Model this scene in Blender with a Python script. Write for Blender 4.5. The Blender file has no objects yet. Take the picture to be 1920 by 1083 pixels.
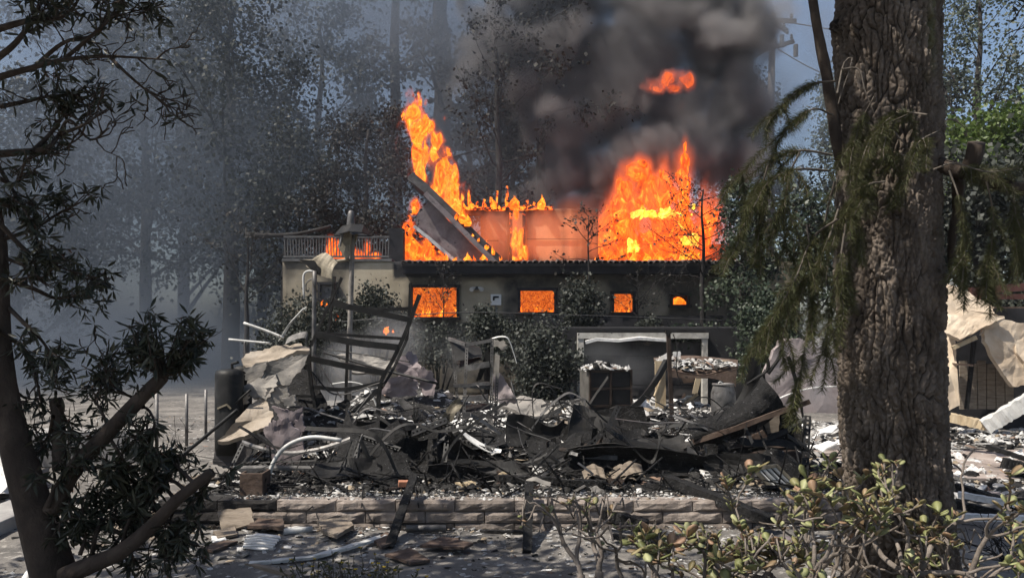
import bpy, bmesh, math, random
import numpy as np
from mathutils import Vector, Matrix, Euler

random.seed(11)
RNG = np.random.default_rng(11)
SC = bpy.context.scene
COL = SC.collection
rad = math.radians

# ------------------------------------------------------------------ camera, sky, sun, exposure
CAMZ, FPX, HORIZ = 1.7, 1500.0, 620.0
cam = bpy.data.cameras.new('camera')
cam.sensor_width = 36.0
cam.lens = FPX / 1920.0 * 36.0
cam.shift_y = (HORIZ - 541.5) / 1920.0
cam.clip_start, cam.clip_end = 0.1, 2000.0
camo = bpy.data.objects.new('camera', cam)
COL.objects.link(camo)
camo.location = (0, 0, CAMZ)
camo.rotation_euler = (math.pi / 2, 0, 0)
SC.camera = camo

SUN_EL, SUN_AZ = 58.0, -112.0        # azimuth: degrees from +Y towards +X of the direction TO the sun
world = bpy.data.worlds.new('World')
SC.world = world
world.use_nodes = True
wn = world.node_tree
wn.nodes.clear()
wo = wn.nodes.new('ShaderNodeOutputWorld')
bg = wn.nodes.new('ShaderNodeBackground')
sky = wn.nodes.new('ShaderNodeTexSky')
sky.sky_type = 'NISHITA'
sky.sun_disc = False
sky.sun_elevation = rad(SUN_EL)
sky.sun_rotation = rad(SUN_AZ)
sky.dust_density = 2.0
wn.links.new(sky.outputs[0], bg.inputs[0])
bg.inputs[1].default_value = 0.09
wn.links.new(bg.outputs[0], wo.inputs[0])

sd = bpy.data.lights.new('sun', 'SUN')
sd.energy = 5.0
sd.angle = rad(0.5)
sd.color = (1.0, 0.93, 0.83)
so = bpy.data.objects.new('sun', sd)
COL.objects.link(so)
so.location = (-20, -10, 40)
ce, se = math.cos(rad(SUN_EL)), math.sin(rad(SUN_EL))
TO_SUN = Vector((ce * math.sin(rad(SUN_AZ)), ce * math.cos(rad(SUN_AZ)), se))
so.rotation_euler = TO_SUN.to_track_quat('Z', 'Y').to_euler()

vs = SC.view_settings
vs.view_transform = 'Standard'
vs.look = 'None'
vs.exposure = 0.6
vs.gamma = 1.0
vs.use_curve_mapping = False
cy = SC.cycles
cy.use_adaptive_sampling = True
cy.adaptive_threshold = 0.02
cy.use_denoising = True
cy.max_bounces = 6
cy.diffuse_bounces = 3
cy.glossy_bounces = 2
cy.transparent_max_bounces = 12
cy.volume_bounces = 1
cy.volume_step_rate = 2.0
cy.volume_max_steps = 400
cy.sample_clamp_indirect = 4.0


# ------------------------------------------------------------------ helpers
def P(px, py, Y):
    """The point at distance Y that the photograph shows at pixel px, py."""
    return Vector(((px - 960.0) / FPX * Y, Y, CAMZ - (py - HORIZ) / FPX * Y))


def G(px, py, z=0.0):
    """The point of the level z at pixel px, py (below the horizon)."""
    return P(px, py, (CAMZ - z) * FPX / (py - HORIZ))


def pl(pts, Y):
    """Pixels (x, y) or (x, y, dY) at about distance Y as points."""
    return [P(p[0], p[1], Y + (p[2] if len(p) > 2 else 0)) for p in pts]


LAT = RNG.random((64, 64, 64)).astype(np.float32)


def vnoise(p):
    i = np.floor(p).astype(np.int64)
    f = (p - i).astype(np.float32)
    f = f * f * (3 - 2 * f)
    i &= 63
    j = (i + 1) & 63
    x0, y0, z0 = i[..., 0], i[..., 1], i[..., 2]
    x1, y1, z1 = j[..., 0], j[..., 1], j[..., 2]
    fx, fy, fz = f[..., 0], f[..., 1], f[..., 2]
    a = LAT[x0, y0, z0] * (1 - fx) + LAT[x1, y0, z0] * fx
    b = LAT[x0, y1, z0] * (1 - fx) + LAT[x1, y1, z0] * fx
    c = LAT[x0, y0, z1] * (1 - fx) + LAT[x1, y0, z1] * fx
    d = LAT[x0, y1, z1] * (1 - fx) + LAT[x1, y1, z1] * fx
    return (a * (1 - fy) + b * fy) * (1 - fz) + (c * (1 - fy) + d * fy) * fz


def fbm(p, octaves=4, gain=0.5):
    """Fractal noise about zero, roughly -0.5 .. 0.5."""
    p = np.asarray(p, dtype=np.float64)
    s, a, tot = 0, 1.0, 0
    for k in range(octaves):
        s = s + a * (vnoise(p + 17.3 * k) - 0.5)
        tot += a
        p = p * 2.03
        a *= gain
    return s / tot * 1.4


def nz(x, y, z=0.0, o=3):
    return float(fbm(np.array([[x, y, z]]), o)[0])


def tag(o, label=None, cat=None, group=None, kind=None):
    if label: o['label'] = label
    if cat:
        o['category'] = cat
        kind = kind or 'thing'
    if group: o['group'] = group
    if kind: o['kind'] = kind
    return o


def thing(name, label, cat, loc, group=None):
    o = bpy.data.objects.new(name, None)
    o.empty_display_size = 0.1
    o.location = loc
    COL.objects.link(o)
    return tag(o, label, cat, group)


def inv(parent):
    """World matrix of a parent inverted (parts carry no transform of their own, things only a location)."""
    return Matrix.Translation(-Vector(parent.location))


def link(name, me, mat, parent=None, origin=True):
    if mat is not None:
        for m in (mat if isinstance(mat, (list, tuple)) else [mat]):
            me.materials.append(m)
    o = bpy.data.objects.new(name, me)
    COL.objects.link(o)
    if parent is not None:
        o.parent = parent
        if parent.type == 'EMPTY':
            o.matrix_parent_inverse = inv(parent)
        else:
            o.matrix_parent_inverse = Matrix.Identity(4) if parent.parent else inv(parent)
    elif origin and len(me.vertices):
        co = np.empty(len(me.vertices) * 3, np.float32)
        me.vertices.foreach_get('co', co)
        co = co.reshape(-1, 3)
        lo, hi = co.min(0), co.max(0)
        c = np.array([(lo[0] + hi[0]) / 2, (lo[1] + hi[1]) / 2, lo[2]], np.float32)
        co -= c
        me.vertices.foreach_set('co', co.ravel())
        o.location = [float(v) for v in c]
    return o


def np_mesh(name, V, F, smooth=False, attr=None, col=None):
    """A mesh from numpy arrays: V n x 3, F m x k (all faces with k corners)."""
    V = np.asarray(V, np.float32)
    F = np.asarray(F, np.int32)
    me = bpy.data.meshes.new(name)
    me.vertices.add(len(V))
    me.vertices.foreach_set('co', V.ravel())
    k = F.shape[1]
    me.loops.add(F.size)
    me.loops.foreach_set('vertex_index', F.ravel())
    me.polygons.add(len(F))
    me.polygons.foreach_set('loop_start', np.arange(0, F.size, k, dtype=np.int32))
    if smooth:
        me.polygons.foreach_set('use_smooth', np.ones(len(F), bool))
    me.update(calc_edges=True)
    if attr is not None:
        a = me.attributes.new('soot_shade', 'FLOAT', 'POINT')
        a.data.foreach_set('value', np.asarray(attr, np.float32))
    if col is not None:
        a = me.attributes.new('tint', 'FLOAT_COLOR', 'POINT')
        c = np.ones((len(V), 4), np.float32)
        c[:, :3] = col
        a.data.foreach_set('color', c.ravel())
    return me


def frames(D, roll=None):
    """Rotation matrices whose columns are side, forward (D) and up."""
    D = D / (np.linalg.norm(D, axis=1, keepdims=True) + 1e-9)
    ref = np.where(np.abs(D[:, 2:3]) > 0.95, np.array([[1.0, 0, 0]]), np.array([[0, 0, 1.0]]))
    s = np.cross(D, ref)
    s /= np.linalg.norm(s, axis=1, keepdims=True) + 1e-9
    u = np.cross(s, D)
    if roll is not None:
        c, n = np.cos(roll)[:, None], np.sin(roll)[:, None]
        s, u = s * c + u * n, -s * n + u * c
    return np.stack([s, D, u], axis=2)


def scatter(TV, TF, pos, rot, scale):
    """Copies of a template (TV, TF) at pos with rotation matrices and scales (n or n x 3), as one V, F."""
    n, k = len(pos), len(TV)
    scale = np.asarray(scale, float)
    if scale.ndim == 1:
        scale = scale[:, None].repeat(3, 1)
    L = TV[None] * scale[:, None, :]
    V = np.einsum('nij,nkj->nki', rot, L) + pos[:, None, :]
    F = TF[None] + (np.arange(n) * k)[:, None, None]
    return V.reshape(-1, 3), F.reshape(-1, TF.shape[1])


class MB:
    """Collects shapes that become one mesh."""

    def __init__(self):
        self.v, self.f = [], []

    def raw(self, V, F):
        n = len(self.v)
        self.v += [tuple(map(float, p)) for p in V]
        self.f += [tuple(i + n for i in q) for q in F]
        return self

    def box(self, c, size, R=None, jit=0.0):
        c = Vector(c)
        V = []
        for sx in (-.5, .5):
            for sy in (-.5, .5):
                for sz in (-.5, .5):
                    p = Vector((sx * size[0], sy * size[1], sz * size[2]))
                    if jit:
                        p += Vector([random.uniform(-jit, jit) for _ in range(3)])
                    V.append(c + (R @ p if R else p))
        return self.raw(V, [(0, 1, 3, 2), (4, 6, 7, 5), (0, 4, 5, 1), (2, 3, 7, 6), (0, 2, 6, 4), (1, 5, 7, 3)])

    def bar(self, pts, w, h, up=(0, 0, 1), jit=0.0):
        """A bar of section w x h along a polyline."""
        pts = [Vector(p) for p in pts]
        ring = []
        for i, p in enumerate(pts):
            t = (pts[min(i + 1, len(pts) - 1)] - pts[max(i - 1, 0)]).normalized()
            s = t.cross(Vector(up))
            if s.length < 0.05:
                s = t.cross(Vector((0, 1, 0)))
            s.normalize()
            u = s.cross(t)
            a = [p + s * (w / 2 * i1) + u * (h / 2 * j1) for i1, j1 in ((-1, -1), (1, -1), (1, 1), (-1, 1))]
            if jit:
                a = [q + Vector([random.uniform(-jit, jit) for _ in range(3)]) for q in a]
            ring.append(a)
        V = [q for r in ring for q in r]
        F = [(3, 2, 1, 0)]
        for i in range(len(pts) - 1):
            for k in range(4):
                F.append((i * 4 + k, i * 4 + (k + 1) % 4, i * 4 + 4 + (k + 1) % 4, i * 4 + 4 + k))
        b = (len(pts) - 1) * 4
        F.append((b, b + 1, b + 2, b + 3))
        return self.raw(V, F)

    def tube(self, pts, radii, n=7, cap=True, rough=0.0):
        pts = [Vector(p) for p in pts]
        if not hasattr(radii, '__len__'):
            radii = [radii] * len(pts)
        V, F = [], []
        s = None
        for i, p in enumerate(pts):
            t = pts[min(i + 1, len(pts) - 1)] - pts[max(i - 1, 0)]
            if t.length < 1e-6:
                t = Vector((0, 0, 1))
            t.normalize()
            if s is None:
                s = t.cross(Vector((0, 0, 1)))
                if s.length < 0.05:
                    s = t.cross(Vector((0, 1, 0)))
            else:
                s = s - t * s.dot(t)
            s.normalize()
            u = t.cross(s)
            for k in range(n):
                a = 2 * math.pi * k / n
                r = radii[i] * (1 + (random.uniform(-rough, rough) if rough else 0))
                V.append(p + (s * math.cos(a) + u * math.sin(a)) * r)
        for i in range(len(pts) - 1):
            for k in range(n):
                F.append((i * n + k, i * n + (k + 1) % n, i * n + n + (k + 1) % n, i * n + n + k))
        if cap:
            F.append(tuple(range(n - 1, -1, -1)))
            F.append(tuple((len(pts) - 1) * n + k for k in range(n)))
        return self.raw(V, F)

    def lathe(self, c, prof, n=24):
        """Profile of (radius, height) turned about a vertical axis through c."""
        c = Vector(c)
        V, F = [], []
        for r, z in prof:
            for k in range(n):
                a = 2 * math.pi * k / n
                V.append(c + Vector((r * math.cos(a), r * math.sin(a), z)))
        for i in range(len(prof) - 1):
            for k in range(n):
                F.append((i * n + k, i * n + (k + 1) % n, i * n + n + (k + 1) % n, i * n + n + k))
        return self.raw(V, F)

    def mesh(self, name, smooth=False):
        me = bpy.data.meshes.new(name)
        me.from_pydata(self.v, [], self.f)
        if smooth:
            me.polygons.foreach_set('use_smooth', np.ones(len(me.polygons), bool))
        me.update()
        return me

    def build(self, name, mat, parent=None, smooth=False, solid=0.0, bevel=0.0):
        o = link(name, self.mesh(name, smooth), mat, parent)
        if solid:
            m = o.modifiers.new('thickness', 'SOLIDIFY')
            m.thickness = solid
            m.offset = 0
        if bevel:
            m = o.modifiers.new('edges', 'BEVEL')
            m.width = bevel
            m.segments = 2
        return o


def spline(pts, n):
    """n points of a Catmull-Rom curve through pts."""
    p = np.array([list(q) for q in pts], float)
    if len(p) == 2:
        t = np.linspace(0, 1, n)[:, None]
        return p[0] * (1 - t) + p[1] * t
    p = np.vstack([2 * p[0] - p[1], p, 2 * p[-1] - p[-2]])
    out = []
    for u in np.linspace(0, len(p) - 3 - 1e-6, n):
        i = int(u)
        t = u - i
        a, b, c, d = p[i:i + 4]
        out.append(0.5 * (2 * b + (c - a) * t + (2 * a - 5 * b + 4 * c - d) * t * t + (3 * b - a - 3 * c + d) * t ** 3))
    return np.array(out)


def sheet(A, B, nu=24, nv=8, bulge=0.0, noise=0.02, corr=0.0, ncorr=10, seed=0.0, freq=2.5):
    """A sheet spanned between two curves, as MB."""
    a, b = spline(A, nu), spline(B, nu)
    V = []
    for i in range(nu):
        for j in range(nv):
            t = j / (nv - 1)
            p = a[i] * (1 - t) + b[i] * t
            side = b[i] - a[i]
            along = a[min(i + 1, nu - 1)] - a[max(i - 1, 0)]
            nrm = np.cross(along, side)
            nrm /= np.linalg.norm(nrm) + 1e-9
            h = bulge * math.sin(math.pi * t) + corr * math.sin(i / (nu - 1) * ncorr * 2 * math.pi)
            p = p + nrm * h
            V.append(p)
    V = np.array(V)
    if noise:
        V = V + np.stack([fbm(V * freq + seed + 7.1 * k, 3) for k in range(3)], 1) * noise * 2
    F = [(i * nv + j, i * nv + j + 1, (i + 1) * nv + j + 1, (i + 1) * nv + j) for i in range(nu - 1) for j in range(nv - 1)]
    m = MB()
    m.raw(V, F)
    return m


def ribbon(pts, w, d=(0, 0.5, 0.5), nu=24, nv=4, **k):
    d = np.array(d, float)
    d = d / np.linalg.norm(d) * w / 2
    A = [np.array(list(p)) - d for p in pts]
    B = [np.array(list(p)) + d for p in pts]
    return sheet(A, B, nu, nv, **k)


def plate(pts, thick=0.03, jag=0.02, rings=4, bump=0.015, sub=6, seed=0.0):
    """A broken slab: a jagged polygon outline with thickness and an uneven face, as MB."""
    pts = [np.array(list(p), float) for p in pts]
    c = sum(pts) / len(pts)
    n = np.zeros(3)
    for i in range(len(pts)):
        n += np.cross(pts[i] - c, pts[(i + 1) % len(pts)] - c)
    n /= np.linalg.norm(n) + 1e-9
    if n[1] > 0:
        n = -n
    out = []
    for i in range(len(pts)):
        a, b = pts[i], pts[(i + 1) % len(pts)]
        for k in range(sub):
            q = a + (b - a) * k / sub
            d = (q - c)
            d /= np.linalg.norm(d) + 1e-9
            out.append(q + d * random.uniform(-jag, jag) * (1 if k else 0.4))
    N = len(out)
    top, F = [c], []
    for r in range(1, rings + 1):
        for q in out:
            top.append(c + (q - c) * r / rings)
    top = np.array(top)
    h = fbm(top * 4 + seed, 3) * bump * 2
    T = top + n * h[:, None]
    B = T - n * thick
    M = len(T)
    for k in range(N):
        F.append((0, 1 + k, 1 + (k + 1) % N))
        F.append((M, M + 1 + (k + 1) % N, M + 1 + k))
    for r in range(1, rings):
        o = 1 + (r - 1) * N
        for k in range(N):
            a, b = o + k, o + (k + 1) % N
            F.append((a, a + N, b + N, b))
            F.append((M + a, M + b, M + b + N, M + a + N))
    o = 1 + (rings - 1) * N
    for k in range(N):
        a, b = o + k, o + (k + 1) % N
        F.append((a, M + a, M + b, b))
    m = MB()
    m.raw(np.vstack([T, B]), F)
    return m


def angle_iron(p0, p1, w=0.045, pitch=0.045, turn=0.0):
    """A slotted steel angle: two flanges with a row of holes each."""
    p0, p1 = Vector(p0), Vector(p1)
    t = (p1 - p0)
    L = t.length
    t.normalize()
    s = t.cross(Vector((0, 1, 0)))
    if s.length < 0.05:
        s = t.cross(Vector((0, 0, 1)))
    s.normalize()
    u = s.cross(t)
    q = Matrix.Rotation(turn, 3, t)
    s, u = q @ s, q @ u
    m = MB()
    n = max(2, int(L / pitch))
    h = L / n
    for d in (s, u):
        for k in range(n):
            o = p0 + t * (h * k)
            pt = lambda x, y: o + d * (x * w) + t * (y * h)
            V = [pt(0, 0), pt(1, 0), pt(1, 1), pt(0, 1), pt(.33, .22), pt(.67, .22), pt(.67, .78), pt(.33, .78)]
            m.raw(V, [(0, 1, 5, 4), (1, 2, 6, 5), (2, 3, 7, 6), (3, 0, 4, 7)])
    return m


# ------------------------------------------------------------------ materials
def ramp(nt, stops):
    r = nt.nodes.new('ShaderNodeValToRGB')
    el = r.color_ramp.elements
    while len(el) < len(stops):
        el.new(0.5)
    for e, (p, c) in zip(el, stops):
        e.position = p
        e.color = (*c, 1) if len(c) == 3 else c
    return r


def new_mat(name):
    m = bpy.data.materials.new(name)
    m.use_nodes = True
    nt = m.node_tree
    nt.nodes.clear()
    out = nt.nodes.new('ShaderNodeOutputMaterial')
    b = nt.nodes.new('ShaderNodeBsdfPrincipled')
    nt.links.new(b.outputs[0], out.inputs[0])
    return m, nt, b


def coords(nt, scale=1.0, stretch=(1, 1, 1)):
    tc = nt.nodes.new('ShaderNodeTexCoord')
    mp = nt.nodes.new('ShaderNodeMapping')
    mp.inputs['Scale'].default_value = [scale * s for s in stretch]
    nt.links.new(tc.outputs['Object'], mp.inputs[0])
    return mp


def noise(nt, src, scale=1.0, detail=6, rough=0.6, dist=0.0):
    n = nt.nodes.new('ShaderNodeTexNoise')
    n.inputs['Scale'].default_value = scale
    n.inputs['Detail'].default_value = detail
    n.inputs['Roughness'].default_value = rough
    n.inputs['Distortion'].default_value = dist
    nt.links.new(src.outputs[0], n.inputs['Vector'])
    return n


def mixc(nt, fac, a, b, mode='MIX'):
    m = nt.nodes.new('ShaderNodeMix')
    m.data_type = 'RGBA'
    m.blend_type = mode
    for s, v in ((m.inputs[0], fac), (m.inputs[6], a), (m.inputs[7], b)):
        if hasattr(v, 'is_linked') or hasattr(v, 'links'):
            nt.links.new(v, s)
        elif isinstance(v, (tuple, list)):
            s.default_value = (*v, 1)
        else:
            s.default_value = v
    return m.outputs[2]


def M(name, cols, scale=6.0, rough=0.85, bump=0.3, bscale=None, metal=0.0, stretch=(1, 1, 1), spots=None, tint=False,
      soot_shade=None, rnd=0.0, dist=0.4, lo=0.3, hi=0.7, spec=0.3, bdist=0.02):
    """Mottled material: noise over cols; optional spots (colour, threshold, scale), vertex tint, soot attribute, per-object variation."""
    m, nt, b = new_mat(name)
    mp = coords(nt, 1.0, stretch)
    n = noise(nt, mp, scale, 7, 0.62, dist)
    k = len(cols)
    r = ramp(nt, [(lo + (hi - lo) * i / max(1, k - 1), c) for i, c in enumerate(cols)])
    nt.links.new(n.outputs['Fac'], r.inputs[0])
    c = r.outputs[0]
    if tint:
        at = nt.nodes.new('ShaderNodeAttribute')
        at.attribute_name = 'tint'
        c = mixc(nt, 1.0, c, at.outputs['Color'], 'MULTIPLY')
    if spots:
        sc, th, ss = spots
        n2 = noise(nt, mp, ss, 5, 0.65, 0.5)
        r2 = ramp(nt, [(th, (0, 0, 0)), (th + 0.09, (1, 1, 1))])
        nt.links.new(n2.outputs['Fac'], r2.inputs[0])
        c = mixc(nt, r2.outputs[0], c, sc)
    if soot_shade:
        at = nt.nodes.new('ShaderNodeAttribute')
        at.attribute_name = 'soot_shade'
        n3 = noise(nt, mp, 2.5, 5, 0.6)
        ad = nt.nodes.new('ShaderNodeMath')
        ad.operation = 'MULTIPLY_ADD'
        nt.links.new(n3.outputs['Fac'], ad.inputs[0])
        ad.inputs[1].default_value = 0.5
        nt.links.new(at.outputs['Fac'], ad.inputs[2])
        r3 = ramp(nt, [(0.4, (0, 0, 0)), (0.95, (1, 1, 1))])
        nt.links.new(ad.outputs[0], r3.inputs[0])
        c = mixc(nt, r3.outputs[0], c, soot_shade)
    if rnd:
        oi = nt.nodes.new('ShaderNodeObjectInfo')
        hs = nt.nodes.new('ShaderNodeHueSaturation')
        mr = nt.nodes.new('ShaderNodeMapRange')
        mr.inputs['To Min'].default_value = 1 - rnd
        mr.inputs['To Max'].default_value = 1 + rnd
        nt.links.new(oi.outputs['Random'], mr.inputs[0])
        nt.links.new(mr.outputs[0], hs.inputs['Value'])
        nt.links.new(c, hs.inputs['Color'])
        c = hs.outputs[0]
    nt.links.new(c, b.inputs['Base Color'])
    b.inputs['Roughness'].default_value = rough
    b.inputs['Metallic'].default_value = metal
    b.inputs['Specular IOR Level'].default_value = spec
    if bump:
        nb = noise(nt, mp, bscale or scale * 4, 6, 0.7)
        bp = nt.nodes.new('ShaderNodeBump')
        bp.inputs['Strength'].default_value = bump
        bp.inputs['Distance'].default_value = bdist
        nt.links.new(nb.outputs['Fac'], bp.inputs['Height'])
        nt.links.new(bp.outputs[0], b.inputs['Normal'])
    return m


def leaf_mat(name, cols, rough=0.5, trans=0.25, rnd=0.0, scale=3.0, cluster=True):
    """Leaves: colour varies leaf by leaf (random per island) and by object."""
    m, nt, b = new_mat(name)
    ge = nt.nodes.new('ShaderNodeNewGeometry')
    oi = nt.nodes.new('ShaderNodeObjectInfo')
    ad = nt.nodes.new('ShaderNodeMath')
    ad.operation = 'ADD'
    nt.links.new(ge.outputs['Random Per Island'], ad.inputs[0])
    nt.links.new(oi.outputs['Random'], ad.inputs[1])
    fr = nt.nodes.new('ShaderNodeMath')
    fr.operation = 'FRACT'
    nt.links.new(ad.outputs[0], fr.inputs[0])
    r = ramp(nt, [(i / max(1, len(cols) - 1), c) for i, c in enumerate(cols)])
    nt.links.new(fr.outputs[0], r.inputs[0])
    nt.links.new(r.outputs[0], b.inputs['Base Color'])
    b.inputs['Roughness'].default_value = rough
    b.inputs['Specular IOR Level'].default_value = 0.35
    if trans:
        tr = nt.nodes.new('ShaderNodeBsdfTranslucent')
        nt.links.new(r.outputs[0], tr.inputs[0])
        mx = nt.nodes.new('ShaderNodeMixShader')
        mx.inputs[0].default_value = trans
        nt.links.new(b.outputs[0], mx.inputs[1])
        nt.links.new(tr.outputs[0], mx.inputs[2])
        nt.links.new(mx.outputs[0], nt.nodes['Material Output'].inputs[0])
    return m


def flame_mat(name, strength=1.3, scale=3.0, stops=None, vert=0.55):
    """Burning gas: an emitting surface, hot yellow where the noise runs high and deep orange where it runs low."""
    m = bpy.data.materials.new(name)
    m.use_nodes = True
    nt = m.node_tree
    nt.nodes.clear()
    out = nt.nodes.new('ShaderNodeOutputMaterial')
    em = nt.nodes.new('ShaderNodeEmission')
    mp = coords(nt, 1.0, (1, 1, vert))
    n1 = noise(nt, mp, scale, 9, 0.72, 2.2)
    r = ramp(nt, stops or [(0.36, (0.26, 0.02, 0.002)), (0.44, (0.62, 0.06, 0.004)), (0.51, (0.95, 0.14, 0.008)), (0.58, (1.0, 0.25, 0.015)), (0.66, (1.0, 0.46, 0.035)), (0.74, (1.0, 0.75, 0.10))])
    nt.links.new(n1.outputs['Fac'], r.inputs[0])
    nt.links.new(r.outputs[0], em.inputs[0])
    em.inputs[1].default_value = strength
    nt.links.new(em.outputs[0], out.inputs[0])
    return m


def ember_mat(name, char=(0.012, 0.011, 0.011), th=0.5, scale=9.0, strength=1.4):
    """Charred timber with parts of it alight."""
    m, nt, b = new_mat(name)
    mp = coords(nt)
    n = noise(nt, mp, scale, 6, 0.65, 0.6)
    r = ramp(nt, [(th, (0, 0, 0)), (th + 0.06, (1.0, 0.10, 0.005)), (th + 0.16, (1.0, 0.35, 0.03))])
    nt.links.new(n.outputs['Fac'], r.inputs[0])
    b.inputs['Base Color'].default_value = (*char, 1)
    b.inputs['Roughness'].default_value = 0.9
    nt.links.new(r.outputs[0], b.inputs['Emission Color'])
    b.inputs['Emission Strength'].default_value = strength
    return m


MT = {}
MT['ground'] = M('scorched_earth', [(0.055, 0.052, 0.049), (0.125, 0.116, 0.106), (0.22, 0.203, 0.182)], 1.3, 0.95, 0.6, 18, spots=((0.31, 0.29, 0.262), 0.58, 11), bdist=0.03)
MT['paving'] = M('dusty_paving', [(0.14, 0.115, 0.10), (0.26, 0.215, 0.19), (0.36, 0.31, 0.28)], 2.2, 0.9, 0.3, 30, spots=((0.05, 0.045, 0.045), 0.62, 5))
MT['concrete'] = M('concrete', [(0.16, 0.155, 0.15), (0.25, 0.24, 0.23), (0.33, 0.32, 0.30)], 3, 0.9, 0.3, 40)
MT['bed'] = M('ash_bed', [(0.008, 0.008, 0.008), (0.022, 0.021, 0.020), (0.08, 0.076, 0.073)], 5, 0.95, 0.8, 22, spots=((0.5, 0.49, 0.47), 0.60, 13), bdist=0.03)
MT['block'] = M('split_face_block', [(0.13, 0.108, 0.093), (0.235, 0.198, 0.172), (0.34, 0.295, 0.26)], 5, 0.92, 0.8, 24, soot_shade=(0.02, 0.018, 0.017), spots=((0.055, 0.045, 0.04), 0.63, 4))
MT['rubble'] = M('rubble_bits', [(0.35, 0.35, 0.35), (0.85, 0.85, 0.85), (1, 1, 1)], 22, 0.92, 0.8, 50, tint=True, spec=0.15)
MT['char'] = M('charred_timber', [(0.004, 0.004, 0.004), (0.009, 0.0085, 0.0085), (0.022, 0.021, 0.021)], 14, 0.8, 1.0, 34, spots=((0.26, 0.26, 0.26), 0.64, 34), stretch=(1, 1, 1), bdist=0.03)
MT['blackmetal'] = M('scorched_black_steel', [(0.004, 0.004, 0.004), (0.010, 0.0095, 0.009), (0.028, 0.025, 0.023)], 4, 0.6, 0.25, 30, metal=0.0, spots=((0.10, 0.085, 0.075), 0.68, 7), spec=0.25)
MT['rack'] = M('scorched_rack_steel', [(0.005, 0.005, 0.005), (0.011, 0.011, 0.011), (0.028, 0.027, 0.026)], 5, 0.55, 0.2, 30, metal=0.0, spec=0.25)
MT['greymetal'] = M('burnt_grey_steel', [(0.05, 0.05, 0.05), (0.12, 0.115, 0.112), (0.23, 0.22, 0.21)], 5, 0.5, 0.25, 30, metal=0.5, spots=((0.05, 0.045, 0.04), 0.60, 6))
MT['whitemetal'] = M('bleached_metal', [(0.33, 0.33, 0.32), (0.5, 0.5, 0.48), (0.64, 0.63, 0.60)], 6, 0.6, 0.2, 30, metal=0.1, spots=((0.06, 0.055, 0.05), 0.63, 8))
MT['tanmetal'] = M('heat_stained_metal', [(0.10, 0.085, 0.06), (0.20, 0.175, 0.13), (0.30, 0.27, 0.21)], 5, 0.6, 0.3, 20, metal=0.3, spots=((0.02, 0.018, 0.016), 0.6, 5))
MT['brownmetal'] = M('rusting_steel', [(0.010, 0.008, 0.007), (0.028, 0.020, 0.016), (0.07, 0.048, 0.039)], 4, 0.75, 0.3, 25, spec=0.2)
MT['slab'] = M('smoked_plaster_slab', [(0.11, 0.105, 0.098), (0.22, 0.205, 0.185), (0.33, 0.30, 0.26)], 2.6, 0.9, 0.5, 16, spots=((0.025, 0.024, 0.023), 0.62, 2.6), stretch=(1, 1, 1.6))
MT['slabtan'] = M('tan_plaster_slab', [(0.17, 0.14, 0.105), (0.29, 0.245, 0.195), (0.39, 0.345, 0.29)], 2.6, 0.9, 0.5, 14, spots=((0.03, 0.028, 0.026), 0.64, 2.2), stretch=(1, 1, 2.2))
MT['slabpink'] = M('mauve_plaster_slab', [(0.13, 0.105, 0.108), (0.20, 0.168, 0.17), (0.27, 0.235, 0.235)], 3, 0.9, 0.3, 22, spots=((0.03, 0.028, 0.03), 0.62, 3))
MT['stucco'] = M('cream_stucco', [(0.36, 0.28, 0.20), (0.50, 0.41, 0.31), (0.60, 0.52, 0.41)], 2.2, 0.92, 0.35, 40, spots=((0.30, 0.18, 0.13), 0.64, 2.5))
MT['pinkwall'] = M('pale_pink_stucco', [(0.17, 0.145, 0.145), (0.25, 0.215, 0.213), (0.33, 0.295, 0.29)], 2, 0.92, 0.3, 30, spots=((0.14, 0.13, 0.13), 0.64, 2))
MT['wood'] = M('weathered_plank', [(0.10, 0.08, 0.06), (0.19, 0.155, 0.12), (0.28, 0.24, 0.19)], 4, 0.85, 0.6, 25, stretch=(1, 1, 6), spots=((0.025, 0.02, 0.018), 0.6, 4))
MT['brownwood'] = M('scorched_brown_board', [(0.03, 0.02, 0.015), (0.085, 0.058, 0.044), (0.15, 0.11, 0.085)], 5, 0.85, 0.5, 25, spots=((0.012, 0.011, 0.01), 0.58, 5))
MT['tanwood'] = M('pale_timber', [(0.22, 0.165, 0.10), (0.36, 0.285, 0.185), (0.46, 0.385, 0.27)], 6, 0.85, 0.5, 26, stretch=(1, 1, .3), spots=((0.06, 0.045, 0.035), 0.66, 6))
MT['redsteel'] = M('red_painted_steel', [(0.05, 0.02, 0.017), (0.085, 0.035, 0.029), (0.11, 0.05, 0.042)], 4, 0.7, 0.2)
MT['drawer'] = M('burnt_cabinet_front', [(0.004, 0.004, 0.005), (0.008, 0.008, 0.009), (0.018, 0.018, 0.019)], 5, 0.5, 0.15, 30, spec=0.25)
MT['cabinet'] = M('burnt_cabinet_side', [(0.04, 0.038, 0.034), (0.085, 0.08, 0.072), (0.15, 0.14, 0.125)], 4, 0.7, 0.2, 30, metal=0.2, spots=((0.02, 0.02, 0.02), 0.6, 4))
MT['white'] = M('white_ash_sheet', [(0.42, 0.42, 0.41), (0.62, 0.61, 0.59), (0.74, 0.73, 0.70)], 7, 0.9, 0.4, 30, spots=((0.08, 0.08, 0.08), 0.67, 8))
MT['brick'] = M('orange_brick', [(0.30, 0.13, 0.075), (0.38, 0.18, 0.11)], 8, 0.9, 0.4)
MT['house'] = M('house_stucco', [(0.30, 0.255, 0.18), (0.385, 0.33, 0.24), (0.45, 0.395, 0.30)], 1.6, 0.92, 0.3, 30, soot_shade=(0.018, 0.018, 0.02))
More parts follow.
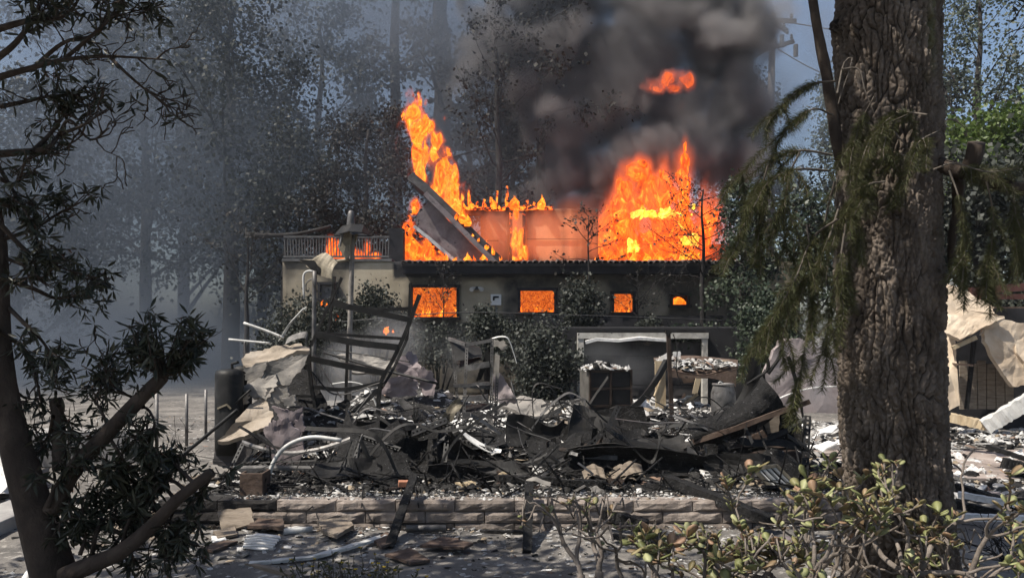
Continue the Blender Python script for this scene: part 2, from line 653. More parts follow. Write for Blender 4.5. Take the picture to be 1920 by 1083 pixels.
MT['peach'] = M('peach_stucco', [(0.50, 0.235, 0.115), (0.60, 0.31, 0.165), (0.68, 0.38, 0.21)], 1.2, 0.92, 0.25, 30, soot_shade=(0.03, 0.02, 0.018))  # peach stucco, with some of the firelight's orange put into its colour
MT['tile'] = M('sooty_roof_tile', [(0.03, 0.026, 0.025), (0.075, 0.058, 0.052), (0.14, 0.10, 0.085)], 5, 0.85, 0.4, rnd=0.3)
MT['fascia'] = M('charred_fascia', [(0.008, 0.008, 0.010), (0.018, 0.018, 0.021), (0.03, 0.03, 0.034)], 3, 0.9, 0.3)
MT['darkroof'] = M('scorched_roofing', [(0.025, 0.024, 0.026), (0.06, 0.056, 0.056), (0.13, 0.12, 0.115)], 2.5, 0.85, 0.4, 20, stretch=(1, 1, 1))
MT['deckwood'] = M('grey_railing_wood', [(0.05, 0.05, 0.052), (0.09, 0.09, 0.09), (0.14, 0.14, 0.14)], 5, 0.85, 0.3)
MT['garage'] = M('garage_door_panel', [(0.014, 0.0135, 0.014), (0.03, 0.028, 0.028), (0.06, 0.054, 0.052)], 2.0, 0.7, 0.2, 30, spots=((0.16, 0.125, 0.11), 0.62, 1.4))
MT['jamb'] = M('smoked_white_jamb', [(0.22, 0.21, 0.19), (0.38, 0.365, 0.33), (0.5, 0.48, 0.44)], 5, 0.8, 0.3, spots=((0.03, 0.03, 0.03), 0.62, 4))
MT['pole'] = M('utility_pole_wood', [(0.06, 0.05, 0.045), (0.11, 0.095, 0.085)], 6, 0.9, 0.3, stretch=(1, 1, .2))
MT['wire'] = M('black_cable', [(0.015, 0.015, 0.016), (0.02, 0.02, 0.021)], 4, 0.6, 0)
MT['bark'] = M('furrowed_bark', [(0.058, 0.045, 0.034), (0.118, 0.095, 0.076), (0.2, 0.168, 0.14)], 9, 0.95, 0.9, 40, stretch=(1, 1, .45), soot_shade=(0.016, 0.012, 0.010), bdist=0.02, spots=((0.10, 0.098, 0.05), 0.60, 1.7))
MT['bark2'] = M('smooth_brown_bark', [(0.02, 0.015, 0.011), (0.045, 0.033, 0.025), (0.08, 0.061, 0.047)], 7, 0.9, 0.6, 40, stretch=(1, 1, .6))
MT['barkfar'] = M('dark_far_bark', [(0.02, 0.018, 0.017), (0.035, 0.032, 0.03), (0.05, 0.046, 0.044)], 2, 0.95, 0.3)
MT['twig'] = M('dry_twig', [(0.05, 0.042, 0.034), (0.10, 0.085, 0.07), (0.16, 0.14, 0.115)], 8, 0.9, 0.3)
MT['blacktwig'] = M('burnt_twig', [(0.010, 0.009, 0.009), (0.02, 0.018, 0.018)], 8, 0.9, 0.2)
MT['jadestem'] = M('jade_stem', [(0.085, 0.07, 0.056), (0.16, 0.135, 0.115), (0.24, 0.21, 0.185)], 9, 0.85, 0.5, 60)
MT['jadeleaf'] = leaf_mat('jade_leaf', [(0.11, 0.12, 0.045), (0.18, 0.19, 0.075), (0.27, 0.29, 0.13), (0.17, 0.15, 0.065), (0.16, 0.115, 0.06), (0.30, 0.185, 0.12), (0.2, 0.21, 0.09), (0.34, 0.345, 0.18)], 0.55, 0.12)
MT['darkleaf'] = leaf_mat('dark_lance_leaf', [(0.012, 0.015, 0.009), (0.025, 0.03, 0.017), (0.04, 0.045, 0.026), (0.02, 0.023, 0.014), (0.05, 0.05, 0.03)], 0.45, 0.12)
MT['needle'] = leaf_mat('cedar_needle', [(0.04, 0.048, 0.018), (0.07, 0.082, 0.028), (0.10, 0.108, 0.04), (0.085, 0.068, 0.03), (0.06, 0.072, 0.025)], 0.6, 0.25)
MT['farleaf'] = leaf_mat('far_dark_leaf', [(0.018, 0.022, 0.018), (0.032, 0.038, 0.030), (0.05, 0.055, 0.042)], 0.6, 0.15)
MT['burntleaf'] = leaf_mat('singed_leaf', [(0.014, 0.014, 0.012), (0.028, 0.026, 0.022), (0.04, 0.036, 0.03)], 0.7, 0.1)
MT['greenleaf'] = leaf_mat('sunlit_green_leaf', [(0.05, 0.085, 0.02), (0.085, 0.13, 0.03), (0.12, 0.165, 0.045)], 0.5, 0.35)
MT['paleleaf'] = leaf_mat('pale_gum_leaf', [(0.05, 0.065, 0.045), (0.08, 0.10, 0.07), (0.11, 0.13, 0.095)], 0.5, 0.3)
MT['ivyleaf'] = leaf_mat('ivy_leaf', [(0.02, 0.032, 0.02), (0.035, 0.05, 0.03), (0.05, 0.066, 0.04)], 0.5, 0.15)
MT['weedleaf'] = leaf_mat('weed_leaf', [(0.05, 0.055, 0.02), (0.085, 0.085, 0.035), (0.07, 0.06, 0.03)], 0.6, 0.2)
MT['yellow'] = leaf_mat('yellow_petal', [(0.55, 0.38, 0.02), (0.65, 0.48, 0.04)], 0.6, 0.3)
MT['flame'] = flame_mat('flame', 1.75, 2.6, [(0.36, (0.16, 0.012, 0.001)), (0.44, (0.5, 0.04, 0.003)), (0.51, (0.8, 0.085, 0.005)), (0.57, (1.0, 0.17, 0.010)), (0.64, (1.0, 0.36, 0.03)), (0.71, (1.0, 0.62, 0.11))])
MT['flamehot'] = flame_mat('hot_flame', 1.55, 3.2, [(0.34, (0.30, 0.022, 0.002)), (0.43, (0.75, 0.085, 0.005)), (0.51, (1.0, 0.18, 0.012)), (0.58, (1.0, 0.32, 0.025)), (0.67, (1.0, 0.55, 0.09))])
MT['flameroom'] = flame_mat('room_flame', 0.66, 5.5, [(0.34, (0.07, 0.012, 0.004)), (0.44, (0.42, 0.055, 0.01)), (0.52, (0.85, 0.15, 0.02)), (0.60, (1.0, 0.25, 0.028)), (0.70, (1.0, 0.58, 0.08))], 1.0)
MT['flamered'] = flame_mat('smoky_flame', 0.9, 2.2, [(0.3, (0.12, 0.02, 0.01)), (0.45, (0.55, 0.07, 0.02)), (0.6, (0.95, 0.17, 0.03)), (0.72, (1.0, 0.35, 0.06))])
MT['ember'] = ember_mat('burning_timber', th=0.47)
MT['emberlow'] = ember_mat('smouldering_timber', th=0.56)
MT['barelight'] = M('lamp_housing', [(0.03, 0.03, 0.03), (0.10, 0.10, 0.10)], 8, 0.5, 0)
MT['box'] = M('white_meter_box', [(0.55, 0.55, 0.54), (0.66, 0.66, 0.64)], 5, 0.6, 0.1)

# leaf and needle templates: x = width, y = length, z = up; quads
DIAMOND_V = np.array([[0, 0, 0], [.5, .45, .06], [0, 1, 0], [-.5, .45, .06]])
DIAMOND_F = np.array([[0, 1, 2, 3]])
LANCE_V = np.array([[0, 0, 0], [.08, .25, .02], [.105, .6, -.02], [0, 1.0, -.12], [-.105, .6, -.02], [-.08, .25, .02], [0, .25, -.025], [0, .6, -.065]])
LANCE_F = np.array([[0, 1, 6, 5], [1, 2, 7, 6], [5, 6, 7, 4], [7, 2, 3, 4]])
NEEDLE_V = np.array([[-.022, 0, 0], [.022, 0, 0], [.01, 1, 0], [-.01, 1, 0], [0, 0, -.02], [0, 0, .02], [0, 1, .008], [0, 1, -.008]])
NEEDLE_F = np.array([[0, 1, 2, 3], [4, 5, 6, 7]])
SHARD_V = np.array([[-.5, -.4, 0], [.45, -.5, 0], [.5, .35, 0], [-.35, .5, 0], [-.42, -.34, .12], [.4, -.42, .16], [.44, .3, .11], [-.3, .43, .15]])
SHARD_F = np.array([[4, 5, 6, 7], [0, 1, 5, 4], [1, 2, 6, 5], [2, 3, 7, 6], [3, 0, 4, 7]])


def rdir(n, up=0.0, spread=1.0):
    d = RNG.normal(size=(n, 3)) * spread
    d[:, 2] += up
    return d / (np.linalg.norm(d, axis=1, keepdims=True) + 1e-9)


def leaf_cloud(name, mat, pts, size, parent, dirs=None, var=0.35, aspect=1.0, tpl=None, kind=None):
    tv, tf = tpl or (DIAMOND_V, DIAMOND_F)
    pts = np.asarray(pts, float)
    n = len(pts)
    if dirs is None:
        dirs = rdir(n, -0.3)
    R = frames(dirs, RNG.uniform(0, 6.28, n))
    s = size * RNG.uniform(1 - var, 1 + var, n)
    V, F = scatter(tv, tf, pts, R, np.stack([s * aspect, s, s], 1))
    o = link(name, np_mesh(name, V, F), mat, parent)
    if kind:
        o['kind'] = kind
    return o


# ------------------------------------------------------------------ setting: ground, platform, paving
def ground_height(x, y):
    """Gentle unevenness, level round the wall and rising a little far behind."""
    return 0.0


def heightfield(name, xs, ys, fn, mat, kind):
    X, Y = np.meshgrid(xs, ys, indexing='ij')
    Z = fn(X, Y)
    V = np.stack([X, Y, Z], -1).reshape(-1, 3)
    nx, ny = len(xs), len(ys)
    I = np.arange(nx * ny).reshape(nx, ny)
    F = np.stack([I[:-1, :-1], I[1:, :-1], I[1:, 1:], I[:-1, 1:]], -1).reshape(-1, 4)
    o = link(name, np_mesh(name, V, F, smooth=True), mat)
    o['kind'] = kind
    return o


def nfield(X, Y, f, o=4, s=0.0):
    p = np.stack([X * f + s, Y * f + 3.1, np.full_like(X, s)], -1)
    return fbm(p, o)


gx = np.concatenate([[-900, -300, -120, -60, -30], np.arange(-16, 16.1, 0.16), [30, 60, 120, 300, 900]])
gy = np.concatenate([[-60, -20, 0], np.arange(2, 26, 0.16), [28, 32, 40, 60, 120, 300, 1200]])


def gfn(X, Y):
    near = np.clip((18 - np.abs(X)) / 6, 0, 1) * np.clip((26 - Y) / 6, 0, 1)
    z = (nfield(X, Y, 0.6) * 0.07 + nfield(X, Y, 3.0) * 0.03) * near
    under = (X > -3.1) & (X < 3.8) & (Y > 6.9) & (Y < 17.8)
    return np.where(under, -0.12, z)


heightfield('ground', gx, gy, gfn, MT['ground'], 'structure')

# ash-covered foundation platform behind the retaining wall
PX0, PX1, PY0, PY1 = -3.0, 3.75, 7.1, 17.5
MOUNDS = [(-2.5, 9.9, 0.9, 0.55, 0.5), (-1.5, 10.3, 0.9, 0.8, 0.28), (-0.6, 9.0, 0.8, 0.5, 0.22), (0.6, 9.0, 1.0, 0.7, 0.16), (2.3, 8.8, 0.9, 0.6, 0.20),
          (-1.9, 14.0, 1.2, 0.9, 0.55), (0.2, 13.5, 0.7, 0.9, 0.28), (1.8, 13.0, 1.2, 0.8, 0.16), (2.8, 14.0, .8, 1.2, .2)]


def bed_height(X, Y):
    X, Y = np.asarray(X, float), np.asarray(Y, float)
    z = 0.20 + nfield(X, Y, 1.1, 4) * 0.14 + nfield(X, Y, 5.0, 3) * 0.05
    for mx, my, rx, ry, h in MOUNDS:
        z = z + h * np.exp(-((X - mx) / rx) ** 2 - ((Y - my) / ry) ** 2)
    edge = np.clip((Y - PY0) / 0.5, 0, 1)
    return np.maximum(0.205, z) * edge + 0.215 * (1 - edge)


heightfield('ash_covered_ground', np.arange(PX0, PX1 + .01, 0.06), np.arange(PY0, PY1, 0.07), bed_height, MT['bed'], 'structure')
m = MB()
m.box(((PX0 + PX1) / 2, (7.14 + PY1) / 2, 0.03), (PX1 - PX0 - .02, PY1 - 7.14, 0.32))
m.build('foundation_slab', MT['concrete'])['kind'] = 'structure'

# paved strip at the far right and the path in front of the ruin
m = MB()
xs = np.linspace(3.9, 9.0, 14)
for i in range(13):
    for j in range(6):
        m.box(((xs[i] + xs[i + 1]) / 2 + (j % 2) * .12, 9.1 + j * 0.36, 0.03 + random.uniform(-.004, .004)), (0.375, 0.345, 0.06))
m.build('pavement', MT['paving'], bevel=0.006)['kind'] = 'structure'

# ------------------------------------------------------------------ retaining wall of split-face blocks
wall = thing('retaining_wall', 'low retaining wall of pinkish split-face blocks in front of the burnt platform', 'wall', (0.4, 7.0, 0))
BL, BH = 0.52, 0.10
for c in range(3):
    z0 = 0.22 - BH * (c + 1)
    x = -3.1 - (c % 2) * BL / 2
    while x < 3.7:
        x0, x1 = max(x, -3.1), min(x + BL, 3.75)
        x += BL
        if x1 - x0 < 0.05:
            continue
        nu, nv = 9, 5
        V, F = [], []
        for i in range(nu):
            for j in range(nv):
                u, v = i / (nu - 1), j / (nv - 1)
                e = 0 if i in (0, nu - 1) or j in (0, nv - 1) else 1
                px_, pz_ = x0 + .004 + (x1 - x0 - .008) * u, z0 + .003 + (BH - .006) * v
                V.append((px_, 7.0 - c * .003 - e * (0.006 + 0.030 * max(0, nz(px_ * 9, pz_ * 22, c) + .35)), pz_))
        for i in range(nu - 1):
            for j in range(nv - 1):
                F.append((i * nv + j, (i + 1) * nv + j, (i + 1) * nv + j + 1, i * nv + j + 1))
        b = len(V)
        V += [(x0 + .004, 7.16, z0 + .003), (x1 - .004, 7.16, z0 + .003), (x1 - .004, 7.16, z0 + BH - .003), (x0 + .004, 7.16, z0 + BH - .003)]
        F.append(tuple([i * nv + nv - 1 for i in range(nu)] + [b + 2, b + 3]))
        F.append(tuple([i * nv for i in range(nu - 1, -1, -1)] + [b, b + 1]))
        F.append((b, *[j for j in range(nv)], b + 3))
        F.append((b + 2, *[(nu - 1) * nv + j for j in range(nv - 1, -1, -1)], b + 1))
        F.append((b + 1, b, b + 3, b + 2))
        me = bpy.data.meshes.new('block')
        me.from_pydata(V, [], F)
        so_ = 0.95 if x1 < -1.9 else random.choice([0, 0, 0.05, 0.12, 0.3]) + (0.25 if c == 2 else 0)
        a = me.attributes.new('soot_shade', 'FLOAT', 'POINT')
        a.data.foreach_set('value', [so_ + .25 * max(0, nz(p[0] * 2, p[2] * 4, 5) * 2) for p in V])
        link('block', me, MT['block'], wall)

# ------------------------------------------------------------------ rubble (stuff): broken bits in white, grey, tan and black
PAL = np.array([[.62, .61, .59], [.5, .49, .47], [.36, .345, .325], [.22, .21, .20], [.10, .095, .09], [.035, .034, .033], [.018, .018, .018], [.34, .275, .20], [.25, .17, .13]])
PW = np.array([.26, .12, .07, .07, .10, .15, .15, .05, .03])


CHUNK_V = np.array([[-.5, -.35, -.1], [.35, -.5, -.1], [.5, .25, -.1], [-.25, .5, -.1], [-.22, -.2, .34], [.3, -.12, .22], [.16, .26, .42], [-.3, .2, .2]])


def rubble(name, X, Y, Z, smin, smax, weights=PW, tilt=0.35, flat=1.0):
    n = len(X)
    up = np.stack([RNG.normal(0, tilt, n), RNG.normal(0, tilt, n), np.ones(n)], 1)
    d = np.cross(up, rdir(n))
    R = frames(d)
    s = smin * (smax / smin) ** (RNG.random(n) ** 2.2)
    S = np.stack([s * RNG.uniform(.35, 1.1, n), s * RNG.uniform(.6, 1.5, n), s * RNG.uniform(.3, 1.1, n) * flat], 1)
    h_ = n // 2
    pos_ = np.stack([X, Y, Z], 1)
    V1, F1 = scatter(SHARD_V, SHARD_F, pos_[:h_], R[:h_], S[:h_])
    S2 = S[h_:] * .8
    S2[:, 2] *= RNG.uniform(.6, 1.6, n - h_)
    V2, F2 = scatter(CHUNK_V, SHARD_F, pos_[h_:], R[h_:], S2)
    V, F = np.vstack([V1, V2]), np.vstack([F1, F2 + len(V1)])
    w = weights / weights.sum()
    c = PAL[RNG.choice(len(PAL), n, p=w)] * RNG.uniform(.75, 1.15, (n, 1))
    o = link(name, np_mesh(name, V, F, col=np.repeat(c, len(SHARD_V), 0)), MT['rubble'])
    o['kind'] = 'stuff'
    return o


n = 10500
X = RNG.uniform(PX0 + .05, PX1 - .05, n)
Y = 9.0 + (PY1 - 9.3) * RNG.random(n) ** 1.2
rubble('ash_rubble', X, Y, bed_height(X, Y), 0.02, 0.22)
n = 6500                                          # darker, finer wreckage nearer the wall
X = RNG.uniform(PX0 + .05, PX1 - .05, n)
Y = RNG.uniform(7.35, 9.3, n)
rubble('charred_rubble', X, Y, bed_height(X, Y), 0.018, 0.20, np.array([.06, .05, .05, .08, .16, .28, .24, .05, .03]), .5)
n = 2600                                          # coarse pale grit along the top of the wall
X = RNG.uniform(PX0 + .5, PX1 - .05, n)
Y = RNG.uniform(7.03, 7.5, n)
rubble('ash_grit', X, Y, bed_height(X, np.maximum(Y, 7.12)) + .004, 0.012, 0.05, np.array([.3, .2, .14, .1, .08, .05, .04, .06, .03]))
n = 3800                                          # at the foot of the wall and over the path
X = RNG.uniform(-3.6, 3.4, n)
Y = 6.93 - 1.5 * RNG.random(n) ** 2.0
rubble('path_debris', X, Y, gfn(X, Y) + .003, 0.010, 0.075, np.array([.22, .18, .14, .1, .1, .08, .06, .08, .04]), 0.2, .6)
n = 9000                                          # the ash field at the right
X = RNG.uniform(3.6, 8.6, n)
Y = 8.0 + 5.5 * RNG.random(n)
keep = ~((Y > 9.0) & (Y < 11.1) & (RNG.random(n) < .86))
X, Y = X[keep], Y[keep]
Zr = gfn(X, Y) + np.where(Y > 11.0, 0.10 + nfield(X, Y, 1.2) * .25, 0.05)
rubble('ash_field', X, Y, np.maximum(Zr, .0), 0.02, 0.22, np.array([.28, .2, .14, .1, .1, .06, .04, .06, .04]))
n = 3000                                          # thin litter on the lawn at the left
X = RNG.uniform(-9, -2.9, n)
Y = RNG.uniform(6.5, 16, n)
rubble('lawn_litter', X, Y, gfn(X, Y) + .003, 0.02, 0.10, np.array([.15, .15, .15, .15, .15, .1, .1, .1, .05]), .2, .5)

# ------------------------------------------------------------------ the burning house
HY = 21.0
house = thing('burning_house', 'two-storey stucco house on fire with its roof fallen in and flames in the windows', 'house', P(960, 620, HY + 2) - Vector((0, 0, 1.7)))


def hx(px, Y=HY): return (px - 960) / FPX * Y
def hz(py, Y=HY): return CAMZ - (py - HORIZ) / FPX * Y


def wall_grid(name, Y, x0, x1, z0, z1, holes, sootfn, mat, parent, step=0.11, thick=0.2):
    xs = sorted(set([round(v, 4) for v in np.arange(x0, x1, step)] + [x1] + [h[k] for h in holes for k in (0, 1)]))
    zs = sorted(set([round(v, 4) for v in np.arange(z0, z1, step)] + [z1] + [h[k] for h in holes for k in (2, 3)]))
    nx, nz_ = len(xs), len(zs)
    V = np.array([(x, Y, z) for x in xs for z in zs])
    F = []
    for i in range(nx - 1):
        for j in range(nz_ - 1):
            cx, cz = (xs[i] + xs[i + 1]) / 2, (zs[j] + zs[j + 1]) / 2
            if any(h[0] < cx < h[1] and h[2] < cz < h[3] for h in holes):
                continue
            F.append((i * nz_ + j, (i + 1) * nz_ + j, (i + 1) * nz_ + j + 1, i * nz_ + j + 1))
    so_ = sootfn(V[:, 0] / Y * FPX + 960, HORIZ - (V[:, 2] - CAMZ) / Y * FPX)
    me = np_mesh(name, V, np.array(F), attr=so_)
    o = link(name, me, mat, parent)
    s = o.modifiers.new('thickness', 'SOLIDIFY')
    s.thickness = thick
    s.offset = -1
    return o


def ell(px, py, cx, cy_, rx, ry):
    return np.sqrt(((px - cx) / rx) ** 2 + ((py - cy_) / ry) ** 2)


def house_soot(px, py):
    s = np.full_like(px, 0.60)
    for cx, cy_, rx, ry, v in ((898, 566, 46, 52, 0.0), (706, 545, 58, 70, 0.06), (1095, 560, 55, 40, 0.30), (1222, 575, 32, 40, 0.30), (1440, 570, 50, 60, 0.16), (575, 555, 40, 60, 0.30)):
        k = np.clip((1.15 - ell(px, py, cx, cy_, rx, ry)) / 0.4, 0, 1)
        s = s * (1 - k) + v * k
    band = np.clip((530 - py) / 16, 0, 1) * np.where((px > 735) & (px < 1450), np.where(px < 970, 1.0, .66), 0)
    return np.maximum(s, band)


WIN = [(770, 860, 535, 597), (972, 1043, 541, 588), (1147, 1190, 547, 588), (1257, 1291, 551, 574), (598, 630, 530, 562)]
holes = [(hx(a), hx(b), hz(d), hz(c)) for a, b, c, d in WIN]
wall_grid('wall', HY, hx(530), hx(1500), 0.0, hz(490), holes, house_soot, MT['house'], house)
m = MB()                                           # side and back walls and the inner floor close the rooms
m.box((hx(1500) - .1, HY + 3, 1.75), (0.2, 5.5, 3.5))
m.box((hx(530) + .1, HY + 3, 1.75), (0.2, 5.5, 3.5))
m.box((0.7, HY + 5.8, 2.3), (hx(1500) - hx(530), 0.2, 4.6))
m.box((0.7, HY + 3.2, 3.54), (hx(1500) - hx(530) - .5, 5.0, 0.12))
m.build('back_wall', MT['fascia'], house)
for (x0, x1, z0, z1) in holes:
    fr = MB()
    w = 0.075
    fr.box(((x0 + x1) / 2, HY - .02, z1 - w / 2 + .02), (x1 - x0 + .08, 0.16, w))
    fr.box(((x0 + x1) / 2, HY - .03, z0 + w / 2 - .03), (x1 - x0 + .12, 0.2, w))
    fr.box((x0 + w / 2 - .02, HY - .021, (z0 + z1) / 2), (w, 0.15, z1 - z0 - 2 * w + .05))
    fr.box((x1 - w / 2 + .02, HY - .021, (z0 + z1) / 2), (w, 0.15, z1 - z0 - 2 * w + .05))
    wf = fr.build('window_frame', MT['fascia'], house)
# one window at the far left still holds a smoked pane
x0, x1, z0, z1 = holes[4]
MB().box(((x0 + x1) / 2, HY + .02, (z0 + z1) / 2), (x1 - x0 - .1, 0.012, z1 - z0 - .1)).build('pane', MT['greymetal'], wf)
# eave: fascia, soffit and a row of barrel tiles
ex0, ex1 = hx(752, 20.5), hx(1462, 20.5)
m = MB()
m.box(((ex0 + ex1) / 2, 20.62, 3.30), (ex1 - ex0, 0.10, 0.26))
m.box(((ex0 + ex1) / 2, 20.85, 3.20), (ex1 - ex0 - .1, 0.35, 0.05))
m.build('fascia', MT['fascia'], house)
m = MB()
m.raw([(ex0, 20.5, 3.425), (ex1, 20.5, 3.425), (ex1, 22.6, 3.62), (ex0, 22.6, 3.62), (ex0, 20.5, 3.36), (ex1, 20.5, 3.36), (ex1, 22.6, 3.55), (ex0, 22.6, 3.55)],
      [(0, 1, 2, 3), (4, 7, 6, 5), (0, 4, 5, 1), (1, 5, 6, 2), (2, 6, 7, 3), (3, 7, 4, 0)])
roof = m.build('roof', MT['darkroof'], house)
V, F = [], []
for j, y in enumerate((0, .35, .7, 1.05)):
    for k in range(9):
        a = math.pi * k / 8
        V.append((math.cos(a) * 0.072, y, math.sin(a) * 0.068 + y * 0.093))
    for k in range(9):
        a = math.pi * k / 8
        V.append((math.cos(a) * 0.056, y, math.sin(a) * 0.052 + y * 0.093))
for j in range(3):
    for k in range(8):
        a = j * 18 + k
        F.append((a, a + 1, a + 19, a + 18))
        F.append((a + 9, a + 27, a + 28, a + 10))
F += [(k, k + 9, k + 10, k + 1) for k in range(8)]
tme = bpy.data.meshes.new('roof_tile')
tme.from_pydata(V, [], F)
tme.polygons.foreach_set('use_smooth', [True] * len(tme.polygons))
tproto = None
for i in range(66):
    x = ex0 + (i + .5) * (ex1 - ex0) / 66
    if tproto is None:
        o = tproto = link('roof_tile', tme, MT['tile'], roof)
    else:
        o = tproto.copy()
        COL.objects.link(o)
    o.location = (x, 20.42 + random.uniform(-.03, .03), 3.428 + random.uniform(-.008, .012))
    o.rotation_euler = (random.uniform(-.02, .02), random.uniform(-.06, .06), random.uniform(-.03, .03))
# spotlight pair and meter box on the clean patch of wall
lf = MB()
c = P(894, 540, HY - .06)
lf.box(c, (0.10, 0.05, 0.09))
lfo = lf.build('wall_light', MT['barelight'], house)
for s in (-1, 1):
    q = c + Vector((s * .10, -.07, -.01))
    MB().tube([q + Vector((-s * .06, .05, .03)), q, q + Vector((s * .035, -.07, -.035))], [.015, .045, .06], 10).build('lamp_head', MT['white'], lfo)
c = P(930, 562, HY - .06)
mb = MB().box(c, (0.28, 0.11, 0.29)).build('meter_box', MT['box'], house, bevel=0.015)
d = MB()
d.box(c + Vector((0.0, -.062, .075)), (0.15, 0.02, 0.045))
d.box(c + Vector((-.06, -.063, .02)), (0.045, 0.022, 0.08))
d.build('dial', MT['fascia'], mb)
MB().tube([c + Vector((0, 0.02, -.14)), c + Vector((0, .02, -.8))], .025, 8).build('conduit', MT['greymetal'], house)

# upper storey
UY = 23.0


def upper_soot(px, py):
    s = 0.05 + np.clip((px - 1040) / 80, 0, 1) * .75 + np.clip((py - 462) / 40, 0, 1) * .3 + np.clip((412 - py) / 26, 0, 1) * .62 + .22 * np.sin(px * .21) * np.sin(px * .083 + 1)
    return s + np.clip((1.5 - ell(px, py, 884, 428, 24, 30)) / .8, 0, 1) * .25


def ux(px): return hx(px, UY)
def uz(py): return hz(py, UY)


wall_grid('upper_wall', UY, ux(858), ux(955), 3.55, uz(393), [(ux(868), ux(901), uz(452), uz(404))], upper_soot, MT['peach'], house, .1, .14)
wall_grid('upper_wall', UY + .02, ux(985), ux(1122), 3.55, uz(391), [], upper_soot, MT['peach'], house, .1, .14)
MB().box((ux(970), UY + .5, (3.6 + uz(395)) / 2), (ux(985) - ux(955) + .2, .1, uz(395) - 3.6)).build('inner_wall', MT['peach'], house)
MB().box((ux(908), UY - .01, uz(451)), (ux(955) - ux(902), .03, .02)).build('joint_strip', MT['brownwood'], house)
MB().box((ux(1053), UY - .01, uz(448)), (ux(1120) - ux(990), .03, .02)).build('joint_strip', MT['brownwood'], house)
for px in (957.5, 982):
    MB().bar([(ux(px), UY - .06, 3.6), (ux(px), UY - .06, 4.3), (ux(px) + .01, UY - .06, uz(396))], .085, .09, (0, 1, 0), .008).build('burning_stud', MT['emberlow'], house)
MB().bar([(ux(x), UY - .02, uz(391 + random.uniform(-1.5, 1.5))) for x in range(856, 1046, 12)], .11, .10, (0, 0, 1), .02).build('burning_top_plate', MT['ember'], house)
for px, top in ((866, 372), (881, 360), (893, 378), (906, 374), (921, 370), (932, 358), (951, 349), (968, 378), (987, 376), (1000, 380), (1018, 383), (1030, 384)):
    MB().bar([(ux(px), UY - .02, uz(393)), (ux(px + random.uniform(-1.5, 1.5)), UY - .02, uz((393 + top) / 2)), (ux(px + random.uniform(-2, 3)), UY - .02, uz(top))], .06, .05, (0, 1, 0), .014).build('rafter_stub', MT['ember'], house)
# the fallen gable: sloping roof, the plaster under it and a bent gutter
GY = 22.2
MB().bar([P(776, 340, GY + .6), P(800, 358, GY + .6), P(860, 417, GY + .6), P(938, 494, GY + .6)], 1.7, .22, (0, 0, 1), .02).build('fallen_roof', MT['darkroof'], house)
MB().bar([P(797, 362, GY - .28), P(860, 424, GY - .28), P(930, 494, GY - .28)], .05, .14, (0, 0, 1), .008).build('gutter', MT['slabpink'], house)
plate([P(786, 392, GY + .1), P(806, 377, GY + .1), P(922, 494, GY + .1), P(850, 494, GY + .1), P(800, 445, GY + .1), P(778, 418, GY + .1)], .1, .03, 5, .01).build('gable_plaster', MT['slabpink'], house)
MB().bar([P(776, 424, GY - .1), P(805, 447, GY - .1), P(850, 486, GY - .1)], .10, .09, (0, 0, 1)).build('bent_gutter', MT['whitemetal'], house)
MB().bar([P(779, 436, GY + .3), P(846, 489, GY + .3)], .08, .07, (0, 0, 1)).build('rafter', MT['ember'], house)
MB().box(P(744, 462, 21.9), (.40, .4, .95)).build('corner_post', MT['fascia'], house)
# balcony rail at the left
m = MB()
m.box(((hx(530) + hx(735)) / 2, 21.3, 3.555), (hx(735) - hx(530), 0.7, .07))
m.build('deck', MT['deckwood'], house)
m = MB()
for py in (444, 481):
    m.box(((hx(532) + hx(730)) / 2, 21.0, hz(py)), (hx(730) - hx(532), .05, .05))
rail = m.build('railing', MT['deckwood'], house)
bproto = None
for px in np.arange(534, 730, 5.4):
    if bproto is None:
        o = bproto = link('baluster', MB().box((0, 0, 0), (.028, .03, .50)).mesh('baluster'), MT['deckwood'], rail)
    else:
        o = bproto.copy()
        COL.objects.link(o)
    o.location = (hx(px), 21.0, hz(463))
    o.rotation_euler = (0, random.uniform(-.06, .06), 0)

# garage doorway under the house
GAY = 18.2
gar = thing('garage', 'burnt-out garage front with a half-raised panelled door under the house', 'garage', (P(1205, 620, GAY).x, GAY, 0))
gx_ = lambda px: hx(px, GAY)
gz_ = lambda py: hz(py, GAY)
wall_grid('wall', GAY, gx_(1010), gx_(1440), -.05, gz_(612), [(gx_(1086), gx_(1322), -.05, gz_(628))], lambda a, b: np.full_like(a, .95), MT['house'], gar, .15, .2)
MB().box((gx_(1225), GAY + 1.5, gz_(618)), (gx_(1438) - gx_(1012), 2.4, .12)).build('ceiling', MT['fascia'], gar)
MB().box((gx_(1225), GAY + 2.6, 1.0), (gx_(1450) - gx_(1010), .1, 2.2)).build('back_wall', MT['fascia'], gar)
m = MB()
m.box((gx_(1088), GAY - .04, (gz_(634) + 0) / 2), (.15, .14, gz_(634)))
m.box((gx_(1320), GAY - .04, (gz_(634) + 0) / 2), (.13, .14, gz_(634)))
m.build('jamb', MT['jamb'], gar, bevel=.01)
MB().box((gx_(1204), GAY - .05, gz_(629)), (gx_(1326) - gx_(1082), .16, .13)).build('lintel', MT['jamb'], gar)
MB().bar([P(1098, 641, GAY - .15), P(1120, 636, GAY - .15), P(1160, 638, GAY - .15), P(1200, 634, GAY - .15), P(1252, 638, GAY - .15)], .03, .07, (0, 0, 1), .012).build('peeling_strip', MT['white'], gar)
